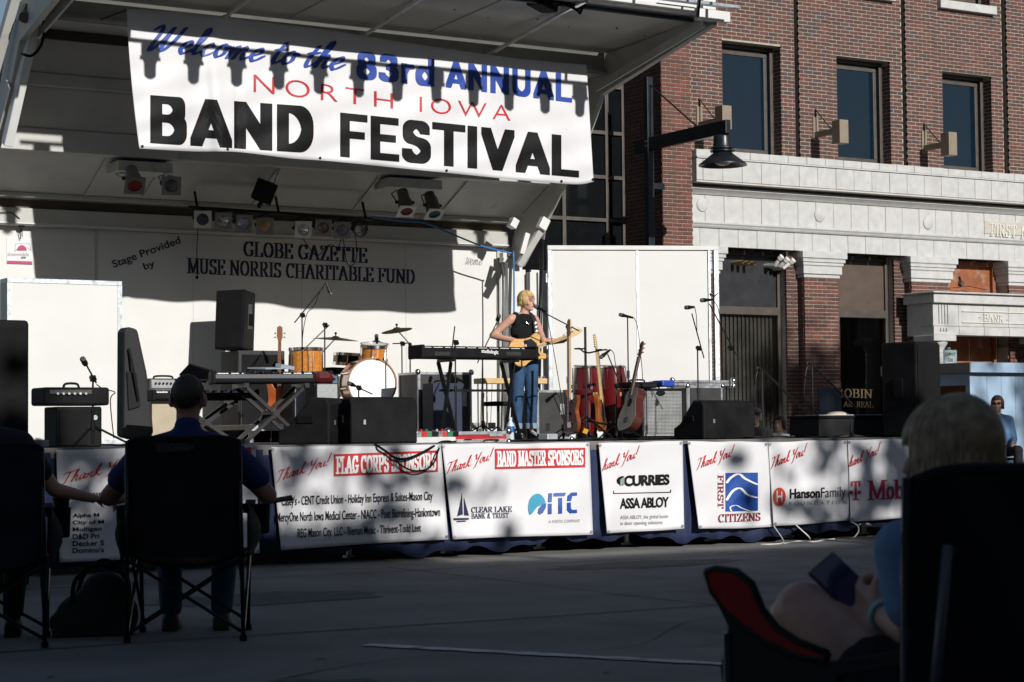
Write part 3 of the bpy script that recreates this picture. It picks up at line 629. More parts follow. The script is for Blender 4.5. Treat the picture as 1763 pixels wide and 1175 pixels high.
# ---- glazed building to the left of the pier
gx0 = xp0 - 9; glz = thing('glazed_building', 'dark glass curtain wall with bronze mullions behind the stage canopy', 'building', (xp0 - .02, yg, 0))
XG = lambda px: XP(px, yg, 350)
cols = sorted([gx0, XG(700), XG(760), XG(890), XG(969), XG(1044), xp0 - .025]); rows = [.14, 1.2] + sorted([ZP(1043, y, yg) for y in (380, 306, 229.6, 150, 75)]) + [9.8, 11.5]
for a in cols: wobj('mullion', MB().bx(a - .035, a + .0349, yg - .05, yg + .06, .14, 11.6), WFRAME, glz, bevel=.006)
for z in rows:
    for a, b in zip(cols[:-1], cols[1:]): wobj('transom', MB().bx(a + .036, b - .036, yg - .045, yg + .055, z - .03, z + .03), WFRAME, glz)
for a, b in zip(cols[:-1], cols[1:]):
    for z, t in zip(rows[:-1], rows[1:]): wobj('pane', MB().bx(a + .03, b - .03, yg + .01, yg + .02, z + .02, t - .02), mat('smoked_glass', (.006, .007, .008), .04, spec=.4), glz)
wobj('inner_wall', MB().bx(gx0, xp0 - .1, yg + .5, yg + .6, .1, 11.6), BLKP, glz)
# ---- wall lamps over the entablature
TAUPE = mat('taupe_metal', (.23, .185, .135), .55, var=.1)
for k, (bx_, by, f0, f1, t0, t1) in enumerate(((1204, 214, 1244, 1260, 181, 222), (1404, 231, 1446, 1461, 205.5, 246), (1591, 254, 1634, 1648, 227, 267))):
    b = PY(bx_, by, YU); xb = b.x; yfr = PX((f0 + f1) / 2, (t0 + t1) / 2, xb).y; s = (PY(f1, t0, yfr).x - PY(f0, t0, yfr).x); z1 = ZP(f0, t0, yfr); z0 = ZP(f0, t1, yfr)
    t = thing('wall_lamp', ('taupe box lamp on a short bracket beside the hanging cone lamp', 'taupe box lamp on a bracket at the middle window between two brick grooves', 'taupe box lamp on a bracket at the window under the upper stone sill')[k], 'lamp', (xb, YU, b.z), 0, 'box lamps along the bank front')
    obj('lamp_box', MB().bx(-s / 2, s / 2, yfr - YU, yfr - YU + s * 1.1, z0 - b.z, z1 - b.z), TAUPE, t, bevel=.008)
    obj('arm', MB().bx(-.04, .04, yfr - YU + s * 1.1 + .002, -.02, -.07, .03), TAUPE, t, bevel=.005)
    obj('wall_plate', MB().bx(-.06, .06, -.02, .04, -.12, .3), TAUPE, t, bevel=.005)
    obj('tie_rod', MB().cyl((0, -.02, .42), (0, (yfr - YU) * .55, .03), .009, n=6).cyl((0, -.015, .05), (0, -.015, .45), .014, n=6), BLKM, t)
# ---- cone lamp on a long arm
xa = xp0 - .28; y0 = PX(1117, 248, xa).y; y1 = PX(1246, 222, xa).y; za = PX(1117, 246, xa).z
DKB = mat('dark_blue_black_paint', (.012, .016, .022), .35, .2, var=.1)
t = thing('cone_street_lamp', 'black cone lamp hanging from a long arm on a steel post by the brick pier', 'street lamp', (xa, y0, .14))
zt = PX(1117, 133, xa).z
obj('post', MB().bx(-.06, .06, -.06, .06, 0, zt - .14), DKB, t, bevel=.006)
obj('wall_bracket', MB().bx(.061, .279, -.05, .05, 4.9, 5.0), DKB, t); obj('wall_bracket', MB().bx(.061, .279, -.05, .05, 2.4, 2.5), DKB, t)
obj('arm', MB().bx(-.05, .05, y1 - y0 - .12, -.061, za - .28, za - .06).bx(-.05, .05, .061, .35, za - .28, za - .06), DKB, t, bevel=.01)
obj('bolt', MB().cyl((-.07, 0, za - .12), (-.05, 0, za - .12), .02).cyl((-.07, 0, za - .2), (-.05, 0, za - .2), .02), CHROME, t)
obj('tie_rod', MB().cyl((0, -.06, zt - .28), (0, (y1 - y0) * .66, za - .06), .014, n=6), DKB, t)
lz = za - .28; yl = y1 - y0 + .04
obj('lamp_neck', MB().lathe([(.10, lz), (.14, lz - .03), (.15, lz - .17), (.16, lz - .2), (.20, lz - .21), (.20, lz - .225), (.15, lz - .23), (.15, lz - .25), (.2, lz - .255), (.2, lz - .27), (.15, lz - .28), (.15, lz - .3)], (0, yl, 0), 24), DKB, t, smooth='auto')
obj('lamp_shade', MB().lathe([(.15, lz - .29), (.2, lz - .33), (.38, lz - .47), (.385, lz - .49), (.37, lz - .485), (.18, lz - .36), (.02, lz - .34)], (0, yl, 0), 32), DKB, t, smooth='auto')
obj('lamp_glass', MB().ell((0, yl, lz - .43), (.13, .13, .06)), mat('frosted_glass', (.6, .6, .6), .3), t, smooth=True)
# ================================================================== ACROSS THE STREET, BEHIND THE AUDIENCE: casts the shade
def shade_block(x0, x1, h, y0, y1, label, m):
    t = thing('street_building', label, 'building', ((x0 + x1) / 2, y1, 0)); wobj('wall', MB().bx(x0, x1, y0, y1, 0, h), m, t)
    wobj('cornice', MB().bx(x0 + .05, x1 - .05, y1 + .003, y1 + .25, h - .5, h - .1), STONE, t); wobj('parapet', MB().bx(x0 + .1, x1 - .1, y1 - .4, y1 - .1, h + .002, h + .25), STONE, t)
    n = int((x1 - x0) / 3)
    for i in range(n):
        for z in (.9, 4.3, 7.4):
            if z + 2 < h: x = x0 + (i + .5) * (x1 - x0) / n; wobj('window', MB().bx(x - .7, x + .7, y1 - .1, y1 + .03, z, z + 2), GLASS, t)
    return t
BY = -10.0
hb = lambda yg_: SUNB * (yg_ - BY)
shade_block(-45, -4.02, hb(18.5), BY - 12, BY, 'tall brick building across the street behind the left of the audience', BRTEX)
shade_block(-4, 7.6, hb(14.3), BY - 12, BY, 'brick building with stone cornice across the street behind the audience', mat('buff_wall', (.32, .25, .17), .9))
shade_block(7.62, 14.2, hb(13.0), BY - 12, BY, 'low painted building across the street behind the audience', mat('grey_wall', (.3, .29, .28), .9))
shade_block(14.22, 60, hb(14.6), BY - 12, BY, 'wide brick building across the street behind the right of the audience', BRTEX)
LEAF = mat('leaf_green', (.055, .10, .022), .6, var=.4, scale=3); BARK = mat('bark', (.09, .07, .05), .9, var=.3, scale=12, bump=.5)
def tree(x, y, h, rad, crown0, n, seed, label, flat=1.0):
    rr = random.Random(seed); t = thing('street_tree', label, 'tree', (x, y, 0), 0, 'street trees behind the audience')
    tr = MB(); tr.tube([(0, 0, 0), (.05, .03, h * .25), (-.04, .05, h * .5), (.02, 0, h * .8)], [.22, .17, .12, .04], 10)
    tips = []
    for i in range(26):
        a = rr.uniform(0, 2 * PI); z = crown0 + (h - crown0) * rr.uniform(.0, .9); e = rad * rr.uniform(.5, 1) * math.sqrt(max(.1, 1 - ((z - crown0) / (h - crown0) * 1.4 - .55) ** 2))
        p = Vector((math.cos(a) * e, math.sin(a) * e, z + e * .25)); tr.tube([(0, 0, z * .75), p * .5 + Vector((0, 0, z * .36)), p], [.07, .04, .015], 5); tips.append(p); tips.append(p * .6 + Vector((0, 0, z * .38)))
    obj('trunk', tr, BARK, t, smooth=True); lf = MB()
    for i in range(n):
        p = rr.choice(tips) + Vector([rr.gauss(0, .42) * (1, 1, .8)[k] for k in range(3)]); s = rr.uniform(.07, .14)
        m = Euler((rr.uniform(0, 6), rr.uniform(0, 6), rr.uniform(0, 6))).to_matrix()
        lf.add([p + m @ Vector(q) * s for q in ((-.5, -1, 0), (.5, -1, .1), (.8, .2, 0), (0, 1.3, -.1), (-.8, .2, 0))], [(0, 1, 2, 3, 4)])
    obj('crown', lf, LEAF, t); return t
tree(4.7, -3.0, 8.15, 1.9, 4.0, 1000, 1, 'leafy street tree behind the seated man')
tree(6.8, -3.2, 7.95, 1.4, 4.4, 480, 2, 'rounded street tree behind the audience near the low painted building')
tree(13.0, -3.0, 8.2, 1.5, 4.3, 800, 3, 'street tree behind the girl with the phone')
tree(23.6, -2.6, 16.3, 3.1, 6.5, 2900, 4, 'tall broad street tree behind the audience facing the bank')
tree(30.0, -2.4, 15.0, 3.0, 6.5, 2900, 5, 'tall street tree at the far end facing the bank portico')
tree(18.4, -3.0, 13.4, 1.6, 6.0, 2200, 6, 'mid height street tree between the two tall ones and the girl')
# ================================================================== STAGE
DZ = .92; YS = 14.1; XS0, XS1 = 2.4, 13.75; XL, XRR, YW = 6.4, 13.8, 23.0
DECKM = mat('stage_deck', (.035, .035, .037), .6, var=.25, scale=5)
deck = thing('stage_platform', 'low black stage platform on metal legs behind the sponsor banners', 'stage', (8, YS, 0))
for i, (a, b) in enumerate([(XS0 + (XS1 - XS0) * k / 6, XS0 + (XS1 - XS0) * (k + 1) / 6) for k in range(6)]):
    for y0, y1 in ((YS + .03, 16.5), (16.504, 18.9), (18.904, 21.2)): wobj('deck_panel', MB().bx(a + .003, b - .003, y0, y1, DZ - .06, DZ), DECKM, deck)
for a, b in ((XL - .2, 10), (10.004, XRR), (XRR + .004, 16.7)): wobj('deck_panel', MB().bx(a, b, 21.204, 23.3, DZ - .06, DZ - .001), DECKM, deck)
wobj('edge_trim', MB().bx(XS0, XS1, YS, YS + .027, DZ - .075, DZ + .004), mat('worn_alu_edge', (.20, .19, .18), .45, .6, var=.3), deck, bevel=.004)
for i in range(13):
    x = XS0 + .25 + i * .91
    for y in (YS + .55, 17.6, 20.6): wobj('leg', MB().cyl((x, y, .02), (x, y, DZ - .06), .024, n=8).cyl((x, y, 0), (x, y, .02), .05, n=10), ALU, deck)
for x in (14.8, 16.5):
    for y in (21.5, 23.1): wobj('leg', MB().cyl((x, y, 0), (x, y, DZ - .06), .03, n=8), ALU, deck)
# pleated skirt
SKIRTM = mat('navy_skirt_cloth', (.014, .025, .075), .8, var=.2, bump=.2, bscale=150)
rr = random.Random(5); ph = [rr.uniform(0, 6) for _ in range(6)]
def pleat(x, t):
    w = .5 + .5 * t
    return w * (.020 * math.sin(x * 31 + ph[0] + .7 * math.sin(x * 3)) + .012 * math.sin(x * 52 + ph[1]) + .016 * math.sin(x * 11.3 + ph[2]))
def hem(x): return .075 + .03 * math.sin(x * 2.1 + 1) + .022 * math.sin(x * 7.3) + .02 * math.sin(x * 17 + 2)
sk = MB().grid(lambda u, v: (XS0 + (XS1 - XS0) * u, YS - .004 + pleat(XS0 + (XS1 - XS0) * u, v) * .6 - .0 + .025 * 0, (DZ - .03) * (1 - v) + hem(XS0 + (XS1 - XS0) * u) * v), 640, 8, (0, .003, 0))
skirt = thing('stage_skirt', 'pleated navy cloth skirt hanging round the stage platform edge', 'stage skirt', ((XS0 + XS1) / 2, YS, 0))
wobj('front_drape', sk, SKIRTM, skirt, smooth=True)
wobj('side_drape', MB().grid(lambda u, v: (XS1 + .03 + pleat(u * 7, v) * .6, YS + .03 + 7 * u, (DZ - .03) * (1 - v) + hem(u * 7) * v), 200, 6, (-.003, 0, 0)), SKIRTM, skirt, smooth=True)
# ---- trailer
tr = thing('mobile_stage_trailer', 'white fold-out mobile stage trailer with raised canopy and lettered back wall', 'stage trailer', (10, YW, 0))
xs_ = XP(166, YW, 440)
wobj('back_wall', MB().bx(xs_ + .02, XRR - .15, YW, YW + .1, DZ, 3.48), WHITE, tr)
wobj('back_wall', MB().bx(XL, xs_ - .02, YW, YW + .1, DZ, 3.48), WHITE, tr)
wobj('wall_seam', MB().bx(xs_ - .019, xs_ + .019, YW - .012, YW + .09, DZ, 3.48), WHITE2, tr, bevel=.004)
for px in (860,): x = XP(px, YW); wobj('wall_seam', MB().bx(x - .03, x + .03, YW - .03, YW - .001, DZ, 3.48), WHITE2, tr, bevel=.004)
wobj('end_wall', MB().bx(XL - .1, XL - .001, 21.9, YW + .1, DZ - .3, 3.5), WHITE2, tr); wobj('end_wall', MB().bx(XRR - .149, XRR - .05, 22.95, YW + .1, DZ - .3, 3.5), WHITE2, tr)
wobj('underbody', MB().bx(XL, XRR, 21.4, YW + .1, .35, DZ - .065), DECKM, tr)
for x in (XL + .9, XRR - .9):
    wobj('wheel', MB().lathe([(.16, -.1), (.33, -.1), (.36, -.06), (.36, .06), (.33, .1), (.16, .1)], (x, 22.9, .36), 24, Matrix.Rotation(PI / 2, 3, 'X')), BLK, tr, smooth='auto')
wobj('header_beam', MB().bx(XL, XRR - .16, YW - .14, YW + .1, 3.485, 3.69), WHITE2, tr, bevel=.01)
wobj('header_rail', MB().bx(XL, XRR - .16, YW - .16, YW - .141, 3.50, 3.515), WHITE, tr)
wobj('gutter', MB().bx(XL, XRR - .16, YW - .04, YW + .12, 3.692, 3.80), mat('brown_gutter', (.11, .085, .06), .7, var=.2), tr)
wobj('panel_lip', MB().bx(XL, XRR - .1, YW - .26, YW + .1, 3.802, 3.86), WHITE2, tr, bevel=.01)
def slab(name, a, b, th, x0, x1, m, mb=None):
    (y0, z0), (y1, z1) = a, b; d = Vector((y1 - y0, z1 - z0)).normalized(); n = Vector((-d.y, d.x)) * th
    if n.y < 0: n = -n
    P = [(y0, z0), (y1, z1), (y1 + n.x, z1 + n.y), (y0 + n.x, z0 + n.y)]
    return wobj(name, (mb or MB()).prism(P, lambda y, z: (x0, y, z), lambda y, z: (x1, y, z)), m, tr, fix=True)
xs4 = [XL + .08] + [XP(px, 22.2, 310) for px in (172, 272, 465, 640, 790)] + [XRR - .08]
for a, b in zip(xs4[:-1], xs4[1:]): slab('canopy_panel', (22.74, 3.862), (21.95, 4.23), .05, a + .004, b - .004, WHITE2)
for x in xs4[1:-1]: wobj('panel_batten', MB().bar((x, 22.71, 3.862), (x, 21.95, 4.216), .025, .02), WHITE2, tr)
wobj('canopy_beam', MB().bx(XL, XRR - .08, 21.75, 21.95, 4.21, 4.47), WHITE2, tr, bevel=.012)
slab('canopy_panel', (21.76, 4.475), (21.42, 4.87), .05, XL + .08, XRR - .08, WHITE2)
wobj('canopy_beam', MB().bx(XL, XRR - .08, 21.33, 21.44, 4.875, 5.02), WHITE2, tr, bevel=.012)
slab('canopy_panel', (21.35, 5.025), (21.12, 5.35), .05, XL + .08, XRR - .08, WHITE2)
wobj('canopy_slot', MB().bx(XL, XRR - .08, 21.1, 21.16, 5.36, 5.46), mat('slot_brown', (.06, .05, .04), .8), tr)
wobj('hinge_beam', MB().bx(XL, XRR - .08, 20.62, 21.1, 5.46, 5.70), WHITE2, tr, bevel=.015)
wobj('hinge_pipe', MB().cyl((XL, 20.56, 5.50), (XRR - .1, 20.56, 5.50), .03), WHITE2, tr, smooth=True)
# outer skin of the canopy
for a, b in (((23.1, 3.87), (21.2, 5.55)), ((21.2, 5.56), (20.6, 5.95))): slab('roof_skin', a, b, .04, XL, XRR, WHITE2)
# side cheeks
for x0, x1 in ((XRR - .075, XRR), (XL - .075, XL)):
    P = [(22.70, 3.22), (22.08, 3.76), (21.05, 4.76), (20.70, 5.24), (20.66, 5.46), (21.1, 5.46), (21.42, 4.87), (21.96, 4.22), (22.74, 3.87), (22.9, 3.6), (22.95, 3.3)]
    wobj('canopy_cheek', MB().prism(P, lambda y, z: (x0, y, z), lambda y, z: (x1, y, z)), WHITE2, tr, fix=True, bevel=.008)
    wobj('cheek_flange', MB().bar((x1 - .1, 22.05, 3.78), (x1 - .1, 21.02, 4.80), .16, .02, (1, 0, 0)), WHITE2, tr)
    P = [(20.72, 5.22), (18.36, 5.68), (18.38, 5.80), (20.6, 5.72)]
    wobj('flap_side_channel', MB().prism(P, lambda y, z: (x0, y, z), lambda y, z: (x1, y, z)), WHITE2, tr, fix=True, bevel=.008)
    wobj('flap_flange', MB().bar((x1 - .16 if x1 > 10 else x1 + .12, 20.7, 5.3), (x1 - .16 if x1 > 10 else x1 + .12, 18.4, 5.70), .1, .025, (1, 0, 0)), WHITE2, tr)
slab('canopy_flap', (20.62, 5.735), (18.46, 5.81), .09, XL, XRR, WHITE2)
for px, py in ((150, -8), (392, 27), (632, 58), (853, 88)):
    a = PY(px, py, 20.40); wobj('flap_rib', MB().cyl((a.x, 20.40, a.z), (a.x, 18.40, a.z + .23), .022, .03, 10), WENAM, tr, smooth=True)
    wobj('rib_foot', MB().box((a.x, 20.5, a.z - .0), (.07, .2, .02)), WHITE2, tr)
for px, py in ((270, 10), (515, 45), (754, 51)):
    a = PY(px, py, 20.3); wobj('flap_seam', MB().bar((a.x, 20.5, 5.733), (a.x, 18.4, 5.803), .05, .02), WHITE2, tr)
wobj('front_fascia', MB().bx(XL, XRR, 18.38, 18.455, 5.80, 6.10), WENAM, tr, bevel=.01)
wobj('front_tube', MB().cyl((XL, 18.62, 5.775), (XP(1192, 18.62, 30), 18.62, 5.775), .026), mat('blue_grey_tube', (.05, .07, .10), .4, .3), tr, smooth=True)
wobj('front_bar', MB().bx(XL, XP(1196, 18.3, 20), 18.30, 18.379, 5.805, 5.85), WENAM, tr, bevel=.008)
wobj('end_cap', MB().bx(XP(1203, 18.3, 20), XP(1256, 18.3, 20), 18.28, 18.379, 5.715, 5.845), WENAM, tr, bevel=.012)
wobj('top_rail', MB().bx(XP(1130, 18.3, 0), XP(1266, 18.3, 0), 18.2, 18.279, 5.87, 5.91), ALU, tr, bevel=.005)
a = PY(1200, 20, 17.95); wobj('rail_bracket', MB().bar((a.x, 17.95, 5.64), (a.x + .06, 17.95, 6.0), .03, .03), BLKM, tr)
for i in range(12):
    x = XL + 1.2 + i * .55; wobj('flap_rivet', MB().cyl((x, 19.4 + .2 * (i % 2), 5.774), (x, 19.4 + .2 * (i % 2), 5.764), .012, n=6), BLKM, tr)
# end posts, lift arms
for px0, px1, yy in ((877, 902, 22.84), (915, 926, 22.8), (929, 936, 22.8)):
    x0 = XP(px0, yy); x1 = XP(px1, yy); wobj('end_post', MB().bx(x0, x1, yy, yy + .1, DZ, 3.34 if px0 < 900 else 3.16), WENAM, tr, bevel=.006)
wobj('end_panel', MB().bx(XP(917, 22.92), XP(947, 22.92), 22.92, 22.97, DZ, 3.2), WHITE, tr); wobj('end_panel', MB().bx(XP(900, 22.95), XP(907, 22.95), 22.95, 22.99, DZ, 3.2), WHITE, tr)
for px in (333, 520, 700): x = XP(px, YW); wobj('sheet_joint', MB().bx(x - .003, x + .003, YW - .0025, YW - .0005, DZ, 3.48), mat('joint_grey', (.42, .42, .41), .6), tr)
wobj('lift_cylinder', MB().tube([PY(926, 745, 22.05), PY(933, 410, 22.05)], .026, 10), BLKM, tr, smooth=True)
wobj('lift_rod', MB().tube([PY(933, 412, 22.05), PY(937, 385, 22.05)], .035, 10), ALU, tr, smooth=True)
wobj('lift_arm', MB().bar(PY(893, 458, 22.15), PY(938, 385, 22.0), .07, .09, (1, 0, 0)), WHITE2, tr, bevel=.008)
wobj('lift_arm', MB().bar(PY(898, 438, 22.1), PY(908, 402, 22.1), .05, .07, (1, 0, 0)), WENAM, tr, bevel=.008)
wobj('hinge_block', MB().box(PY(935, 386, 21.98), (.12, .1, .16), (0, .5, 0)), WENAM, tr, bevel=.01)
wobj('hinge_block', MB().box(PY(883, 385, 22.2), (.1, .12, .13), (0, .5, 0)), WENAM, tr, bevel=.01)
wobj('outlet_box', MB().box(PY(868, 444, YW - .2), (.09, .1, .13)), WENAM, tr, bevel=.006)
wobj('conduit', MB().tube([PY(866, 452, YW - .18), PY(868, 470, YW - .18), PY(869, 745, YW - .18)], .014, 8), ALU, tr, smooth=True)
wobj('left_lift_arm', MB().bar(PY(12, 250, 21.2), PY(62, 30, 20.6), .14, .1, (1, 0, 0)), WENAM, tr, bevel=.012)
wobj('left_lift_arm', MB().bar(PY(-15, 140, 21.2), PY(30, -20, 20.6), .12, .1, (1, 0, 0)), WHITE2, tr, bevel=.012)
wobj('left_joint', MB().box(PY(46, 24, 20.55), (.13, .16, .2), (.3, .4, 0)).cyl(PY(40, 30, 20.45), PY(55, 30, 20.55), .06), BLKM, tr, bevel=.008)
wobj('hydraulic_hose', MB().tube(crom([PY(60, 5, 20.5), PY(75, 40, 20.5), PY(72, 75, 20.5), PY(55, 96, 20.5), PY(36, 92, 20.5)]), .016, 7), BLK, tr, smooth=True)
# back wall lettering
wput = lambda px, py, l: PY(px, py, YW - .003 - l)
def bw(g, q, name='letter', m=NAVY): return letter(g, q, wput, name, m, tr, step=.5, split=True)
bw(serif2d('GLOBE GAZETTE', .2, .06), Q(419, 415.5, 633, 427.5, 441.5, 453.5))
bw(serif2d('MUSE NORRIS CHARITABLE FUND', .2, .06), Q(321, 444, 714.5, 465, 471, 489.5))
def rotq(x0, y0, x1, y1, h, d=0):
    dx, dy = x1 - x0, y1 - y0; L = math.hypot(dx, dy); nx, ny = dy / L * h, -dx / L * h; ex, ey = -dy / L * d, dx / L * d
    return ((x0 + nx, y0 + ny), (x1 + nx, y1 + ny), (x0 + ex, y0 + ey), (x1 + ex, y1 + ey))
bw(font2d('Stage Provided', .018), rotq(196, 462, 312, 419, 13.5, 4))
bw(font2d('by', .018), rotq(249, 465, 268, 458, 12, 4))
bw(script2d('eme', .08, .04), Q(809, 446, 831, 447, 457, 458), m=GREYLET); bw(script2d('W', .1, .05), Q(801, 443, 812, 444, 456, 457), m=GREYLET)
# maker's plate on the wall
wobj('maker_plate', MB().bx(XP(11, YW, 430), XP(56, YW, 430), YW - .012, YW - .001, ZP(33, 455, YW), ZP(33, 410, YW)), VINYLW, tr)
pput = lambda px, py, l: PY(px, py, YW - .015 - l)
MAG = mat('magenta_print', (.42, .03, .13), .5)
letter(poly2d([(p[0], p[1]) for p in arc(0, 0, 1, 1, 0, 180, 14)]), Q(29, 422.5, 46, 422.5, 432, 432), pput, 'plate_print', MAG, tr); letter(poly2d([(0, 0), (1, 0), (1, 1), (0, 1)]), Q(12, 449, 55.5, 450.5, 454, 455.5), pput, 'plate_print', MAG, tr)
letter(font2d('showmobile'), Q(13, 434.5, 50, 435.5, 441, 441.5), pput, 'plate_print', GREYLET, tr); letter(script2d('een', .1, .05), Q(36, 442, 45, 442, 446, 446), pput, 'plate_print', BLKLET, tr)
letter(nib2d([[(0, .1), (.05, .9), (.9, 1), (.95, .6), (1, .2)], [(0, .1), (.2, .5), (.8, .55), (1, .2)]], .02, .03), Q(25, 418, 54, 420, 434, 434), pput, 'plate_print', GREYLET, tr)
wobj('hook_socket', MB().tube([PY(36, 376, YW - .1), PY(37, 392, YW - .1)], .035, 8).tube([PY(35, 392, YW - .1), PY(35, 412, YW - .05)], .006, 5).tube([PY(38, 392, YW - .1), PY(38, 408, YW - .05)], .006, 5), BLKM, tr)
wobj('wall_cable', MB().tube(crom([PY(0, 366, YW - .17), PY(20, 367, YW - .17), PY(34, 377, YW - .15)]), .006, 5), BLK, tr)
BLUEC = mat('blue_cable', (.02, .16, .42), .4)
solo('blue_cable', MB().tube(crom([PY(640, 374, 22.5), PY(690, 381, 22.45), PY(730, 384, 22.4), PY(780, 404, 22.35), PY(830, 424, 22.3), PY(879, 436, 22.25), PY(884, 440, 22.2), PY(885, 520, 22.2), PY(884, 600, 22.2), PY(882, 680, 22.2), PY(884, 755, 22.2)]), .011, 6), BLUEC, 'bright blue cable swagged under the canopy and down the corner post', 'cable', PY(884, 755, 22.2), smooth=True)
# ---- right wing
a = Vector((14.18, 22.75, 0)); b = Vector((16.35, 21.82, 0)); d = (b - a); Lw = d.length; wr = math.atan2(d.y, d.x)
wg = thing('stage_wing', 'tall white hinged wing panel with silver frame at the bank end of the stage', 'panel', (a.x, a.y, DZ), wr); zh = 3.52 - DZ
obj('panel', MB().bx(.06, Lw * .515, -.02, .02, .06, zh - .06), WHITE, wg); obj('panel', MB().bx(Lw * .53, Lw - .15, -.02, .02, .06, zh - .06), WHITE, wg)
obj('frame_rail', MB().bx(0, Lw, -.05, .05, zh - .06, zh), WENAM, wg, bevel=.006); obj('frame_rail', MB().bx(0, Lw, -.05, .05, 0, .06), ALU, wg, bevel=.006)
obj('frame_stile', MB().bx(0, .06, -.045, .05, .061, zh - .061), ALU, wg, bevel=.006); obj('frame_stile', MB().bx(Lw - .07, Lw, -.045, .05, .061, zh - .061), ALU, wg, bevel=.006); obj('frame_stile', MB().bx(Lw - .15, Lw - .11, -.04, .03, .061, zh - .061), ALU, wg, bevel=.006)
obj('centre_strip', MB().bx(Lw * .515 + .001, Lw * .53 - .001, -.028, .02, .061, zh - .061), ALU, wg)
obj('strap', MB().tube(crom([(Lw - .13, -.05, .75 * zh), (Lw - .08, -.07, .735 * zh), (Lw - .02, -.05, .75 * zh)]), .008, 5), BLK, wg)
for z in (.3, 1.2, 2.1): obj('hinge', MB().cyl((-.015, -.03, z), (-.015, -.03, z + .12), .014), ALU, wg)
# ---- left panel box
yl = 20.9; xl0 = XP(12, yl, 600); xl1 = XP(210, yl, 600); zt = ZP(110, 481.5, yl)
pn = thing('stage_screen', 'white screen box with galvanised metal edges standing before the trailer wall', 'screen', ((xl0 + xl1) / 2, yl, DZ)); w2_ = (xl1 - xl0) / 2; h2 = zt - DZ
obj('panel', MB().bx(-w2_ + .05, w2_ - .05, .0, .25, .05, h2 - .05), WHITE, pn)
GALV = mat('galvanised_edge', (.48, .52, .55), .45, .7, var=.3, scale=20)
obj('edge_strip', MB().bx(-w2_, w2_, -.008, .26, h2 - .049, h2), GALV, pn, bevel=.003); obj('edge_strip', MB().bx(-w2_, w2_, -.008, .26, 0, .049), GALV, pn); obj('edge_strip', MB().bx(-w2_, -w2_ + .049, -.007, .0, .05, h2 - .05), GALV, pn); obj('edge_strip', MB().bx(w2_ - .049, w2_, -.007, .26, .05, h2 - .05), GALV, pn)
obj('side_face', MB().bx(-w2_, -w2_ + .049, .001, .26, .05, h2 - .05), WHITE2, pn)
# ================================================================== WELCOME BANNER
YBN = 19.7
wb = thing('welcome_banner', 'large white welcome banner with blue, red and black lettering hung under the canopy', 'banner', PY(630, 280, YBN))
topc = crom([(218, 15, 0), (300, 21, 0), (395, 31, 0), (560, 52, 0), (700, 74, 0), (860, 97, 0), (940, 106, 0), (1010, 112, 0)], 8)
botc = crom([(240, 256, 0), (330, 261, 0), (408, 262, 0), (500, 273, 0), (570, 278, 0), (700, 291, 0), (870, 308, 0), (960, 316, 0), (1000, 317.5, 0), (1022, 313, 0)], 8)
def lerpc(c, u): x = u * (len(c) - 1); i = min(int(x), len(c) - 2); return c[i].lerp(c[i + 1], x - i)
def bwave(px, py):
    v = max(0, min(1, (py - 15 - (px - 218) * .12) / 230)); s = .022 * math.sin(px * .021 + 1.0) * (.3 + .7 * v) + .018 * math.sin(px * .057 + py * .004) * v
    s += -.05 * math.exp(-((px - 372 - (py - 150) * .08) / 14) ** 2) * (.35 + .65 * v) + .03 * math.exp(-((px - 408) / 10) ** 2) * v
    s += .012 * math.sin(px * .03 + py * .11) * v
    return s
def bput(px, py, l): return PY(px, py, YBN + bwave(px, py) - l)
def bgrid(u, v):
    t = lerpc(topc, u); b = lerpc(botc, u); p = t.lerp(b, v); e = 4 * (v - v * v)
    px = p.x - (3 * e if u < .02 else 0); return bput(px, p.y, 0)
wobj('cloth', MB().grid(bgrid, 170, 34, (0, .003, 0)), VINYLW, wb, smooth=True)
lf_ = .007
def wl(g, q, name, m): return letter(g, q, bput, 'letter', m, wb, step=.05, lift0=lf_, split=not name.startswith('script'))
wl(script2d('Welcome to the', .125, .055), ((262, 36.5), (604, 73), (252, 89), (594, 125)), 'script_lettering', BLUELET)
wl(sans2d('83rd', .28, .19, .14), Q(614, 87.5, 748, 102, 136, 150), 'blue_lettering', BLUELET)
wl(sans2d('ANNUAL', .26, .19, .14), Q(768, 105, 985, 128, 150.5, 177), 'blue_lettering', BLUELET)
wl(font2d('NORTH', -.012, space=1.35), Q(437, 128, 677, 161, 158.5, 187.5), 'red_lettering', REDLET)
wl(font2d('IOWA', -.012, space=1.35), Q(723, 166.5, 879, 182, 192.5, 208.5), 'red_lettering', REDLET)
wl(sans2d('BAND', .30, .20, .13), Q(259, 164, 540, 184, 246.5, 264), 'black_lettering', BLKLET)
wl(sans2d('FESTIVAL', .29, .20, .13), Q(586, 194, 997, 236, 270, 306), 'black_lettering', BLKLET)
for u in (.01, .2, .42, .6, .79, .99):
    t = lerpc(botc, u); c = bput(t.x, t.y - 4, .006); wobj('grommet', MB().lathe([(.008, 0), (.016, 0), (.016, .004), (.008, .004)], c, 12, Matrix.Rotation(PI / 2, 3, 'X')), BLKM, wb)
for u in (.0, .36, .72, 1.0):
    t = lerpc(topc, u); c = bput(t.x, t.y + 3, 0); wobj('tie_cord', MB().tube([c, (c.x + (.0 if u < .99 else .15), 20.5, c.z + .05)], .008, 5), BLK, wb)
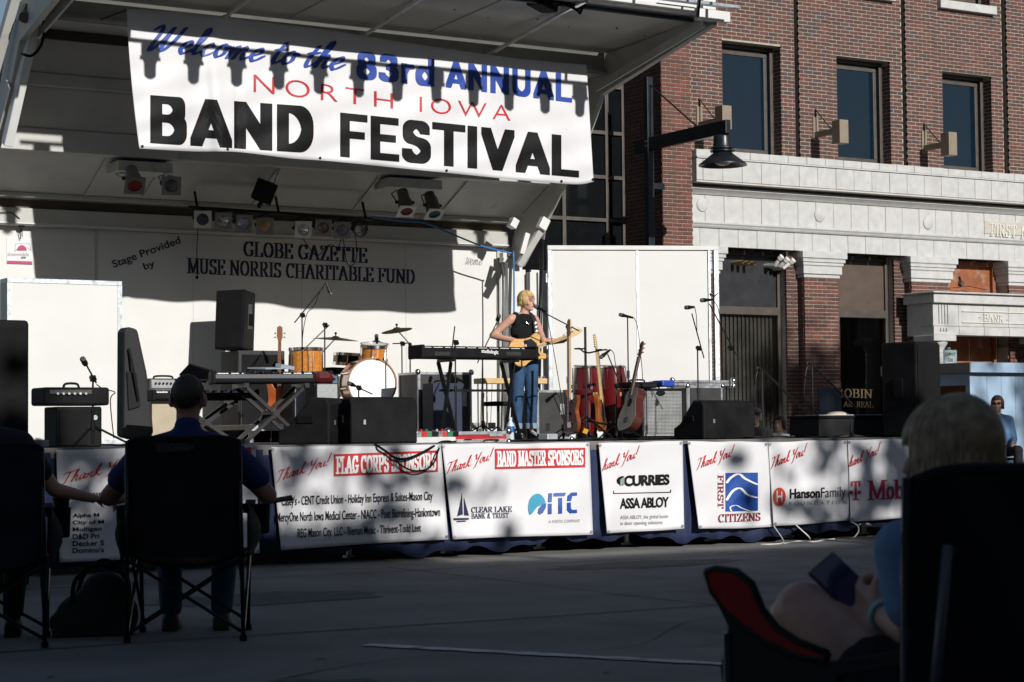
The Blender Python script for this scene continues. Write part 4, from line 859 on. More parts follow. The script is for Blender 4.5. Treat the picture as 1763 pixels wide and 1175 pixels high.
# ================================================================== SPONSOR BANNERS
def sponsor(label, TL, TR, BL, BR_, seed):
    rs = random.Random(seed); p = [rs.uniform(0, 6) for _ in range(5)]; yb = YS - .052
    def uv(px, py):
        v = (py - (TL[1] + TR[1]) / 2) / ((BL[1] + BR_[1]) / 2 - (TL[1] + TR[1]) / 2); return (px - TL[0]) / (TR[0] - TL[0]), v
    def wv(px, py):
        u, v = uv(px, py); return (.020 * math.sin(2.2 * u + p[0] + 1.2 * v) + .014 * math.sin(6 * u + 4 * v + p[1]) + .010 * math.sin(5 * v - 7 * u + p[2]) + .006 * math.sin(13 * u + 3 * v + p[3]) + .005 * math.sin(11 * v + 8 * u + p[4])) * (.25 + .75 * max(0, min(1, v))) - .03 * v
    pt = lambda px, py, l: PY(px, py, yb + wv(px, py) - l)
    t = thing('sponsor_banner', label, 'banner', PY((BL[0] + BR_[0]) / 2, (BL[1] + BR_[1]) / 2, yb), 0, 'sponsor banners along the stage front')
    def g(u, v):
        a = (TL[0] + (TR[0] - TL[0]) * u, TL[1] + (TR[1] - TL[1]) * u + 1.2 * math.sin(9 * u + seed) * (1 - abs(2 * u - 1))); b = (BL[0] + (BR_[0] - BL[0]) * u, BL[1] + (BR_[1] - BL[1]) * u + .8 * math.sin(5 * u + seed)); return pt(a[0] + (b[0] - a[0]) * v, a[1] + (b[1] - a[1]) * v, 0)
    wobj('cloth', MB().grid(g, 48, 26, (0, .002, 0)), VINYLW, t, smooth=True)
    for q in (TL, TR, BL, BR_):
        sx = 3 if q[0] < (TL[0] + TR[0]) / 2 else -3; sy = 4 if q[1] < (TL[1] + BL[1]) / 2 else -4; c = pt(q[0] + sx, q[1] + sy, .004)
        wobj('grommet', MB().lathe([(.007, 0), (.013, 0), (.013, .003), (.007, .003)], c, 10, Matrix.Rotation(PI / 2, 3, 'X')), ALU, t)
    return t, (lambda gg, q, m=BLKLET, name='lettering', k=.007: letter(gg, q, pt, name, m, t, step=.12, lift0=k))
def thank(L, x0, x1, ybl, ybr, cut=False, hh=27): L(script2d('hank You!' if cut else 'Thank You!', .085, .04, .22), ((x0 + 3, ybl - hh), (x1, ybr - hh), (x0, ybl), (x1 - 3, ybr)), REDLET, 'script_lettering')
_rect = poly2d([(0, 0), (1, 0), (1, 1), (0, 1)])
t, L = sponsor('sponsor banner listing radio and shop names, half behind the seated man', (97, 775), (440, 768), (103, 968), (447, 953), 1)
thank(L, 105, 238, 840, 808)
for i, (s, w) in enumerate((('98.7 KISS', 58), ('', 0), ('', 0), ('Alpha M', 46), ('City of M', 54), ('Mulligan', 50), ('D&D Pri', 46), ('Decker S', 54), ("Domino's", 54))):
    y = 854 + i * 11.75
    if s: L(font2d(s, .02), Q(125, y - 4.5, 125 + w, y - 6, y + 4.5, y + 3))
L(_rect, Q(258, 777, 433, 770, 812, 804), REDLET, 'red_panel')
t, L = sponsor('sponsor banner with red heading panel over three lines of small black names', (467, 770), (759, 765.5), (484, 947), (772, 928.5), 2)
thank(L, 475, 572, 836, 806)
L(_rect, Q(575, 782.5, 754, 775.7, 820.3, 812.5), REDLET, 'red_panel'); L(serif2d('FLAG CORPS SPONSORS', .24, .13), Q(578, 786.5, 751, 780, 817, 810), WHLET, k=.011)
L(font2d("Casey's - CENT Credit Union - Holiday Inn Express & Suites-Mason City", .01), Q(485, 855, 745, 845.5, 876, 866)); L(font2d('MercyOne North Iowa Medical Center - NIACC - Poet Biorefining-Hanlontown', .01), Q(477, 883, 758, 873.5, 904, 894)); L(font2d('REG Mason City, LLC - Rieman Music - Thrivent-Todd Leet', .01), Q(512.5, 910.5, 725, 901.5, 931, 920))
t, L = sponsor('sponsor banner with red heading panel, navy sailboat mark and blue globe mark', (761, 765), (1015, 762), (780, 929), (1021, 920), 3)
thank(L, 767, 851, 822, 797)
L(_rect, Q(852.5, 773, 1007.7, 771.3, 808, 804.6), REDLET, 'red_panel'); L(serif2d('BAND MASTER SPONSORS', .24, .13), Q(855.5, 777, 1004.5, 775, 804.5, 801), WHLET, k=.011)
L(serif2d('CLEAR LAKE', .16, .06), Q(811.5, 873.5, 881.5, 872, 883, 881.5), NAVY); L(serif2d('BANK & TRUST', .14, .06), Q(811.5, 884.5, 876, 883, 893.5, 892), NAVY)
L(poly2d([(.25, .2), (.55, 1), (.6, .25)], [(.66, .85), (.98, .2), (.68, .22)], [(0, .14), (1, .12), (.96, .06), (.04, .07)], [(.2, .0), (.8, 0), (.76, .04), (.22, .04)]), Q(780.5, 849, 808, 848, 899.5, 898), NAVY)
CYAN = mat('cyan_print', (.01, .26, .42), .4); MBLU = mat('mid_blue_print', (.01, .07, .34), .4)
L(poly2d(arc(.5, .5, .5, .5, 20, 215, 16) + [(.2, .25), (.5, .5), (.9, .62)]), Q(909.5, 850.5, 939.5, 850, 887, 886), CYAN); L(poly2d([(.5, .1), (.62, 0), (.8, .08), (.98, .35), (1, .6), (.75, .5), (.55, .3)]), Q(926, 866, 940.5, 866, 886.5, 886), MBLU)
L(poly2d([(0, 0), (.13, 0), (.13, .5), (0, .5)], [(0, .57), (.13, .57), (.15, 1), (.02, 1)], [(.2, .84), (.58, .84), (.62, 1), (.2, 1)], [(.36, 0), (.49, 0), (.49, .76), (.36, .76)], [(.66, .6), (.8, .6), (.84, .84), (1, .84), (1, 1), (.8, 1), (.68, .85)], [(.66, .52), (.66, .15), (.76, 0), (1, 0), (1, .16), (.83, .16), (.79, .24), (.79, .52)]), Q(943.5, 849.5, 993.5, 848, 885.5, 883.5), MBLU)
L(font2d('A FORTIS COMPANY', -.004, space=1.1), Q(945, 896, 999, 894, 901, 899.5), GREYLET)
t, L = sponsor('sponsor banner with bold black lettering split by a thin line', (1030.6, 763), (1175.3, 759.4), (1045.3, 919.4), (1178, 910), 4)
thank(L, 1036, 1102, 817.5, 793, True)
L(font2d('CURRIES', .045, space=.93), Q(1074.5, 819, 1153, 816.5, 838, 835)); L(poly2d(arc(.5, .5, .5, .5, 80, 280, 12)), Q(1062, 820, 1074, 820, 836, 836)); L(poly2d([(0, 0), (1, .2), (1, 1), (0, .7)]), Q(1068, 821, 1075, 821, 837, 837), mat('sage_print', (.22, .30, .27), .5), k=.009)
L(poly2d([(0, .0), (1, .0), (1, .25), (0, .25)], [(0, .25), (.012, .25), (.012, 1), (0, 1)], [(.988, .25), (1, .25), (1, 1), (.988, 1)]), Q(1056, 845.5, 1155.5, 843, 850.5, 848.5))
L(font2d('ASSA ABLOY', .03, space=.9), Q(1067.5, 858, 1152, 855.5, 876.5, 873.5)); L(font2d('ASSA ABLOY, the global leader', .0), Q(1068, 888, 1152, 885.5, 896.5, 894), GREYLET); L(font2d('in door opening solutions', .0), Q(1068.5, 898, 1141, 896, 906.5, 904.5), GREYLET)
t, L = sponsor('sponsor banner with blue square of white waves and dark red serif letters', (1183.8, 759.7), (1321.6, 761.4), (1203.2, 911.2), (1331.9, 907.5), 5)
thank(L, 1198.5, 1265.5, 815, 791)
MAR = mat('maroon_lettering', (.24, .02, .035), .5); WAVEB = mat('royal_blue_print', (.008, .055, .28), .5)
L(_rect, Q(1249.5, 814.5, 1305, 814, 881, 879.5), WAVEB, 'blue_square')
wv_ = lambda pts, w: nib2d([[(p.x, p.y) for p in crom([(a, b, 0) for a, b in pts], 7)]], w, w * 1.0)
L(wv_([(0, .28), (.15, .62), (.4, .85), (.62, .55), (1, .2)], .07), Q(1249.5, 814.5, 1305, 817, 834.5, 835), WHLET, k=.011); L(wv_([(0, .2), (.2, .75), (.45, .95), (.7, .5), (1, .3)], .07), Q(1249.5, 839, 1305, 841, 862, 860), WHLET, k=.011); L(wv_([(.05, .0), (0, .7), (.3, 1), (.6, .5), (1, 0)], .07), Q(1256, 870, 1292, 870, 881, 880.5), WHLET, k=.011)
L(serif2d('CITIZENS', .16, .055), Q(1237, 886, 1309.5, 883, 900, 897), MAR)
g_ = serif2d('FIRST', .17, .055); L(([(b, -a) for a, b in g_[0]], g_[1]), Q(1236, 817, 1246, 817, 876.5, 876), MAR)
t, L = sponsor('sponsor banner with round red mark and grey two-weight lettering', (1322.7, 761.4), (1457.8, 758), (1332, 906), (1463.6, 896.6), 6)
thank(L, 1326, 1390.5, 813, 789)
ORR = mat('red_orange_print', (.50, .045, .02), .5)
L(poly2d(arc(.5, .5, .5, .5, 0, 360, 28)[:-1]), Q(1331, 840, 1353, 839.5, 872.5, 871.5), ORR); L(poly2d([(.0, .1), (.2, .1), (.2, .45), (.8, .45), (.8, 0), (1, 0), (1, .9), (.8, .9), (.8, .6), (.2, .6), (.2, 1), (0, 1)]), Q(1337, 845, 1347, 845, 867, 866), VINYLW, k=.011)
L(font2d('Hanson', .03), Q(1360, 842, 1412, 840.5, 859, 857.5)); L(font2d('Family', -.004), Q(1414, 840, 1456, 837.5, 863, 861)); L(font2d('FOUNDATION', -.004, space=1.7), Q(1359.5, 864, 1458, 861.5, 871, 868), GREYLET)
t, L = sponsor('sponsor banner with a magenta square-dotted letter beside the seated girl', (1459.5, 758), (1605, 755.5), (1464.6, 898), (1610, 889), 7)
thank(L, 1460, 1517, 812, 787, True)
MG = mat('magenta_lettering', (.38, .012, .06), .5)
L(serif2d('T', .16, .07), Q(1465, 829, 1482, 828, 862, 861), MG); L(_rect, Q(1477, 845, 1482.5, 845, 851, 851), MG); L(_rect, Q(1463, 845, 1468, 845, 851, 851), MG)
def mobi():
    o = lambda cx: [arc(cx, .32, .14, .32, 0, 360, 18)]
    s = [[(.1, 0), (.1, 1)], [(.1, 1), (.4, .05)], [(.4, .05), (.72, 1)], [(.72, 1), (.72, 0)], S_(.1, .1), S_(.72), T_(.05, .08), T_(.76, .08)] + o(1.06) + [[(1.38, 0), (1.38, 1)], T_(1.34, .06)] + [arc(1.52, .32, .14, .32, 0, 360, 18)] + [[(1.84, 0), (1.84, .64)], S_(1.84, .1), [(1.84, .9), (1.84, .97)]] + [[(2.08, 0), (2.08, 1)], S_(2.08, .1)] + [arc(2.36, .32, .13, .32, 0, 300, 16), [(2.24, .34), (2.48, .34)]]
    return nib2d(s, .13, .06)
L(mobi(), Q(1493, 828, 1585, 824, 861.5, 857.5), MG)
# ================================================================== LAMPS
def par(c, dirv, r, gel, frame, name_label, group=None, length=.26, yoke=None, square=True, body=BLKM):
    c = Vector(c); d = Vector(dirv).normalized(); q = d.to_track_quat('Z', 'Y').to_matrix()
    t = thing('stage_lamp', name_label, 'stage lamp', c, 0, group)
    obj('can', MB().lathe([(r * .35, -length), (r * .75, -length * .92), (r * .8, -length * .55), (r * .98, -length * .45), (r, -.005), (r * .9, -.004), (r * .85, -length * .3), (.001, -length * .32)], (0, 0, 0), 20, q), body, t, smooth='auto')
    obj('lens', MB().lathe([(.001, -.01), (r * .86, -.012), (r * .86, -.018), (.001, -.018)], (0, 0, 0), 20, q), gel, t, smooth='auto', fix=True)
    if square:
        s = r * 1.22; P = [(-s, -s), (s, -s), (s, s), (-s, s)]; n = 20; ci = [(r * .86 * math.cos(2 * PI * k / n + PI * 1.25), r * .86 * math.sin(2 * PI * k / n + PI * 1.25)) for k in range(n)]
        sq = []
        for k in range(n):
            sd = k // 5; f = (k % 5) / 5; A = P[sd]; B = P[(sd + 1) % 4]; sq.append((A[0] + (B[0] - A[0]) * f, A[1] + (B[1] - A[1]) * f))
        vs = [q @ Vector((*p, z)) for z in (0, .008) for p in sq + ci]; fs = []
        for k in range(n):
            k2 = (k + 1) % n; fs += [(k, k2, n + k2, n + k), (2 * n + k, 3 * n + k, 3 * n + k2, 2 * n + k2), (k, 2 * n + k, 2 * n + k2, k2), (n + k, n + k2, 3 * n + k2, 3 * n + k)]
        obj('gel_frame', MB().add(vs, fs), frame, t, fix=True)
    if yoke is not None:
        yk = Vector(yoke) - c; side = d.cross(Vector((0, 0, 1)));  side = side.normalized() if side.length > .1 else Vector((1, 0, 0)); b = -d * length * .4
        obj('yoke', MB().tube([b + side * r * 1.08, b + side * r * 1.1 + (yk - b) * .7, yk, b - side * r * 1.1 + (yk - b) * .7, b - side * r * 1.08], .010, 6), body, t)
        for s_ in (-1, 1): obj('knob', MB().cyl(b + side * s_ * r * .98, b + side * s_ * r * 1.35, .022, n=8), BLKM, t)
    return t
GEL = lambda n, c: mat('gel_' + n, c, .18, var=.25, scale=20, coat=.5)
FRG = mat('gel_frame_grey', (.20, .20, .20), .5, .4); FRW = mat('gel_frame_white', (.62, .61, .58), .5)
wput = None
lb = thing('lamp_bar', 'long dark lamp bar under the canopy above the back wall lettering', 'lamp bar', PY(480, 372, 22.45))
wobj('tube', MB().cyl(PY(325, 357, 22.45), PY(640, 378, 22.45), .022), BLKM, lb, smooth=True)
for px, py in ((340, 358), (480, 367), (630, 377)): p = PY(px, py, 22.45); wobj('hanger', MB().bar(p, (p.x, 22.55, p.z + .22), .03, .012), BLKM, lb)
gl = (('navy', (.012, .015, .045)), ('bottle', (.01, .016, .012)), ('blue', (.014, .035, .14)), ('amber', (.36, .17, .012)), ('indigo', (.012, .014, .04)), ('brown', (.085, .032, .022)), ('violet', (.016, .016, .07)), ('smoke', (.035, .035, .033)))
nm = ('navy gelled stage lamp at the outer end of the lamp bar with pale gel frame', 'near black green gelled stage lamp on the lamp bar', 'bright blue gelled stage lamp on the lamp bar', 'amber gelled stage lamp in the middle of the lamp bar', 'indigo gelled stage lamp after the gap on the lamp bar', 'rusty brown gelled stage lamp on the lamp bar', 'violet gelled stage lamp on the lamp bar', 'clear smoky stage lamp without gel frame at the lamp bar end')
for k, (px, py) in enumerate(((349, 378), (384.5, 381), (420, 385), (456, 390), (522, 395.5), (556, 392.5), (589, 396.5), (621, 397))):
    c = PY(px, py, 22.2); par(c, (-.35 + .1 * (k % 3), -1, -.25), .085, GEL(*gl[k]), FRW if k in (0, 4) else FRG, nm[k], 'lamps on the bar under the canopy', .3, PY(px + 2, 357 + (px - 325) * .066 + 3, 22.45), k != 7)
solo('lamp_lead', MB().tube(crom([PY(341, 392, 22.3), PY(339, 430, 22.4), PY(340, 470, 22.5), PY(339, 478, 22.5)]), .006, 5).ell(PY(339, 478, 22.5), .022), BLK, 'loose black lead hanging straight from the lamp bar over the lettering', 'cable', PY(339, 480, 22.5), smooth=True)
solo('cable_loop', MB().tube(crom([PY(520, 408, 22.3), PY(533, 428, 22.4), PY(548, 440, 22.4), PY(560, 426, 22.4), PY(572, 422, 22.4), PY(582, 432, 22.4), PY(576, 440, 22.4), PY(585, 420, 22.4), PY(590, 408, 22.3), PY(597, 452, 22.4), PY(608, 456, 22.4), PY(614, 440, 22.4), PY(612, 405, 22.3)]), .006, 5), BLK, 'tangled black cable loops dangling from the lamp bar', 'cable', PY(560, 456, 22.4), smooth=True)
# pairs on wall plates
def pair(pl, lamps, lab):
    t = thing('lamp_mount', lab, 'mount', PY(*pl[0], 21.95)); a = PY(*pl[0], 21.95); b = PY(*pl[1], 21.95)
    wobj('plate', MB().bx(a.x, b.x, 21.80, 22.2, min(a.z, b.z), min(a.z, b.z) + .12), WHITE2, t, bevel=.006)
    for l in lamps: par(*l)
a = PY(200, 292, 22); b = PY(275, 300, 22)
pair(((196, 296), (290, 300)), [(PY(232, 320, 21.55), (-.15, -.8, -.75), .095, GEL('red', (.30, .014, .008)), FRG, 'red gelled silver stage lamp on the paired mount nearest the panel box', 'lamp pairs under the canopy', .34, PY(208, 298, 21.8), True, mat('dull_silver_can', (.38, .38, .37), .4, .8)), (PY(295, 320, 21.55), (-.3, -1, -.35), .09, GEL('midnight', (.008, .010, .028)), FRG, 'midnight blue stage lamp beside the red gelled one', 'lamp pairs under the canopy', .3, PY(285, 300, 21.8), True, mat('dull_silver_can', (.38, .38, .37)))], 'white mounting plate holding the red and midnight lamps')
pair(((660, 324), (752, 328)), [(PY(700, 364, 21.55), (-.1, -.55, -.9), .09, GEL('rose', (.16, .05, .05)), FRW, 'rose gelled stage lamp with pale tilted frame by the swagged blue cable', 'lamp pairs under the canopy', .34, PY(683, 328, 21.8), True, mat('grey_brown_can', (.13, .12, .10), .5, .5)), (PY(748, 369, 21.55), (-.05, -.55, -.9), .09, GEL('teal', (.03, .10, .15)), FRW, 'teal gelled stage lamp with pale tilted frame beside the rose one', 'lamp pairs under the canopy', .34, PY(735, 332, 21.8), True, mat('grey_brown_can', (.13, .12, .10)))], 'white mounting plate holding the rose and teal lamps')
t = thing('control_box', 'black control box on a conduit in the middle of the canopy', 'electrical box', PY(455, 330, 22.0))
wobj('case', MB().box(PY(455, 330, 22.0), (.22, .16, .26), (.35, .25, .1)), BLK, t, bevel=.012); wobj('conduit', MB().tube([PY(481, 292, 21.93), PY(470, 325, 22.1), PY(461, 352, 22.35)], .015, 8), ALU, t, smooth=True); wobj('gland', MB().cyl(PY(449, 350, 22.2), PY(446, 356, 22.25), .03), BLKM, t)
# row in front of the canopy edge (their shadows fall on the banner)
fb = thing('front_lamp_bar', 'lamp bar carried on brackets in front of the canopy edge', 'lamp bar', (10.2, 17.2, 6.16))
wobj('tube', MB().cyl((6.7, 17.2, 6.16), (13.85, 17.2, 6.16), .024), BLKM, fb, smooth=True)
for x in (7.2, 9.0, 10.8, 12.6, 13.6): wobj('bracket', MB().bar((x, 17.2, 6.15), (x, 18.38, 6.03), .04, .03), BLKM, fb)
p0 = par((6.95, 17.22, 6.12), (0, .2, 1), .085, GEL('clear', (.4, .4, .4)), FRG, 'silver stage lamp hanging in the row along the canopy edge', 'lamps along the canopy edge', .34, (6.95, 17.2, 6.18), False, mat('dull_silver_can', (.38, .38, .37)))
for k in range(1, 15): c = copy_tree(p0); c.location.x = 6.95 + k * .487
t = thing('follow_lamp', 'black lamp with coiled cables hanging under the canopy front edge', 'stage lamp', PY(950, 5, 18.7))
wobj('housing', MB().box(PY(935, 4, 18.7), (.28, .24, .16), (.1, .2, .3)), BLK, t, bevel=.015); wobj('bracket', MB().bar(PY(940, 0, 18.7), PY(945, -22, 18.7), .05, .02), BLKM, t)
cb = MB()
for k in range(4): cb.tube(crom([PY(960 + 6 * k, 2, 18.6), PY(985 + 3 * k, 14 + 2 * k, 18.6), PY(1003 - k, 14 + 3 * k, 18.6), PY(1004, 2, 18.6), PY(985, 4 - k, 18.6), PY(960, 10, 18.6)]), .009, 5)
wobj('cable_coil', cb, BLK, t, smooth=True)
# ================================================================== EQUIPMENT ON THE STAGE
def FL(px, Y): return Vector((XP(px, Y, 750), Y, DZ))
def mic_obj(mb_par, tip, tail, r=.024, name='microphone'):
    """microphone: ball head at tip, tapering body to tail; children of a stand"""
    tip = Vector(tip); tail = Vector(tail); d = (tail - tip).normalized()
    o = wobj(name, MB().tube([tip + d * .03, tip + d * .05, tip + d * .07, tail], [r * .95, r * 1.0, r * .78, r * .5], 12), BLKM, mb_par, smooth='auto')
    h = MB().ell(tip + d * .012, (r, r, r), 14, 8); inv = (Matrix.Translation(mb_par.location) @ mb_par.rotation_euler.to_matrix().to_4x4()).inverted(); h.v = [tuple(inv @ Vector(p)) for p in h.v]
    g = obj('grille_ball', h, mat('mic_grille', (.16, .16, .16), .4, .9, bump=.5, bscale=400), o, smooth=True); return o
def mic_stand(label, px, Y, ztop_py, boom=None, mic=None, tail=None, cable=None, round_base=False, clutch=None, floor=DZ):
    b = Vector((XP(px, Y, 750), Y, floor)); top = PY(px, ztop_py, Y); t = thing('microphone_stand', label, 'microphone stand', b, 0, 'microphone stands on the stage')
    h = top.z - floor
    obj('pole', MB().cyl((0, 0, .03), (0, 0, h * .55), .012, n=8).cyl((0, 0, h * .5), (0, 0, h * .56), .017, n=8).cyl((0, 0, h * .55), (0, 0, h), .008, n=8), BLKM, t, smooth='auto')
    if round_base: obj('base', MB().lathe([(.13, 0), (.13, .012), (.03, .03), (.015, .06), (.001, .06)], (0, 0, 0), 20), BLKM, t, smooth='auto')
    else:
        a0 = R.uniform(0, 2)
        for k in range(3): a = a0 + k * 2 * PI / 3; obj('leg', MB().cyl((0, 0, .17), (.30 * math.cos(a), .30 * math.sin(a), .012), .009, n=6), BLKM, t)
        obj('collar', MB().cyl((0, 0, .13), (0, 0, .21), .02, n=8), BLKM, t)
    if boom:
        a, e = PY(*boom[0], Y), PY(*boom[1], Y); wobj('boom', MB().cyl(a, e, .007, n=8), BLKM, t)
        wobj('boom_clutch', MB().cyl(top - Vector((0, .03, .01)), top + Vector((0, .03, .01)), .022, n=10).box(top, (.04, .03, .05)), BLKM, t)
        if len(boom) > 2: wobj('counterweight', MB().cyl(PY(*boom[2], Y), e if (PY(*boom[2], Y) - e).length < .3 else a, .016, n=8), BLKM, t)
    if mic: mic_obj(t, PY(*mic[0], Y - .02), PY(*mic[1], Y), .024)
    if cable: wobj('cable', MB().tube(crom([PY(*p, Y - .01) for p in cable]), .0045, 5), BLK, t, smooth=True)
    return t
mic_stand('boom stand with microphone raised high above the drums', 521, 20.2, 543, ((507, 556), (557, 494)), ((570, 508), (561, 486)), cable=((561, 487), (551, 503), (540, 528), (527, 545), (520, 600), (523, 700)))
mic_stand('straight stand with yellow marked pole near the red keyboard', 560, 19.6, 560, ((520, 605), (567, 560)), None)
mic_stand('low boom stand with microphone aimed at the bass drum', 618, 18.9, 668, ((600, 660), (641, 679)), ((600, 660), (612, 665)))
mic_stand('overhead microphone stand behind the cymbals', 693, 20.6, 592, ((676, 592), (704, 591)), ((648, 577), (649, 592)))
mic_stand('tall thin stand holding the keyboard microphone before the flight case', 785, 18.0, 590, ((783, 562), (777, 612)), None, round_base=True)
mic_stand('boom stand with microphone behind the black stage keyboard', 832, 18.6, 612, ((822, 625), (857, 552)), ((859.5, 543), (856, 553)))
mic_stand("singer's boom stand with silver-headed microphone at the mouth", 979, 18.35, 564, ((934, 537.5), (997, 570)), ((921, 527.5), (940, 537)), cable=((940, 538), (945, 560), (956, 620), (966, 680), (976, 752)), round_base=False)
mic_stand('round-based straight stand with dark microphone before the wing strip', 1083, 19.4, 547, None, ((1067, 542), (1090, 547.5)), cable=((1092, 548), (1098, 565), (1104, 620), (1107, 656)), round_base=True)
mic_stand('short boom stand with microphone leaning over the congas', 1062, 18.4, 665, ((1075, 680), (1046, 610)), ((1034, 616), (1050, 603)), cable=((1051, 602), (1057, 610), (1060, 630), (1066, 650)))
mic_stand('tripod stand with silver microphone near the flight cases', 1203, 17.6, 600, ((1212, 617), (1191, 540)), ((1180, 530), (1195, 529)), cable=((1196, 529), (1199, 545), (1200, 570)))
mic_stand('boom stand with silver microphone against the dark bank window', 1258, 17.2, 600, ((1268, 612), (1221, 523)), ((1207, 517.5), (1226, 516.5)), cable=((1228, 517), (1236, 530), (1240, 550)))
mic_stand('short boom stand with microphone above the keyboard amplifier', 160, 15.1, 652, ((145, 622), (166, 660)), ((141.5, 617), (147, 627)), cable=((166, 662), (178, 670), (198, 676), (190, 690), (196, 755)))
# ---- loudspeakers
def spk(name, label, loc, w, d, h, rotz=0, tilt=0, group=None, handle=True, taper=.12):
    t = thing(name, label, 'speaker', loc, rotz, group); P = [(-w / 2, -d / 2), (w / 2, -d / 2), (w / 2 - taper, d / 2), (-w / 2 + taper, d / 2)]
    M = Matrix.Rotation(tilt, 4, 'X'); mb = MB(); mb.M = M; mb.prism(P, lambda x, y: (x, y, 0), lambda x, y: (x, y, h)); obj('cabinet', mb, BLK, t, bevel=.02, fix=True)
    mb = MB(); mb.M = M; mb.bx(-w / 2 + .02, w / 2 - .02, -d / 2 - .012, -d / 2 - .001, .02, h - .02); obj('grille', mb, GRILL, t, bevel=.008)
    if handle:
        for s in (-1, 1):
            mb = MB(); mb.M = M; x = s * (w / 2 - taper * .45); mb.bx(x - .012, x + .012, -.05, .06, h * .4, h * .62); obj('handle', mb, mat('handle_hollow_shade', (.005, .005, .005), .7, spec=.1), t, bevel=.01)  # near-black block paints the shaded hollow of the hand cut-out
    return t
def wedge(label, loc, w, d, h, rotz):
    t = thing('floor_monitor', label, 'speaker', loc, rotz, 'wedge monitors along the stage front')
    P = [(-d / 2, 0), (d / 2, 0), (d / 2, h * .30), (d / 2 - .10, h * .42), (-d / 2 + .17, h), (-d / 2 + .03, h), (-d / 2, h - .05)]   # low side toward +y (performer)
    obj('cabinet', MB().prism(P, lambda y, z: (-w / 2, y, z), lambda y, z: (w / 2, y, z)), BLK, t, bevel=.018, fix=True)
    a = Vector((0, d / 2 - .10, h * .42)); b = Vector((0, -d / 2 + .17, h)); n = (b - a).normalized().cross(Vector((1, 0, 0))); n = n if n.z > 0 else -n
    obj('grille', MB().add([p + n * k for k in (.0, .012) for p in (a + Vector((-w / 2 + .03, 0, 0)), a + Vector((w / 2 - .03, 0, 0)), b + Vector((w / 2 - .03, 0, 0)), b + Vector((-w / 2 + .03, 0, 0)))], [(3, 2, 1, 0), (4, 5, 6, 7), (0, 1, 5, 4), (1, 2, 6, 5), (2, 3, 7, 6), (3, 0, 4, 7)]), GRILL, t, fix=True)
    for s in (-1, 1): obj('handle', MB().bx(s * w / 2 - .014, s * w / 2 + .014, -.09, .06, h * .45, h * .62), mat('handle_hollow_shade', (.005, .005, .005), .7, spec=.1), t, bevel=.008)  # raised block, coloured near black as a shaded hand hollow
    obj('badge', MB().bx(-w * .32, -w * .32 + .02, -d / 2 - .006, -d / 2 - .001, h * .42, h * .52), ALU, t)
    return t
wedge('black wedge monitor with its back to the street above the red-headed name banner', FL(641, 15.0), .62, .46, .385, .0)
wedge('black wedge monitor turned sideways beside the keyboard stand', FL(546, 15.25), .60, .46, .385, .75)
wedge('black wedge monitor with side handle near the flight cases', FL(1230, 15.45), .64, .46, .365, .05)
spk('pa_speaker', 'tall black loudspeaker with cut-out side handle at the stage corner by the booth', FL(1568, 14.85), .46, .42, .93, .30, taper=.05)
spk('pa_speaker', 'powered loudspeaker tilted back on a dark cabinet behind the red keyboard', PY(409, 604, 22.1), .42, .38, .71, -1.0, -.06, taper=.1)
sp_ = bpy.data.objects['pa_speaker.001']
obj('side_handle', MB().bx(-.10, .10, .191, .203, .30, .52), mat('handle_grey', (.06, .06, .064), .5), sp_, bevel=.01); obj('handle_bar', MB().bx(.02, .05, .204, .23, .31, .51), BLK, sp_, bevel=.006)
for k in range(7): obj('control_knob', MB().cyl((-.06 + .02 * k, .203, .62), (-.06 + .02 * k, .212, .62), .006, n=8), ALU, sp_)
for s_ in (-1, 1):
    obj('side_plate', MB().bx(s_ * .155 - .004 - (.0 if s_ > 0 else .016), s_ * .155 + .004 + (.016 if s_ > 0 else 0), -.04, .06, .25, .55), mat('handle_grey', (.06, .06, .064), .5), sp_, bevel=.004)
t = thing('speaker_cabinet', 'dark carpeted cabinet carrying the tilted loudspeaker', 'speaker', FL(434, 22.2))
zc_ = ZP(434, 605, 22.1) - DZ; obj('cabinet', MB().bx(-.30, .30, -.30, .25, 0, zc_), mat('carpet_grey', (.045, .045, .047), .95, bump=.4, bscale=250), t, bevel=.012); obj('front_grille', MB().bx(-.26, .26, -.312, -.301, .05, zc_ - .05), GRILL, t)
t = thing('pa_stack', 'tall black loudspeaker stack standing on the street before the stage', 'speaker', PZ(8, 1010, 0))
zt = PY(20, 551, t.location.y - .3).z; xr_ = PY(52, 700, t.location.y - .3).x - t.location.x
obj('subwoofer', MB().bx(xr_ - .62, xr_, -.3, .3, .02, .85), BLK, t, bevel=.02); obj('top_cabinet', MB().bx(xr_ - .6, xr_ - .005, -.3, .27, .852, zt), BLK, t, bevel=.025)
obj('grille', MB().bx(xr_ - .57, xr_ - .03, -.31, -.301, .9, zt - .05), GRILL, t); obj('grille', MB().bx(xr_ - .59, xr_ - .03, -.31, -.301, .06, .8), GRILL, t)
for s in (-.55, -.07): obj('foot', MB().cyl((xr_ + s, -.2, 0), (xr_ + s, -.2, .02), .03).cyl((xr_ + s, .2, 0), (xr_ + s, .2, .02), .03), BLK, t)
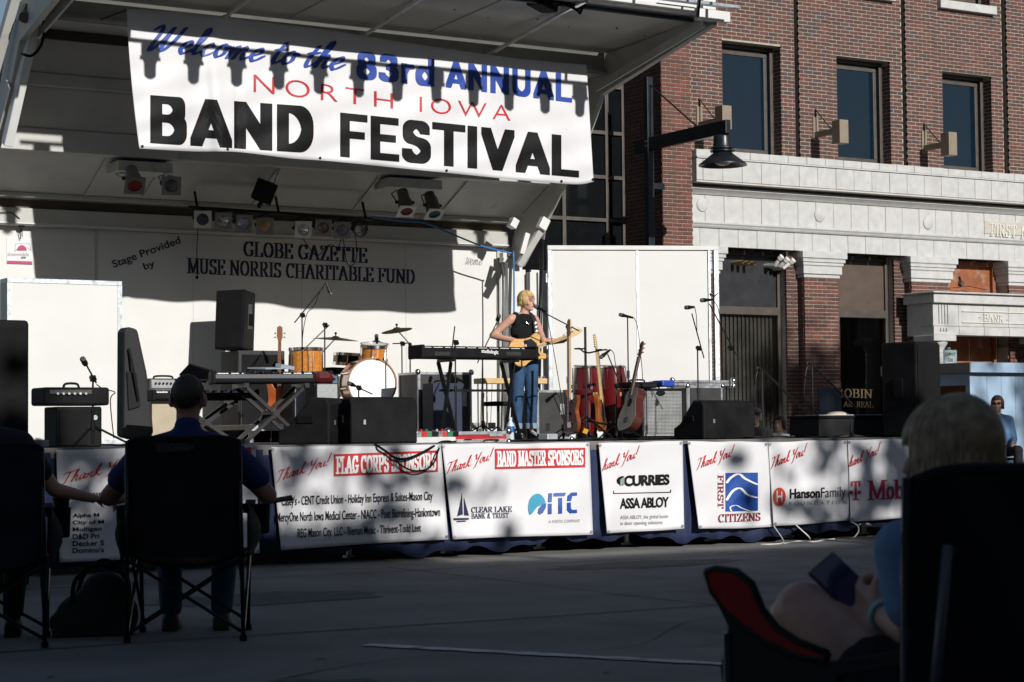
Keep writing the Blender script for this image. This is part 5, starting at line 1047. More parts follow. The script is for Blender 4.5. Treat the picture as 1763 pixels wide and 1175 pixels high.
# ---- keyboard amplifier pair, far stage end
t = thing('keyboard_case', 'black briefcase-like amplifier head resting on a small speaker cabinet', 'amplifier', PY(123, 700, 15.2)); a = PY(66, 699, 15.2); b = PY(178, 668, 15.2)
wobj('case', MB().bx(a.x, b.x, 15.05, 15.4, a.z, b.z), BLK, t, bevel=.02); wobj('control_panel', MB().bx(a.x + .04, b.x - .15, 15.04, 15.049, a.z + .09, b.z - .02), mat('panel_grey', (.05, .05, .05), .4), t); wobj('handle', MB().tube(crom([(a.x + .2, 15.2, b.z), (a.x + .22, 15.2, b.z + .03), (b.x - .22, 15.2, b.z + .03), (b.x - .2, 15.2, b.z)]), .01, 6), BLK, t)
for k in range(6): wobj('knob', MB().cyl((a.x + .1 + k * .045, 15.04, b.z - .05), (a.x + .1 + k * .045, 15.025, b.z - .05), .01, n=8), ALU, t)
a = PY(87, 764, 15.25); b = PY(165, 700, 15.25); t = thing('small_cabinet', 'small black speaker cabinet under the amplifier head', 'speaker', (a.x * .5 + b.x * .5, 15.3, DZ)); wobj('cabinet', MB().bx(a.x, b.x, 15.1, 15.42, DZ, b.z - .004), BLK, t, bevel=.015); wobj('grille', MB().bx(a.x + .02, b.x - .12, 15.085, 15.099, DZ + .02, b.z - .03), GRILL, t); wobj('badge', MB().cyl((b.x - .06, 15.1, b.z - .09), (b.x - .06, 15.09, b.z - .09), .02), ALU, t)
solo('power_brick', MB().box(FL(70, 15.0) + Vector((0, 0, .032)), (.1, .08, .06), (0, 0, .3)), mat('blue_grey_plastic', (.05, .06, .08), .5), 'small blue grey power box on the stage beside the speaker cabinet', 'power box', FL(70, 15.0), bevel=.008)
# ---- leaning gig bag
t = thing('gig_bag', 'tall black padded gig bag propped upright beside the white screen', 'bag', FL(240, 18.2)); B = [(214, 572), (219, 562), (238, 567), (243, 590), (254, 640), (262, 700), (266, 748), (232, 757), (213, 752)]
wobj('bag', MB().prism([(p[0], p[1]) for p in B[::-1]], lambda x, y: PY(x, y, 18.15), lambda x, y: PY(x, y, 18.15) + Vector((0, .22, 0))), mat('nylon_black', (.016, .016, .018), .75, bump=.3, bscale=90), t, bevel=.03, fix=True)
wobj('pocket', MB().prism([(p[0], p[1]) for p in [(219, 640), (236, 642), (243, 700), (222, 706)][::-1]], lambda x, y: PY(x, y, 18.12), lambda x, y: PY(x, y, 18.12) + Vector((0, .05, 0))), DARK, t, bevel=.01, fix=True); wobj('strap', MB().tube(crom([PY(222, 600, 18.12), PY(230, 640, 18.08), PY(238, 690, 18.1)]), .012, 6), BLK, t)
# ---- amplifiers beyond the seated man's head
def amp(label, px0, px1, py0, py1, Y, d, grille_m, panel=None, name='guitar_amplifier', body=None, logo=None, floor=DZ):
    a = PY(px0, py1, Y); b = PY(px1, py0, Y); h = b.z - floor; w = b.x - a.x; t = thing(name, label, 'amplifier', ((a.x + b.x) / 2, Y, floor)); body = body or BLK
    obj('cabinet', MB().bx(-w / 2, w / 2, 0, d, 0, h), body, t, bevel=.012); pz = h - .1 if panel else h - .03
    obj('grille_cloth', MB().bx(-w / 2 + .02, w / 2 - .02, -.008, -.0005, .03, pz - .005), grille_m, t)
    if panel:
        obj('control_panel', MB().bx(-w / 2 + .02, w / 2 - .02, -.01, -.0005, pz + .003, h - .015), panel, t)
        n = 8
        for k in range(n): obj('knob', MB().cyl((-w / 2 + .06 + k * (w - .12) / (n - 1), -.01, (pz + h) / 2), (-w / 2 + .06 + k * (w - .12) / (n - 1), -.03, (pz + h) / 2), .011, n=8), BLKM, t)
    obj('handle', MB().tube(crom([(-.1, d / 2, h), (-.08, d / 2, h + .025), (.08, d / 2, h + .025), (.1, d / 2, h)]), .01, 6), BLK, t); return t
SILVERG = mat('silver_grille_cloth', (.34, .36, .36), .7, var=.15, scale=60, bump=.3, bscale=300); TWEED = mat('wheat_grille', (.42, .36, .26), .8, var=.1)
amp('tall combo amplifier with wheat coloured grille behind the seated man', 258, 318, 690, 756, 18.8, .3, TWEED, floor=DZ)
t = amp('grey amplifier head with wire front stacked on the wheat grilled combo', 257, 322, 652, 686, 18.8, .28, mat('head_grille', (.10, .10, .10), .5, .3), mat('steel_panel', (.35, .36, .37), .4, .6), 'amplifier_head', mat('grey_tolex', (.05, .05, .052), .7), floor=ZP(290, 687, 18.8))
amp('silver grilled combo amplifier with blue control strip by the bass drum', 543, 583, 645, 692, 19.4, .26, SILVERG, mat('blue_silver_panel', (.14, .24, .34), .35, .5), floor=DZ)
amp('silver grilled combo amplifier half hidden behind the keyboard stand', 505, 541, 652, 716, 19.9, .26, SILVERG, mat('dark_panel', (.05, .05, .06), .4), floor=DZ)
solo('laptop', MB().box(PY(340, 643, 18.6), (.30, .02, .2), (1.0, .25, .1)).box(PY(335, 655, 18.6), (.3, .2, .016), (0, 0, .1)), BLK, 'open black folding tray tilted on top of the stacked amplifiers', 'tray', PY(335, 656, 18.6), bevel=.004)
# ---- keyboards
def keyboard(label, c, L, d, h, rotz, body, keys_front, panel=None, tilt=0.0):
    t = thing('stage_keyboard', label, 'keyboard', c, rotz)
    obj('body', MB().bx(-L / 2, L / 2, -d / 2, d / 2, 0, h), body, t, bevel=.02)
    y0, y1 = (-d / 2 - .012, -d / 2 + .13) if keys_front else (d / 2 - .13, d / 2 + .012)
    n = int(L / .0235) - 4; kw = (L - .1) / n
    kb = MB(); bk = MB()
    for i in range(n):
        x = -L / 2 + .05 + i * kw; kb.bx(x + .001, x + kw - .001, y0, y1, h + .001, h + .014)
        if i % 7 in (0, 1, 3, 4, 5): bk.bx(x + kw * .68, x + kw * 1.32, (y0 + .06) if keys_front else y0, y1 if keys_front else y1 - .06, h + .0145, h + .026)
    o = obj('white_keys', kb, mat('ivory_key', (.7, .7, .68), .3), t); o['kind'] = 'stuff'; o = obj('black_keys', bk, BLKM, t); o['kind'] = 'stuff'
    for k in range(9): x = -L / 2 + .15 + k * (L - .3) / 8; yy = d / 2 - .08 if keys_front else -d / 2 + .08; obj('knob', MB().cyl((x, yy, h), (x, yy, h + .018), .012, n=8), BLKM, t)
    for s in (-1, 1): obj('end_block', MB().bx(s * L / 2 - .02, s * L / 2 + .02, -d / 2 - .006, d / 2 + .006, -.004, h + .03), body, t, bevel=.012)
    return t
def xstand(label, base, half, h, rotz, ydepth=.34):
    t = thing('keyboard_stand', label, 'keyboard stand', base, rotz)
    for y in (-ydepth / 2, ydepth / 2):
        obj('leg', MB().bar((-half, y, .02), (half, y, h - .02), .03, .05, (0, 1, 0)), BLKM, t); obj('leg', MB().bar((half, y + .035, .02), (-half, y + .035, h - .02), .03, .05, (0, 1, 0)), BLKM, t)
    for s in (-1, 1): obj('support_rail', MB().bar((s * half, -ydepth / 2 - .05, h - .02), (s * half, ydepth / 2 + .06, h - .02), .04, .04), BLKM, t); obj('foot', MB().bar((s * half, -ydepth / 2 - .06, .025), (s * half, ydepth / 2 + .06, .025), .045, .045), BLK, t)
    obj('pivot', MB().cyl((0, -ydepth / 2 - .03, h / 2), (0, ydepth / 2 + .06, h / 2), .03), BLKM, t); return t
MAROON = mat('maroon_gloss', (.085, .008, .010), .25, var=.1, coat=.5)
c = PY(466, 661, 16.6); kb_ = keyboard('black stage keyboard with dark red ends and pale front edge on a crossed stand', c, 1.05, .33, .085, -.3, BLK, False)
obj('front_edge', MB().bx(-.51, .36, -.172, -.1655, .045, .08), mat('pale_edge', (.09, .095, .105), .6), kb_); obj('red_cheek', MB().bx(.37, .56, -.19, .19, -.006, .105), MAROON, kb_, bevel=.05)
xstand('heavy crossed stand under the red-ended keyboard', Vector((c.x, c.y, DZ)), .28, c.z - DZ, -.15)
o = solo('papers', MB().box(c + Vector((-.02, -.02, .14)), (.34, .22, .012), (.05, -.03, .4)).box(c + Vector((.12, -.05, .155)), (.16, .08, .03), (.2, .1, .3)), mat('pale_blue_clutter', (.30, .36, .42), .6), 'pale papers and pedal lying on the red-ended keyboard', 'papers', c + Vector((0, 0, .13)))
c = PY(350, 690, 17.2); keyboard("slim black keyboard behind the seated man's shoulder", c, .95, .28, .07, -.2, BLK, False); xstand('dark crossed stand under the slim black keyboard', Vector((c.x, c.y, DZ)), .26, c.z - DZ, -.2)
# long keyboard seen from behind
a = PY(717, 612, 18.0); b = PY(912, 618, 18.0); c = (a + b) / 2; c.z = ZP(815, 619, 18.0)
t = keyboard('long black stage keyboard seen from its back in front of the singer', c, b.x - a.x, .30, .11, 0.0, BLK, False)
letter(font2d('studiologic', .02), Q(829, 601, 858, 603.5, 609.5, 612), lambda px, py, l: PY(px, py, 18.0 - .15 - .003 - l), 'maker_lettering', WHLET, t)
for px in (765, 888): p = PY(px, 609, 17.8); wobj('port_plate', MB().bx(p.x - .09, p.x + .09, 17.842, 17.849, p.z - .02, p.z + .02), mat('port_grey', (.035, .035, .035), .3), t)
t = thing('keyboard_stand', 'four-legged black stand carrying the long stage keyboard', 'keyboard stand', Vector((c.x, 18.0, DZ))); hz = c.z - DZ
for s in (-1, 1):
    obj('leg', MB().bar((.38 * s - .1, -.14, 0), (.38 * s + .16, .1, hz - .03), .03, .03), BLKM, t); obj('leg', MB().bar((.38 * s + .12, -.10, 0), (.38 * s + .02, .12, hz - .03), .03, .03), BLKM, t); obj('rail', MB().bar((.38 * s + .05, -.17, hz - .015), (.38 * s + .05, .17, hz - .015), .04, .03), BLKM, t)
obj('cross_bar', MB().bar((-.36, .1, hz * .62), (.5, .1, hz * .62), .025, .025), BLKM, t)
# ---- drums
SPARK = mat('orange_sparkle_wrap', (.52, .20, .035), .25, var=.35, scale=55, coat=.6); HEADW = mat('drum_head', (.82, .82, .82), .45, var=.03); BRASS = mat('cymbal_bronze', (.45, .33, .14), .28, .95, var=.15, scale=10); WOODH = mat('hoop_wood', (.30, .13, .05), .35, coat=.4)
rz = Vector((0, 0, DZ + .20))
ris = thing('drum_riser', 'low wooden drum riser behind the wedge monitors', 'riser', (XP(640, 21.5), 21.5, DZ)); x0 = XP(430, 20.7); x1 = XP(850, 20.7)
for k in range(4): wobj('plank', MB().bx(x0 + (x1 - x0) * k / 4 + .004, x0 + (x1 - x0) * (k + 1) / 4 - .004, 20.68, 22.7, DZ + .14, DZ + .2), mat('riser_ply', (.34, .28, .20), .7, var=.2), ris, bevel=.004)
for k in range(6): x = x0 + .1 + (x1 - x0 - .2) * k / 5; wobj('leg', MB().cyl((x, 20.9, DZ), (x, 20.9, DZ + .14), .03).cyl((x, 22.5, DZ), (x, 22.5, DZ + .14), .03), ALU, ris)
wobj('rim', MB().bx(x0, x1, 20.655, 20.679, DZ + .13, DZ + .205), ALU, ris, bevel=.003)
def drum(name, label, c, r, L, axis, top=HEADW, shell=SPARK, hoop=CHROME, legs=None, lugs=8):
    d = Vector(axis).normalized(); q = d.to_track_quat('Z', 'Y').to_matrix(); t = thing(name, label, 'drum', c)
    obj('shell', MB().lathe([(r, -L / 2), (r, L / 2)], (0, 0, 0), 32, q), shell, t, smooth='auto')
    for s in (-1, 1):
        obj('head', MB().lathe([(.001, s * (L / 2 + .004)), (r - .004, s * (L / 2 + .003)), (r - .003, s * (L / 2 - .006)), (.001, s * (L / 2 - .008))], (0, 0, 0), 32, q), top, t, smooth='auto', fix=True)
        obj('hoop', MB().lathe([(r + .001, s * L / 2 - .018), (r + .016, s * L / 2 - .018), (r + .016, s * L / 2 + .018), (r + .001, s * L / 2 + .018), (r + .001, s * L / 2 - .018)], (0, 0, 0), 32, q), hoop, t, smooth='auto', fix=True)
    for k in range(lugs):
        a = 2 * PI * k / lugs + .2; p = q @ Vector((math.cos(a) * (r + .012), math.sin(a) * (r + .012), 0)); obj('lug', MB().bar(p - d * L * .32, p + d * L * .32, .018, .014), CHROME, t)
        e = q @ Vector((math.cos(a) * (r + .02), math.sin(a) * (r + .02), 0)); obj('tension_rod', MB().cyl(e - d * (L / 2 + .01), e + d * (L / 2 + .01), .004, n=5), CHROME, t)
    for l in legs or (): obj('leg', MB().cyl(Vector(l[0]), Vector(l[1]), .009, n=6), CHROME, t)
    return t
bdY = 21.25; bc = PY(633, 661, bdY); fz = DZ + .2 - bc.z
drum('bass_drum', 'orange sparkle bass drum with plain white front head', Vector((bc.x, bdY, bc.z)), .285, .42, (-.22, -1, 0), hoop=WOODH, legs=(((-.24, -.1, -.12), (-.40, -.2, fz)), ((.24, -.1, -.12), (.40, -.2, fz))), lugs=10)
tc_ = PY(644, 609, 21.2); drum('rack_tom', 'orange sparkle rack tom mounted above the bass drum', tc_, .155, .20, (-.05, -.18, 1), legs=(((0, .05, -.1), (-.02, .12, -.42)),), lugs=6)
fc = PY(527, 628, 21.4); drum('floor_tom', 'orange sparkle floor tom behind the red keyboard', fc, .195, .36, (0, 0, 1), legs=tuple(((.2 * math.cos(a), .2 * math.sin(a), .12), (.23 * math.cos(a), .23 * math.sin(a), DZ + .2 - fc.z)) for a in (.5, 2.6, 4.7)), lugs=6)
sc_ = PY(602, 619, 21.75); drum('snare_drum', 'shallow black snare drum between the toms', sc_, .178, .12, (.05, -.05, 1), shell=BLKM, legs=tuple(((.02, 0, -.06), (.25 * math.cos(a), .25 * math.sin(a), DZ + .2 - sc_.z)) for a in (.5, 2.6, 4.7)), lugs=8)
def cymbal(label, c, r, axis, base_px, Yb, armfrom=None):
    q = Vector(axis).normalized().to_track_quat('Z', 'Y').to_matrix(); b = Vector((XP(base_px, Yb, 740), Yb, DZ + .2)); t = thing('cymbal_stand', label, 'cymbal', b, 0, 'cymbals of the drum kit'); c = Vector(c) - b
    obj('cymbal', MB().lathe([(.001, .03), (.03, .027), (.05, .012), (r * .5, .004), (r, -.014), (r, -.0155), (r * .5, .002), (.05, .009), (.001, .026)], c, 40, q), BRASS, t, smooth='auto')
    obj('wing_nut', MB().cyl(c, c + Vector((0, 0, .07)), .007).ell(c + Vector((0, 0, .06)), .016), BLKM, t)
    el = Vector((0, 0, max(.5, c.z - .18))); obj('pole', MB().cyl((0, 0, .1), el, .011, n=8), CHROME, t); obj('arm', MB().cyl(el, c, .008, n=8), CHROME, t); obj('joint', MB().ell(el, .024), BLKM, t)
    for k in range(3): a = .4 + k * 2.1; obj('leg', MB().cyl((0, 0, .22), (.24 * math.cos(a), .24 * math.sin(a), .01), .008, n=6), CHROME, t)
cymbal('wide bronze crash cymbal over the floor tom', PY(578, 583, 21.3), .275, (.03, -.1, 1), 553, 21.5)
cymbal('bronze ride cymbal tilted toward the wing side', PY(683, 568, 21.3), .19, (-.22, -.1, 1), 707, 21.2)
cymbal('flat bronze hi-hat cymbal behind the rack tom', PY(648, 590, 21.9), .17, (0, -.08, 1), 661, 22.0)
solo('drum_throne_pad', MB().lathe([(.001, 0), (.17, 0), (.18, .03), (.17, .08), (.001, .09)], PY(572, 638, 22.2) - Vector((0, 0, .05)), 20).cyl(Vector((PY(572, 638, 22.2).x, 22.2, DZ + .2)), PY(572, 638, 22.2) - Vector((0, 0, .05)), .03), BLK, 'black round drum stool behind the bass drum', 'stool', Vector((PY(572, 638, 22.2).x, 22.2, DZ + .2)), smooth='auto')
# ---- flight cases
CASEP = mat('case_laminate', (.03, .03, .031), .5, var=.2); 
def fcase(label, px0, px1, py0, Y, d, floor=DZ, pyb=None, rot=0, lid=True, panelm=None):
    a = PY(px0, py0, Y); b = PY(px1, py0, Y); zb = floor if pyb is None else ZP(px0, pyb, Y); w = b.x - a.x; h = (a.z + b.z) / 2 - zb; t = thing('flight_case', label, 'flight case', ((a.x + b.x) / 2, Y, zb), rot)
    obj('panels', MB().bx(-w / 2 + .008, w / 2 - .008, .008, d, .008, h - .008), panelm or CASEP, t)
    e = .028
    for x in (-w / 2, w / 2 - e):
        for y in (0, d - e): obj('edge_angle', MB().bx(x, x + e, y, y + e, e, h - e), ALU, t)
    for z in (0, h - e):
        for y in (0, d - e): obj('edge_angle', MB().bx(-w / 2, w / 2, y, y + e, z, z + e), ALU, t)
        for x in (-w / 2, w / 2 - e): obj('edge_angle', MB().bx(x, x + e, e + .0005, d - e - .0005, z + .0005, z + e - .0005), ALU, t)
    for x in (-w / 2, w / 2):
        for z in (0, h): obj('ball_corner', MB().ell((x, .01, z), .035, 10, 6), CHROME, t, smooth=True)
    obj('recessed_handle', MB().bx(w * .18, w * .40, -.004, .0075, h * .5, h * .72), ALU, t, bevel=.004); obj('latch', MB().bx(-w * .25, -w * .12, -.006, .0075, h * .18, h * .34), CHROME, t, bevel=.003); return t
fcase('open amplifier rack case with the navy amp inside, behind the long keyboard', 720, 812, 641, 20.1, .5)
t = amp('small navy blue amplifier standing before the open rack case', 746, 796, 660, 706, 19.7, .26, mat('navy_grille', (.012, .02, .05), .6), None, body=mat('navy_tolex', (.014, .022, .055), .6), floor=DZ)
fcase('upright black flight case with recessed silver handle beside the singer', 924, 983, 672, 19.5, .5)
fcase('shallow silver-edged case lid lying over the deep case by the wing', 1158, 1263, 655, 19.9, .5, pyb=664)
fcase('deep black case with chrome latches behind the grilled bass cabinet', 1184, 1244, 664.5, 19.9, .45)
fcase('low red and grey equipment case on the stage edge at the singer side', 772, 876, 743, 15.3, .3, panelm=RED)
t = amp('silver mesh bass cabinet with oval badge under a slim head', 1106, 1174, 669, 752, 18.6, .4, mat('silver_mesh', (.44, .45, .45), .4, .5, var=.1, scale=90, bump=.6, bscale=220), None, 'bass_cabinet')
gb = MB(); wv = .45
# woven wire of the mesh grille
c0 = t.location; a = PY(1107, 751, 18.6); b = PY(1173, 670, 18.6); nx_ = 26; nz_ = 30; mbb = MB()
for i in range(nx_ + 1): x = a.x + .02 + (b.x - a.x - .04) * i / nx_; mbb.bx(x - .0035, x + .0035, 18.578, 18.585, a.z + .03, b.z - .03)
for j in range(nz_ + 1): z = a.z + .03 + (b.z - a.z - .06) * j / nz_; mbb.bx(a.x + .02, b.x - .02, 18.570, 18.577, z - .0035, z + .0035)
o = wobj('wire_mesh', mbb, mat('mesh_wire', (.62, .63, .63), .35, .6), t); o['kind'] = 'stuff'
bgp = PY(1138, 677, 18.56); wobj('badge', MB().lathe([(.001, .006), (.04, .006), (.042, 0), (.001, 0)], (bgp.x, 18.566, bgp.z), 20, Matrix.Rotation(PI / 2, 3, 'X'), 1.5, .8), BLKM, t)
amp('slim black amplifier head on the bass cabinet', 1088, 1132, 658, 668, 18.7, .3, mat('head_vents', (.05, .05, .05), .4), None, 'amplifier_head', floor=ZP(1110, 668.3, 18.7))
solo('blue_pouch', MB().box(PY(1142, 661, 18.75), (.19, .2, .075), (0, 0, .1)), mat('blue_plastic', (.02, .06, .35), .35), 'shiny blue tin on top of the bass cabinet', 'tin', PY(1142, 666, 18.75), bevel=.02)
# ---- stool and table
t = thing('bar_stool', 'round black stool with chrome stem behind the singer', 'stool', FL(858, 19.9)); zt = ZP(858, 692, 19.9) - DZ
obj('seat', MB().lathe([(.001, zt - .05), (.16, zt - .05), (.17, zt - .03), (.165, zt), (.001, zt + .006)], (0, 0, 0), 24), BLK, t, smooth='auto'); obj('stem', MB().cyl((0, 0, .1), (0, 0, zt - .05), .016), BLKM, t)
for k in range(3): a = .3 + k * 2.1; obj('leg', MB().cyl((0, 0, .16), (.2 * math.cos(a), .2 * math.sin(a), .01), .01, n=6), CHROME, t)
t = thing('pedal_steel', 'narrow pale wooden pedal instrument on thin rod legs behind the singer', 'instrument', FL(870, 20.4)); a = PY(826, 661, 20.4); b = PY(935, 661, 20.4)
wobj('deck', MB().bx(a.x, b.x, 20.3, 20.55, a.z, a.z + .065), MAPLE, t, bevel=.006)
for x in (a.x + .05, b.x - .05):
    for y in (20.32, 20.53): wobj('leg', MB().cyl((x, y, DZ), (x, y, a.z), .01, n=6), CHROME, t)
for x in (a.x + .15, a.x + .25, a.x + .35): wobj('rod', MB().cyl((x, 20.42, DZ + .1), (x + .03, 20.42, a.z), .004, n=5), CHROME, t)
for k in range(4): p = PY(944 + 6 * k, 656, 20.35); wobj('tuning_peg', MB().cyl((b.x - .1 + .03 * k, 20.35, a.z + .065), (b.x - .1 + .03 * k, 20.35, a.z + .09), .008, n=6), CHROME, t)
# ---- congas
CONG = mat('cherry_conga', (.105, .006, .008), .22, var=.25, scale=9, coat=.6, stretch=(1, 1, .15))
for k, (px, Y, lab) in enumerate(((1010, 19.7, 'cherry red conga drum behind the sunburst bass'), (1056, 19.7, 'cherry red conga drum behind the orange guitar'))):
    b = FL(px, Y); zt = ZP(px, 629, Y) - DZ; t = thing('conga_drum', lab, 'drum', b, 0, 'pair of cherry congas')
    obj('shell', MB().lathe([(.115, .06), (.125, .08), (.15, zt * .35), (.168, zt * .62), (.16, zt * .8), (.14, zt - .03)], (0, 0, 0), 28), CONG, t, smooth='auto'); obj('head', MB().lathe([(.142, zt - .03), (.148, zt - .01), (.14, zt), (.001, zt + .004)], (0, 0, 0), 28), mat('hide_head', (.50, .42, .28), .6), t, smooth='auto')
    obj('rim', MB().lathe([(.143, zt - .035), (.158, zt - .035), (.158, zt - .012), (.149, zt - .012)], (0, 0, 0), 28), CHROME, t, smooth='auto'); obj('base_ring', MB().lathe([(.10, .0), (.13, .0), (.13, .06), (.11, .08)], (0, 0, 0), 28), BLKM, t, smooth='auto')
    for j in range(6): a = 2 * PI * j / 6 + .3; obj('lug', MB().cyl((.166 * math.cos(a), .166 * math.sin(a), zt * .72), (.158 * math.cos(a), .158 * math.sin(a), zt - .03), .006, n=5).box((.17 * math.cos(a), .17 * math.sin(a), zt * .7), (.03, .03, .06), (0, 0, a)), CHROME, t)
    obj('label_plate', MB().box((.02, -.170, zt * .60), (.07, .006, .045)), mat('gold_label', (.45, .33, .12), .4, .5), t)
# ---- guitars
def outline(kind):
    if kind == 'tele': return crom([(-.20, 0, 0), (-.19, .10, 0), (-.10, .155, 0), (0, .135, 0), (.09, .125, 0), (.18, .15, 0), (.225, .10, 0), (.19, .035, 0), (.20, -.01, 0), (.16, -.05, 0), (.20, -.09, 0), (.235, -.12, 0), (.20, -.15, 0), (.10, -.13, 0), (0, -.125, 0), (-.10, -.155, 0), (-.19, -.10, 0)], 4, True)
    if kind == 'bass': return crom([(-.22, 0, 0), (-.20, .12, 0), (-.10, .16, 0), (.0, .13, 0), (.12, .14, 0), (.26, .16, 0), (.24, .11, 0), (.15, .05, 0), (.15, -.05, 0), (.19, -.13, 0), (.13, -.15, 0), (.02, -.115, 0), (-.10, -.16, 0), (-.20, -.12, 0)], 4, True)
    return crom([(-.24, 0, 0), (-.22, .13, 0), (-.11, .2, 0), (.02, .165, 0), (.10, .125, 0), (.18, .145, 0), (.24, .10, 0), (.25, 0, 0), (.24, -.10, 0), (.18, -.145, 0), (.10, -.125, 0), (.02, -.165, 0), (-.11, -.2, 0), (-.22, -.13, 0)], 4, True)
def guitar(label, origin, u, n, scale, neck, thick, body_m, top_m, neck_m, kind, head_ang=0, guard=None, pegs=6, extra=None, board=None):
    """origin: middle of the body; u: direction of the neck; n: direction the top faces"""
    u = Vector(u).normalized(); n = Vector(n); n = (n - u * n.dot(u)).normalized(); v = n.cross(u); o = Vector(origin); t = thing('guitar', label, 'guitar', o)
    F = lambda x, y, z: u * (x * scale) + v * (y * scale) + n * z
    ol = [(p.x, p.y) for p in outline(kind)]
    area = sum(ol[i][0] * ol[(i + 1) % len(ol)][1] - ol[(i + 1) % len(ol)][0] * ol[i][1] for i in range(len(ol)))
    if area < 0: ol = ol[::-1]
    obj('body', MB().prism(ol, lambda x, y: F(x, y, thick / 2), lambda x, y: F(x, y, -thick / 2)), body_m, t, bevel=.008, fix=True)
    if top_m is not None: obj('top', MB().prism([(x * .97, y * .97) for x, y in ol], lambda x, y: F(x, y, thick / 2 + .002), lambda x, y: F(x, y, thick / 2 + .0003)), top_m, t, fix=True)
    x0 = .16; x1 = neck
    obj('neck', MB().prism([(x0, -.022), (x1, -.019), (x1, .019), (x0, .022)], lambda x, y: F(x, y, thick / 2 + .016), lambda x, y: F(x, y, thick / 2 - .008)), neck_m, t, bevel=.006, fix=True)
    obj('fingerboard', MB().prism([(x0 - .03, -.023), (x1, -.019), (x1, .019), (x0 - .03, .023)], lambda x, y: F(x, y, thick / 2 + .0215), lambda x, y: F(x, y, thick / 2 + .0165)), board or neck_m, t, fix=True)
    for k in range(14): x = x1 - (x1 - .02) * (1 - 2 ** (-(k + 1) / 12)); obj('fret', MB().prism([(x - .0012, -.02), (x + .0012, -.02), (x + .0012, .02), (x - .0012, .02)], lambda a, b: F(a, b, thick / 2 + .0235), lambda a, b: F(a, b, thick / 2 + .0212)), CHROME, t)
    hs = [(x1, -.02), (x1 + .05, -.036), (x1 + .17, -.032), (x1 + .19, .0), (x1 + .17, .035), (x1 + .05, .036), (x1, .02)] if kind != 'tele' else [(x1, -.02), (x1 + .03, -.03), (x1 + .16, -.012), (x1 + .19, .0), (x1 + .18, .035), (x1 + .04, .05), (x1, .022)]
    obj('headstock', MB().prism(hs, lambda x, y: F(x, y, thick / 2 + .012), lambda x, y: F(x, y, thick / 2 - .004)), neck_m, t, bevel=.004, fix=True)
    for k in range(pegs):
        sd = 1 if (kind == 'tele' or k < pegs / 2) else -1; x = x1 + .045 + (.026 * k if kind == 'tele' else .05 * (k % (pegs // 2))); obj('tuner', MB().cyl(F(x, sd * .045, thick / 2), F(x, sd * .068, thick / 2), .007, n=6), CHROME, t)
    for k in range(pegs): y = -.014 + .028 * k / (pegs - 1); obj('string', MB().cyl(F(-.12, y, thick / 2 + .026), F(x1, y * .9, thick / 2 + .026), .0008, n=4), CHROME, t)
    obj('bridge', MB().prism([(-.15, -.04), (-.09, -.04), (-.09, .04), (-.15, .04)], lambda x, y: F(x, y, thick / 2 + .012), lambda x, y: F(x, y, thick / 2 + .0025)), CHROME if kind != 'ac' else BLKM, t, fix=True)
    if kind == 'ac': obj('sound_hole', MB().prism([(.08 + .05 * math.cos(2 * PI * k / 20), .05 * math.sin(2 * PI * k / 20)) for k in range(20)], lambda x, y: F(x, y, thick / 2 + .004), lambda x, y: F(x, y, thick / 2 + .0022)), BLK, t, fix=True)
    else: obj('pickup', MB().prism([(-.02, -.035), (.01, -.035), (.01, .035), (-.02, .035)], lambda x, y: F(x, y, thick / 2 + .012), lambda x, y: F(x, y, thick / 2 + .0025)), BLK, t, fix=True)
    if guard: obj('pickguard', MB().prism(guard[0], lambda x, y: F(x, y, thick / 2 + .006), lambda x, y: F(x, y, thick / 2 + .0026)), guard[1], t, fix=True)
    return t
ac0 = PY(1093, 708, 18.0); ac1 = PY(1118, 628, 18.0)
ACB = mat('mahogany_gloss', (.075, .016, .012), .2, var=.2, coat=.7); ACT = mat('pale_spruce', (.42, .40, .34), .35, var=.1)
guitar('dark wood acoustic guitar with pale top leaning before the bass cabinet', Vector((ac0.x, 18.05, ac0.z + .0)), (.36, .12, 1), (-1, .12, .3), 1.0, .62, .105, ACB, ACT, mat('dark_neck', (.10, .045, .025), .35), 'ac', pegs=6, board=mat('rosewood_board', (.035, .018, .012), .5))
bs0 = PY(998, 712, 17.6)
guitar('sunburst bass guitar with long pale neck on the guitar stand', Vector((bs0.x, 17.75, bs0.z)), (.045, .06, 1), (-1, .08, .12), 1.0, .82, .045, mat('sunburst', (.17, .045, .010), .22, var=.6, scale=4, coat=.7), None, mat('pale_neck', (.45, .30, .16), .4), 'bass', pegs=4, guard=([(-.1, -.10), (.08, -.12), (.12, -.02), (.02, .03), (-.12, .0)], mat('tortoise', (.13, .012, .012), .3)), board=mat('rose_board2', (.30, .20, .13), .5))
eg0 = PY(1038, 713, 17.9)
guitar('orange electric guitar with maple neck hanging at the guitar stand', Vector((eg0.x, 17.95, eg0.z)), (-.06, .06, 1), (.62, -.7, .1), .95, .72, .045, mat('amber_body', (.28, .075, .010), .22, var=.2, coat=.6), None, MAPLE, 'tele', guard=([(-.1, -.10), (.08, -.10), (.12, -.02), (.0, .03), (-.12, .0)], BLK))
g3 = PY(484, 690, 20.3)
guitar('red brown guitar standing by the dark cabinet behind the crossed stand', Vector((g3.x, 20.35, g3.z)), (.04, .05, 1), (-.5, -.9, .1), .9, .74, .045, mat('copper_body', (.30, .07, .014), .25, var=.3, coat=.5), None, mat('dark_neck2', (.22, .09, .04), .4), 'bass', pegs=4)
t = thing('guitar_stand', 'black double guitar stand with yokes holding the bass and orange guitar', 'guitar stand', FL(1014, 17.8)); hs = ZP(1014, 563, 17.8) - DZ
obj('pole', MB().cyl((0, .05, .05), (0, .05, hs), .014, n=8), BLKM, t)
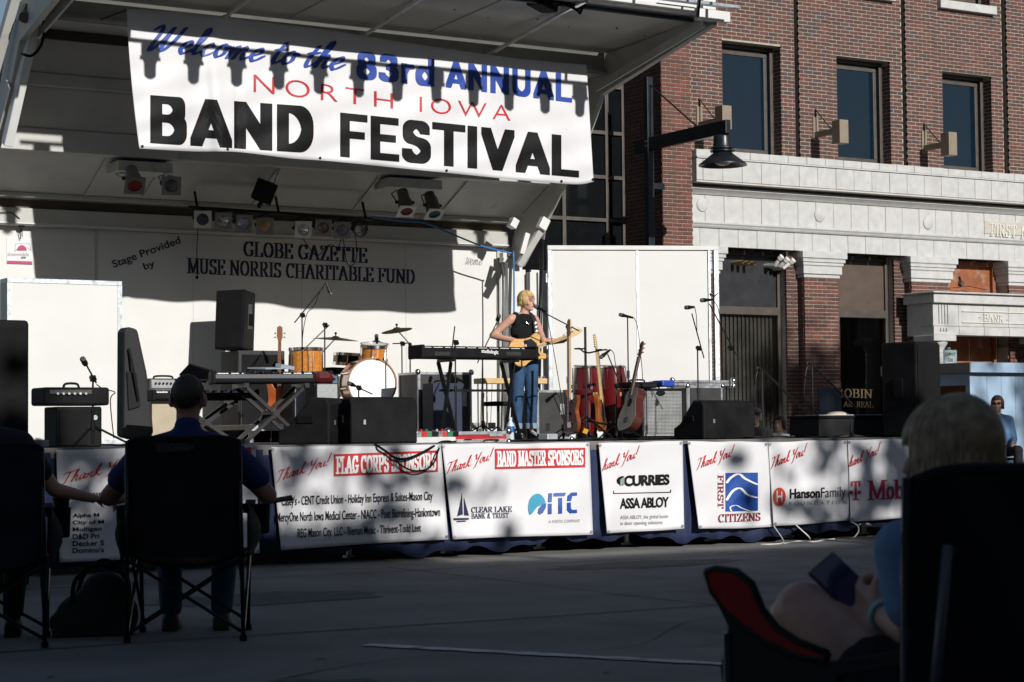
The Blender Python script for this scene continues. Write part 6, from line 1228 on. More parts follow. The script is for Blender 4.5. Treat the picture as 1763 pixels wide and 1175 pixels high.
for k in range(3): a = .9 + k * 2.1; obj('leg', MB().cyl((0, .05, .25), (.34 * math.cos(a), .05 + .34 * math.sin(a), .012), .012, n=6), BLKM, t)
for px, pyk in ((995, 601), (1032, 603)):
    p = PY(px, pyk, 17.75); wobj('yoke', MB().tube([PY(1014, 608, 17.85), PY((px + 1014) / 2, 606, 17.82), p + Vector((.03, .0, 0)), p + Vector((.03, -.1, 0))], .009, 6).tube([p + Vector((.03, 0, 0)), p + Vector((-.04, 0, 0)), p + Vector((-.04, -.1, 0))], .009, 6), BLKM, t)
for px in (994, 1040): p = PY(px, 745, 17.75); wobj('cradle', MB().tube([(t.location.x, 17.85, DZ + .2), (p.x, 17.7, DZ + .16), (p.x, 17.62, DZ + .18)], .011, 6), BLKM, t)
solo('yellow_tag', MB().box(FL(1008, 17.5) + Vector((0, 0, .09)), (.06, .01, .05), (.3, .3, .1)), mat('yellow_card', (.62, .32, .02), .6), 'small yellow tag at the foot of the guitar stand', 'tag', FL(1008, 17.5))
# ---- small things at the singer's feet
BOT = mat('clear_bottle', (.55, .62, .66), .12, var=.05, spec=.7); BLAB = mat('blue_label', (.02, .12, .42), .4)
for px, Y, zf, lab in ((744, 20.45, DZ, 'clear water bottle with blue label by the drum riser'), (879, 15.6, DZ, "clear water bottle with blue label at the singer's feet")):
    b = FL(px, Y); hh = ZP(px, 682 if px < 800 else 738, Y) - DZ; hh = .22 if px > 800 else hh; zb = 0 if px > 800 else hh - .22
    t = thing('water_bottle', lab, 'bottle', b + Vector((0, 0, zb))); obj('bottle', MB().lathe([(.001, 0), (.032, 0), (.034, .02), (.031, .07), (.034, .1), (.034, .15), (.014, .19), (.014, .2)], (0, 0, 0), 16), BOT, t, smooth='auto'); obj('label', MB().lathe([(.0348, .085), (.0348, .14)], (0, 0, 0), 16), BLAB, t); obj('cap', MB().cyl((0, 0, .2), (0, 0, .22), .016), mat('white_cap', (.7, .7, .7), .4), t)
    if zb > .05: wobj('coaster', MB().bx(b.x - .06, b.x + .06, Y - .06, Y + .06, DZ, DZ + zb - .001), mat('riser_ply', (.34, .28, .20)), t)
solo('direct_box', MB().box(FL(944, 15.6) + Vector((0, 0, .035)), (.13, .12, .065), (0, 0, .2)), mat('pale_metal_box', (.55, .58, .62), .4, .5), 'small pale metal box on the stage edge beside the shoes', 'box', FL(944, 15.6), bevel=.006)
solo('pedal_board', MB().box(FL(730, 15.3) + Vector((0, 0, .03)), (.5, .25, .05), (.05, 0, .05)), mat('white_board', (.6, .6, .6), .5), 'long pale pedal board lying on the stage behind the banners', 'pedal board', FL(730, 15.3), bevel=.006)
for k in range(9):
    px = 708 + k * 9; cx_ = FL(px, 15.3) + Vector((0, 0, .08)); solo('effect_pedal', MB().box(cx_, (.06, .1, .045), (.1, 0, R.uniform(-.3, .3))).cyl(cx_ + Vector((0, .01, .02)), cx_ + Vector((0, .01, .04)), .012, n=8), [BLKM, ALU, RED, mat('green_pedal', (.03, .16, .08), .4)][k % 4], ('black', 'silver', 'red', 'green')[k % 4] + ' effect pedal on the pale pedal board', 'effect pedal', cx_ - Vector((0, 0, .0225)), 'effect pedals on the board', bevel=.005)
solo('mixer_clutter', MB().box(FL(585, 18.2) + Vector((0, 0, .1)), (.3, .3, .2), (0, 0, .2)), BLK, 'black low utility box behind the sideways wedge monitor', 'box', FL(585, 18.2), bevel=.01)
# cables on the deck and over its edge
def cable(label, pts, r=.007, m=BLK): solo('cable', MB().tube(crom(pts, 5), r, 6), m, label, 'cable', pts[0], smooth=True)
cable('black cable loop hanging over the red heading of the name banner', [FL(640, 14.25) + Vector((0, 0, .01)), PY(650, 768, 14.03), PY(665, 778, 14.0), PY(681, 789, 13.99), PY(700, 790, 13.99), PY(722, 782, 14.0), PY(744, 770, 14.03), FL(760, 14.3) + Vector((0, 0, .01)), FL(775, 15.2) + Vector((0, 0, .01))], .010)
cable('thin black cable drooping below the first loop on the name banner', [PY(680, 788, 13.985), PY(690, 801, 13.98), PY(712, 811, 13.98), PY(735, 808, 13.98), PY(748, 795, 13.98), PY(755, 775, 14.02), FL(762, 14.25) + Vector((0, 0, .01))], .007)
for k, (x0_, x1_, lab) in enumerate(((60, 260, 'far end'), (700, 870, 'pedal board'), (880, 1060, 'singer'), (1000, 1200, 'guitar stand'), (1250, 1500, 'booth end'))):
    rk = random.Random(k); cable('black cable tangle on the deck near the ' + lab, [FL(x0_ + (x1_ - x0_) * i / 9, rk.uniform(14.5, 16.5)) + Vector((0, 0, .008 + rk.uniform(0, .012))) for i in range(10)], .008)
cable('dark coiled cable along the front lip of the stage deck', [FL(880 + 20 * i, 14.5 + .15 * math.sin(i * 2.1)) + Vector((0, 0, .012)) for i in range(14)], .010)
CORD = mat('white_rope', (.6, .6, .58), .7)
def gz(px, py): p = PZ(px, py, .006); return p
cable('white cord hanging from the wave banner corner and lying on the street', [PY(1332, 906, 14.02), PY(1342, 920, 14.0), PY(1349, 932, 13.98), gz(1345, 936), gz(1325, 937.5), gz(1309, 937.5)], .006, CORD)
cable('white cord trailing along the street under the round-marked banner', [gz(1350, 936), gz(1375, 932), gz(1400, 933), gz(1420, 930), gz(1437, 928)], .006, CORD)
cable('white cord hanging from the round-marked banner', [PY(1370, 904, 14.02), PY(1380, 913, 14.0), PY(1392, 924, 13.98), gz(1395, 930)], .006, CORD)
cable('white cord looped at the dotted letter banner corner', [PY(1464, 898, 14.02), PY(1476, 905, 14.0), PY(1478, 915, 13.98), PY(1472, 924, 13.97), gz(1464, 928)], .006, CORD)
# ---- table with papers at the booth end of the stage
t = thing('equipment_table', 'black draped low equipment table with a white sheet at the booth end', 'table', FL(1458, 15.6)); a = PY(1388, 716, 15.6); b = PY(1526, 722, 15.6)
wobj('top', MB().bx(a.x, b.x, 15.4, 15.9, a.z - .03, a.z), BLK, t, bevel=.006); wobj('drape', MB().bx(a.x + .01, b.x - .01, 15.42, 15.88, DZ + .02, a.z - .031), DARK, t)
for x in (a.x + .04, b.x - .04): wobj('leg', MB().cyl((x, 15.5, DZ), (x, 15.5, DZ + .1), .02).cyl((x, 15.8, DZ), (x, 15.8, DZ + .1), .02), BLKM, t)
solo('sheet', MB().bx(a.x + .02, b.x - .02, 15.42, 15.8, a.z + .001, a.z + .006), mat('white_sheet', (.6, .6, .58), .7), 'thin white sheet lying flat on the black equipment table', 'sheet', (a.x, 15.6, a.z)); solo('cloth_pile', MB().ell((PY(1445, 714, 15.6).x, 15.62, a.z + .006), (.13, .10, .035)), mat('cream_cloth', (.5, .45, .36), .8, bump=.4), 'crumpled cream cloth on the black equipment table', 'cloth', (PY(1445, 714, 15.6).x, 15.62, a.z), smooth=True)
mic_stand('round-based small stand before the black equipment table', 1466, 14.6, 716, None, None, round_base=True)
# ================================================================== PEOPLE
def rot_to(fd): a = math.atan2(fd[1], fd[0]) + PI / 2; return Matrix.Rotation(a, 3, 'Z')     # local -y looks along fd
def head_parts(mb, c, fd, s=1.0, pitch=0.0):
    """skull, jaw, nose, brow and ears round the centre c, looking along fd"""
    M = rot_to(fd) @ Matrix.Rotation(pitch, 3, 'X'); c = Vector(c); P = lambda x, y, z: c + M @ (Vector((x, y, z)) * s)
    mb.ell(P(0, .012, .02), (.074 * s, .092 * s, .095 * s), 20, 14, M); mb.ell(P(0, -.02, -.045), (.057 * s, .066 * s, .068 * s), 18, 12, M)
    mb.ell(P(0, -.062, -.085), (.028 * s, .026 * s, .022 * s), 12, 8, M); mb.capsule(P(0, -.088, .005), P(0, -.107, -.03), .009 * s, .013 * s, 8)
    mb.ell(P(0, -.074, .022), (.05 * s, .02 * s, .012 * s), 12, 8, M); mb.ell(P(0, -.082, -.058), (.026 * s, .014 * s, .012 * s), 10, 8, M)
    for sx in (-1, 1): mb.ell(P(.073 * sx, .01, -.012), (.011 * s, .02 * s, .032 * s), 10, 8, M); mb.ell(P(.042 * sx, -.055, -.028), (.026 * s, .024 * s, .022 * s), 10, 8, M)
    return P
def face(P, par, s=1.0, lip=(.34, .10, .09)):
    EW = mat('eye_white', (.30, .27, .25), .4); EI = mat('eye_iris', (.03, .03, .035), .2); LP = mat('lips', lip, .5); BRW = mat('eyebrow', (.20, .12, .06), .8)
    for sx in (-1, 1):
        obj('eye', MB().ell(P(.031 * sx, -.075, .003), (.012 * s, .012 * s, .007 * s), 10, 8), EW, par, smooth=True); obj('iris', MB().ell(P(.031 * sx, -.083, .004), .0055 * s, 8, 6), EI, par, smooth=True)
        obj('eyebrow', MB().tube([P(.014 * sx, -.092, .026), P(.032 * sx, -.090, .032), P(.05 * sx, -.078, .026)], .004 * s, 6), BRW, par)
    obj('lips', MB().ell(P(0, -.094, -.056), (.022 * s, .009 * s, .008 * s), 10, 6), LP, par, smooth=True)
def hand(mb, w, d, side, palm, curl=.9, s=1.0, spread=.0):
    """wrist point w, pointing direction d, thumb side vector, palm normal (fingers curl toward it)"""
    w = Vector(w); d = Vector(d).normalized(); palm = Vector(palm); palm = (palm - d * palm.dot(d)).normalized(); side = Vector(side); side = (side - d * side.dot(d) - palm * side.dot(palm)).normalized()
    k = w + d * .085 * s
    for o in (-.026, -.009, .009, .026): mb.capsule(w + side * o * .7 * s, k + side * o * s, .016 * s, .0125 * s, 8)
    for i, (o, L) in enumerate(((.027, .072), (.009, .082), (-.009, .076), (-.026, .06))):
        p = k + side * o * s; a = 0; q = [p]
        for seg in (.45, .32, .23):
            a += curl * (.75 if seg == .45 else 1.0); dd = d * math.cos(a) + palm * math.sin(a) + side * spread * o * 6; p = p + dd.normalized() * L * seg * s; q.append(p)
        for j in range(3): mb.capsule(q[j], q[j + 1], (.0098 - .0012 * j) * s, (.0088 - .0012 * j) * s, 7)
    b = w + d * .022 * s + side * .024 * s; e = b + (d * .6 + side * .55 + palm * .45).normalized() * .042 * s; f = e + (d * .75 + palm * .6).normalized() * .032 * s
    mb.capsule(b, e, .0145 * s, .0115 * s, 8); mb.capsule(e, f, .011 * s, .009 * s, 8)
def hair(par, c, rad, fd, m, n, bang_z, len_fn, rw=.006, seed=3, spread=.0, cap=True, crown=(0, .02, .0), face_w=.95, cap_z=-9, jit=(.85, 1.1)):
    rr = random.Random(seed); M = rot_to(fd); c = Vector(c); mb = MB()
    if cap: cm = MB(); cm.ell(c + M @ Vector((0, .018 * rad[0] / .08, .014)), (rad[0] * .99, rad[1] * .97, rad[2] * .98), 24, 16, M)
    if cap:
        q = [(Vector(p) - c) for p in cm.v]; keep = []
        for f in cm.f:
            ctr = sum((q[i] for i in f), Vector()) / len(f); l = M.transposed() @ ctr; a = abs(math.atan2(l.x, -l.y))
            if l.z > bang_z or (a > face_w and l.z > cap_z): keep.append(f)
        cm.f = keep; obj('hair_cap', cm, m, par, smooth=True)
    for i in range(n):
        a = rr.uniform(-PI, PI); front = abs(a) < face_w; endz = bang_z + rr.uniform(-.008, .012) if front else None; L = len_fn(a) * rr.uniform(*jit); k = 1 + rr.uniform(-.01, .06)
        pts = []; pol = rr.uniform(.06, .5); aa = a + rr.uniform(-.12, .12); tot = 0; prev = None; hang = None
        for j in range(16):
            if hang is None:
                p = Vector((math.sin(pol) * math.sin(aa) * rad[0] * k, -math.sin(pol) * math.cos(aa) * rad[1] * k, math.cos(pol) * rad[2] * k)) + Vector(crown); pol += .18
                if pol > PI * .56: hang = p
            else: hang = hang + Vector((math.sin(aa) * spread + rr.gauss(0, .002), -math.cos(aa) * spread + rr.gauss(0, .002), -.022 - len_fn(a) * .02)); p = hang
            if prev is not None: tot += (p - prev).length
            prev = p; pts.append(c + M @ p)
            if tot > L or (front and p.z < endz): break
        if len(pts) > 2: w = rw * rr.uniform(.7, 1.3); mb.tube(pts, [w * .7] + [w] * (len(pts) - 2) + [w * .25], 5)
    return obj('hair', mb, m, par, smooth=True)
# ---------------------------------------------------------------- singer
sg = thing('person', 'singer in black sleeveless top and cuffed jeans playing a pale wood guitar', 'person', FL(903, 19.0))
fd = (.42, -.9, 0); HC = Vector((.035, -.015, 1.545))
mb = MB(); P_ = head_parts(mb, HC, fd, 1.0)
mb.capsule((0, .015, 1.33), (.025, -.0, 1.46), .056, .05); mb.ell((0, .005, 1.22), (.145, .092, .16)); mb.ell((0, 0, 1.02), (.125, .088, .14)); mb.ell((0, .0, .92), (.15, .10, .11))
for s, sh, el, wr in ((-1, (-.155, .01, 1.345), (-.335, .11, 1.165), (-.155, -.17, 1.085)), (1, (.155, .01, 1.345), (.30, .06, 1.105), (.47, -.085, 1.105))):
    sh, el, wr = map(Vector, (sh, el, wr)); mb.capsule((.03 * s, .012, 1.375), sh, .05, .052); mid = sh.lerp(el, .45); mb.capsule(sh, mid, .052, .046); mb.capsule(mid, el, .046, .037); m2 = el.lerp(wr, .35); mb.capsule(el, m2, .038, .039); mb.capsule(m2, wr, .039, .024)
    lx = .088 * s; mb.capsule((lx, 0, .9), (lx * 1.02, -.012, .5), .08, .052); mb.capsule((lx * 1.02, -.012, .5), (lx * 1.1, .02, .10), .05, .036)
hand(mb, (-.155, -.17, 1.085), (.85, -.28, -.35), (.25, -.1, .9), (.1, .95, -.3), .55, .98)
hand(mb, (.47, -.085, 1.105), (.35, -.75, .45), (-.75, -.2, .5), (.25, -.3, .9), 1.0, .98)
body = blob('body', mb, SKIN, sg, .0055, 4)
face(P_, sg)
mb = MB(); mb.ell((0, .0, 1.325), (.130, .108, .090), 20, 12); mb.ell((0, .005, 1.205), (.158, .107, .165), 20, 12); mb.ell((0, 0, 1.04), (.145, .108, .15), 20, 12); mb.ell((0, 0, .96), (.150, .112, .10), 20, 12)
for s in (-1, 1): mb.capsule((.095 * s, -.03, 1.30), (.095 * s, .012, 1.388), .05, .042); mb.capsule((.095 * s, .012, 1.388), (.09 * s, .05, 1.30), .042, .045)
blob('tank_top', mb, mat('black_cotton', (.010, .010, .011), .9, var=.3, spec=.2, bump=.3, bscale=60), sg, .009, 6)
JEAN = mat('denim', (.022, .062, .135), .85, var=.35, scale=7, bump=.35, bscale=30)
mb = MB(); mb.ell((0, .005, .92), (.160, .118, .12), 20, 12); mb.capsule((-.05, 0, .97), (.05, 0, .97), .115, .115, 16)
for s in (-1, 1):
    lx = .088 * s; mb.capsule((lx, .005, .88), (lx * 1.03, -.012, .52), .098, .072, 16); mb.capsule((lx * 1.03, -.012, .52), (lx * 1.12, .02, .17), .072, .064, 16)
    for z in (.62, .47, .40, .30): mb.tube([(lx + .06 * math.cos(a * PI / 4 + z * 9), .01 + .066 * math.sin(a * PI / 4 + z * 9), z + .012 * a) for a in range(5)], [.004, .012, .015, .012, .004], 6)
blob('jeans', mb, JEAN, sg, .008, 4)
for s in (-1, 1):
    x = .088 * 1.13 * s; obj('jeans_cuff', MB().lathe([(.060, .125), (.072, .125), (.073, .185), (.063, .187), (.06, .125)], (x, .02, 0), 20), mat('denim_cuff', (.20, .28, .38), .9, bump=.3), sg, smooth='auto', fix=True)
    mb = MB(); mb.capsule((x, .045, .045), (x + .015 * s, -.13, .03), .042, .034, 14); mb.capsule((x, .03, .05), (x, .03, .13), .045, .046, 14); mb.bx(x - .045, x + .045, -.16, .085, 0, .022)
    o = blob('boot', mb, mat('black_leather', (.012, .012, .012), .4), sg, .008, 2)
    for k in range(4): obj('lace', MB().tube([(x - .025, -.02 - .03 * k, .085 - .012 * k), (x, -.03 - .03 * k, .092 - .012 * k), (x + .025, -.02 - .03 * k, .085 - .012 * k)], .004, 5), WHLET, sg)
BLOND = mat('blond_hair', (.56, .38, .17), .5, var=.4, scale=30)
hair(sg, HC + Vector((0, .0, .012)), (.083, .100, .108), fd, BLOND, 950, .050, lambda a: .15 if abs(a) < 1.7 else 0.165, .0034, 5, .0, True, (0, .005, 0), .95, -.03)
obj('wrist_band', MB().lathe([(.028, -.008), (.031, -.008), (.031, .008), (.028, .008), (.028, -.008)], Vector((-.168, -.148, 1.089)), 14, Vector((.5, -.75, -.2)).to_track_quat('Z', 'Y').to_matrix()), BLK, sg, fix=True)
obj('necklace', MB().tube(crom([(-.055, .0, 1.405), (-.05, -.07, 1.36), (.0, -.108, 1.29), (.05, -.08, 1.35), (.06, .0, 1.405)]), .003, 5).ell((0, -.112, 1.285), (.012, .006, .012)), CHROME, sg)
# guitar of the singer
gp = sg.location + Vector((-.085, -.185, .985))
gt = guitar("pale wooden electric guitar with black guard in the singer's hands", gp, (.765, .0, .235), (-.10, -1, .12), 1.02, .565, .045, WOODL, None, MAPLE, 'tele', guard=([(-.02, .0), (.0, .11), (.1, .105), (.15, .03), (.12, -.02), (.14, -.10), (.06, -.115), (-.02, -.05)], mat('blue_black_guard', (.010, .012, .02), .25)))
gs = MB().grid(lambda u, v: (lambda p, w: p + Vector((1, 0, 0)) * (w * (v - .5)))(crom([(.10, .06, 1.36), (.09, -.0, 1.412), (.085, -.10, 1.34), (.085, -.135, 1.20), (.10, -.15, 1.10)], 6)[int(round(u * 24))], .05), 24, 2, (0, -.003, 0))
obj('guitar_strap', gs, mat('strap_black', (.014, .014, .016), .7), sg)
for k in range(5): z = 1.30 - .045 * k; obj('strap_print', MB().box((.086 + .002 * k, -.122 - .008 * k, z), (.026, .004, .030), (.12, .5, 0)), WHLET, sg)
# ---------------------------------------------------------------- camp chairs
FAB = mat('camp_fabric', (.008, .008, .010), .85, var=.3, bump=.3, bscale=160, spec=.25); FABN = mat('camp_fabric_navy', (.010, .012, .020), .85, var=.3, bump=.3, bscale=160, spec=.25); ROD = mat('camp_rod', (.02, .02, .022), .3, .7)
def camp_chair(label, loc, rotz, w=.56, back=1.0, seat=.40, arm=.66, fabric=FAB, wide=0.0, arms=(True, True), fx=.96, lean=.10):
    t = thing('camp_chair', label, 'chair', loc, rotz, 'folding camp chairs of the audience'); hw = w / 2
    def bk(u, v): x = (u - .5) * 2 * (hw + wide * (1 - v) * .5); z = seat - .02 + (back - seat + .02) * v; e = 1 - (2 * u - 1) ** 2; return Vector((x * (1 - .06 * max(0, (v - .85)) / .15 * (abs(2 * u - 1) ** 4)), -.24 - (.10 - lean) * .4 - lean * v - .05 * e * (1 - v) - .02 * e + .008 * math.sin(9 * u + 4 * v) + .010 * math.sin(5 * u - 11 * v + 1) * (1 - v) + .005 * math.sin(17 * u + 9 * v), z - .030 * (abs(2 * u - 1) ** 5) * v - .012 * e * v))
    obj('back_panel', MB().grid(bk, 26, 22, (0, -.018, 0)), fabric, t, smooth='auto')
    obj('top_hem', MB().tube([bk(i / 12, 1) + Vector((0, -.009, 0)) for i in range(13)], .014, 8), fabric, t, smooth=True)
    obj('seat_panel', MB().grid(lambda u, v: Vector(((u - .5) * 2 * hw, -.24 + .5 * v, seat - .06 * (1 - (2 * u - 1) ** 2) * (1 - .5 * v))), 10, 8, (0, 0, -.012)), fabric, t, smooth=True)
    for s in (-1, 1):
        obj('rear_post', MB().cyl((s * hw, -.27, .012), (s * (hw - .01), -.285 - lean * .6, back - .02), .0105, n=8), ROD, t, smooth=True); obj('front_post', MB().cyl((s * hw * fx, .27, .012), (s * hw * (fx + .04), .26, arm), .0105, n=8), ROD, t, smooth=True)
        for y in (-.27, .27): obj('foot', MB().cyl((s * hw * (1 if y < 0 else fx), y, 0), (s * hw * (1 if y < 0 else fx), y, .03), .018, n=8), BLK, t)
        obj('side_brace', MB().cyl((s * hw, -.27, .04), (s * hw, .25, seat - .02), .009, n=6), ROD, t); obj('side_brace', MB().cyl((s * (hw - .02), .27, .04), (s * (hw - .02), -.25, seat - .02), .009, n=6), ROD, t)
        if arms[(s + 1) // 2]:
            obj('armrest', MB().grid(lambda u, v: Vector((s * (hw + .005 + .05 * (v - .5)), -.31 + .59 * u, arm - .045 * math.sin(PI * u) + .01)), 10, 2, (0, 0, -.014)), fabric, t, smooth='auto')
            obj('side_sling', MB().grid(lambda u, v: Vector((s * (hw + .03 + .05 * math.sin(PI * u) * math.sin(PI * v)), -.30 + .5 * u * (1 - .25 * v), arm - .04 - (arm - seat + .0) * v + .02 * math.sin(PI * u))), 8, 6, (-s * .008, 0, 0)), fabric, t, smooth=True)
            obj('cup_holder', MB().lathe([(.04, arm - .16), (.045, arm - .15), (.05, arm - .01), (.046, arm - .01), (.04, arm - .14)], (s * (hw + .06), .17, 0), 16), fabric, t, smooth='auto')
    for y in (-.272, .262): obj('cross_brace', MB().cyl((-hw, y, .04), (hw, y, seat - .03), .0095, n=6), ROD, t); obj('cross_brace', MB().cyl((hw, y + .012, .04), (-hw, y + .012, seat - .03), .0095, n=6), ROD, t)
    return t
# ---------------------------------------------------------------- seated man, seen from behind
ml = PZ(328, 1096, 0); mr = -math.radians(27)
mch = camp_chair('black camp chair with a small woven brand patch under the man in blue', ml, mr, .56, 1.0, .43, .66)
obj('brand_patch', MB().box((-.05, -.377, .945), (.15, .006, .042), (.14, 0, 0)), mat('patch_grey', (.028, .028, .03), .7), mch); 
letter(font2d('Coleman', .02), Q(290, 764, 334, 763, 776, 775), lambda px, py, l: (lambda d: CAM + d * ((Vector((ml.x, ml.y, 0)) + Matrix.Rotation(mr, 3, 'Z') @ Vector((0, -.384 - l, 0)) - Vector((CAM.x, CAM.y, 0))).dot(Vector((math.sin(-mr), math.cos(-mr), 0))) / d.dot(Vector((math.sin(-mr), math.cos(-mr), 0)))))(ray(px, py)), 'patch_lettering', mat('patch_print', (.06, .06, .065), .7), mch)
mn = thing('person', 'short-haired man in blue shirt seen from behind in a black camp chair', 'person', ml + Vector((0, 0, .0)), mr)
mb = MB(); HM = Vector((0, -.10, 1.185)); head_parts(mb, HM, (.12, 1, 0), 1.04); [mb.ell(HM + Vector((.084 * q_, -.005, -.01)), (.014, .024, .036), 10, 8) for q_ in (-1, 1)]; mb.capsule((0, -.13, .95), (0, -.105, 1.15), .062, .058); mb.ell((0, -.14, .76), (.185, .12, .23)); mb.ell((0, -.08, .55), (.18, .15, .13))
for s, el, wr in ((-1, (-.40, -.03, .70), (-.30, .23, .70)), (1, (.39, -.05, .70), (.37, .22, .705))):
    sh = Vector((.2 * s, -.14, .92)); el = Vector(el); wr = Vector(wr); mb.capsule((.05 * s, -.14, .97), sh, .065, .062); mb.capsule(sh, el, .06, .047); mb.capsule(el, wr, .048, .03); hand(mb, wr, (.1 * s, 1, 0), (-s, 0, .2), (0, .1, -1), .5)
    mb.capsule((.1 * s, -.06, .53), (.15 * s, .40, .53), .09, .065); mb.capsule((.15 * s, .40, .53), (.13 * s, .33, .1), .058, .04)
blob('body', mb, mat('skin_in_shade', (.34, .16, .11), .6), mn, .011, 4)  # skin colour darkened for the shade he sits in
mb = MB(); mb.ell((0, -.14, .76), (.205, .138, .24), 20, 12); mb.ell((0, -.10, .60), (.20, .15, .14), 20, 12)
for s, el in ((-1, (-.385, -.03, .735)), (1, (.385, -.05, .74))): sh = Vector((.2 * s, -.14, .92)); mb.capsule((.04 * s, -.14, .965), sh, .074, .076); mb.capsule(sh, sh.lerp(Vector(el), .72), .078, .072)
mb.capsule((0, -.135, .97), (0, -.125, 1.045), .082, .068)
blob('shirt', mb, mat('royal_shirt', (.012, .020, .105), .85, var=.2, bump=.2), mn, .012, 4)
mb = MB(); mb.ell((0, -.07, .55), (.19, .16, .12))
for s in (-1, 1): mb.capsule((.1 * s, -.06, .53), (.15 * s, .40, .53), .1, .078); mb.capsule((.15 * s, .40, .53), (.13 * s, .33, .12), .075, .06)
blob('jeans', mb, JEAN, mn, .013, 4)
for s in (-1, 1):
    mb = MB(); x = .13 * s; mb.capsule((x, .30, .05), (x, .50, .04), .048, .042); mb.capsule((x, .32, .05), (x, .33, .1), .046, .045); mb.bx(x - .045, x + .045, .26, .53, .0, .025); blob('shoe', mb, mat('brown_shoe', (.06, .035, .022), .6), mn, .012, 2)
BRH = mat('brown_hair', (.045, .028, .018), .6, var=.4, scale=40)
hair(mn, HM + Vector((0, 0, .012)), (.0785, .098, .1), (.12, 1, 0), BRH, 1100, .055, lambda a: .085 if abs(a) < 1.9 else .125, .0028, 8, 0, True, (0, .006, 0), 1.15, -.062, (.9, 1.0))
o = solo('phone', MB().box(PY(480, 861, ml.y + .42 - .2), (.15, .07, .010), (.25, -.15, -.3)), BLK, "dark phone held out in the seated man's hand", 'phone', PY(480, 866, ml.y + .22), bevel=.004)
# ---------------------------------------------------------------- neighbour at the picture's edge
nl = PZ(-28, 1109, 0); nr = -math.radians(20)
camp_chair('black camp chair beside the loudspeaker stack, with a cup in its holder', nl, nr, .60, .98, .42, .66, FABN)
nb = thing('person', 'person in dark clothes reaching an arm toward the man in blue', 'person', nl, nr)
mb = MB(); HN = Vector((-.03, -.06, 1.16)); head_parts(mb, HN, (.2, 1, 0), 1.0); mb.capsule((0, -.12, 1.0), (-.02, -.07, 1.11), .055, .052); mb.ell((0, -.13, .80), (.17, .11, .23)); mb.ell((0, -.08, .53), (.17, .14, .12))
for s, el, wr in ((-1, (-.30, -.05, .70), (-.30, .2, .68)), (1, (.335, -.03, .745), (.52, .10, .695))):
    sh = Vector((.18 * s, -.13, .97)); el = Vector(el); wr = Vector(wr); mb.capsule((.05 * s, -.13, 1.0), sh, .055, .055); mb.capsule(sh, el, .05, .038); mb.capsule(el, wr, .038, .025); hand(mb, wr, (1, .35, -.1) if s > 0 else (0, 1, 0), (-.3, .8, .3), (.1, 0, -1), .8)
    mb.capsule((.1 * s, -.06, .51), (.14 * s, .38, .50), .085, .06); mb.capsule((.14 * s, .38, .50), (.12 * s, .34, .09), .052, .036)
blob('body', mb, SKIN, nb, .011, 4)
mb = MB(); mb.ell((0, -.13, .80), (.19, .128, .24)); mb.ell((0, -.09, .58), (.185, .145, .13))
for s, el in ((-1, (-.30, -.05, .70)), (1, (.335, -.03, .745))): sh = Vector((.18 * s, -.13, .97)); mb.capsule((.04 * s, -.13, 1.0), sh, .068, .068); mb.capsule(sh, sh.lerp(Vector(el), .6), .066, .06)
blob('shirt', mb, mat('dark_shirt', (.018, .016, .022), .9), nb, .013, 4)
mb = MB(); mb.ell((0, -.07, .53), (.18, .15, .12))
for s in (-1, 1): mb.capsule((.1 * s, -.06, .51), (.14 * s, .38, .50), .095, .07); mb.capsule((.14 * s, .38, .50), (.12 * s, .34, .13), .068, .055)
blob('trousers', mb, mat('dark_trousers', (.016, .016, .02), .9), nb, .014, 4)
for s in (-1, 1): mb = MB(); x = .12 * s; mb.capsule((x, .30, .045), (x, .5, .04), .045, .04); mb.bx(x - .042, x + .042, .27, .52, 0, .022); mb.capsule((x, .33, .05), (x, .34, .1), .042, .04); blob('shoe', mb, BLK, nb, .013, 2)
hair(nb, HN + Vector((0, 0, .012)), (.083, .102, .105), (.2, 1, 0), BRH, 380, .055, lambda a: .34, .005, 9, .003, True, (0, .006, 0), .95)
cp = nl + Matrix.Rotation(nr, 3, 'Z') @ Vector((.362, .17, .515))
t = thing('tumbler', 'dark insulated tumbler in the cup holder beside the reaching arm', 'cup', cp); obj('cup', MB().lathe([(.001, 0), (.034, 0), (.042, .17), (.038, .17), (.03, .02)], (0, 0, 0), 18), BLKM, t, smooth='auto'); obj('lid', MB().lathe([(.043, .168), (.044, .185), (.03, .19), (.001, .19)], (0, 0, 0), 18), BLK, t, smooth='auto')
# bag on the street between the chairs
bl = PZ(160, 1094, 0); bl.z = 0
t = thing('tote_bag', 'slumped black bag with long handles on the street between two camp chairs', 'bag', bl, -.35); mb = MB(); mb.ell((0, 0, .10), (.19, .12, .13)); mb.ell((.06, .02, .2), (.13, .10, .12)); mb.ell((-.1, 0, .07), (.12, .13, .075)); mb.ell((.15, .02, .1), (.08, .11, .11)); mb.bx(-.2, .2, -.1, .1, 0, .06)
blob('bag', mb, mat('bag_nylon', (.012, .012, .013), .8, bump=.5, bscale=25), t, .014, 5)
obj('handle', MB().tube(crom([(-.10, -.07, .18), (-.08, -.10, .29), (.03, -.10, .36), (.16, -.08, .30), (.18, -.05, .2)]), .012, 7), BLK, t, smooth=True); obj('handle', MB().tube(crom([(-.08, .07, .2), (-.04, .09, .31), (.06, .09, .37), (.15, .08, .3), (.17, .05, .2)]), .012, 7), BLK, t, smooth=True)
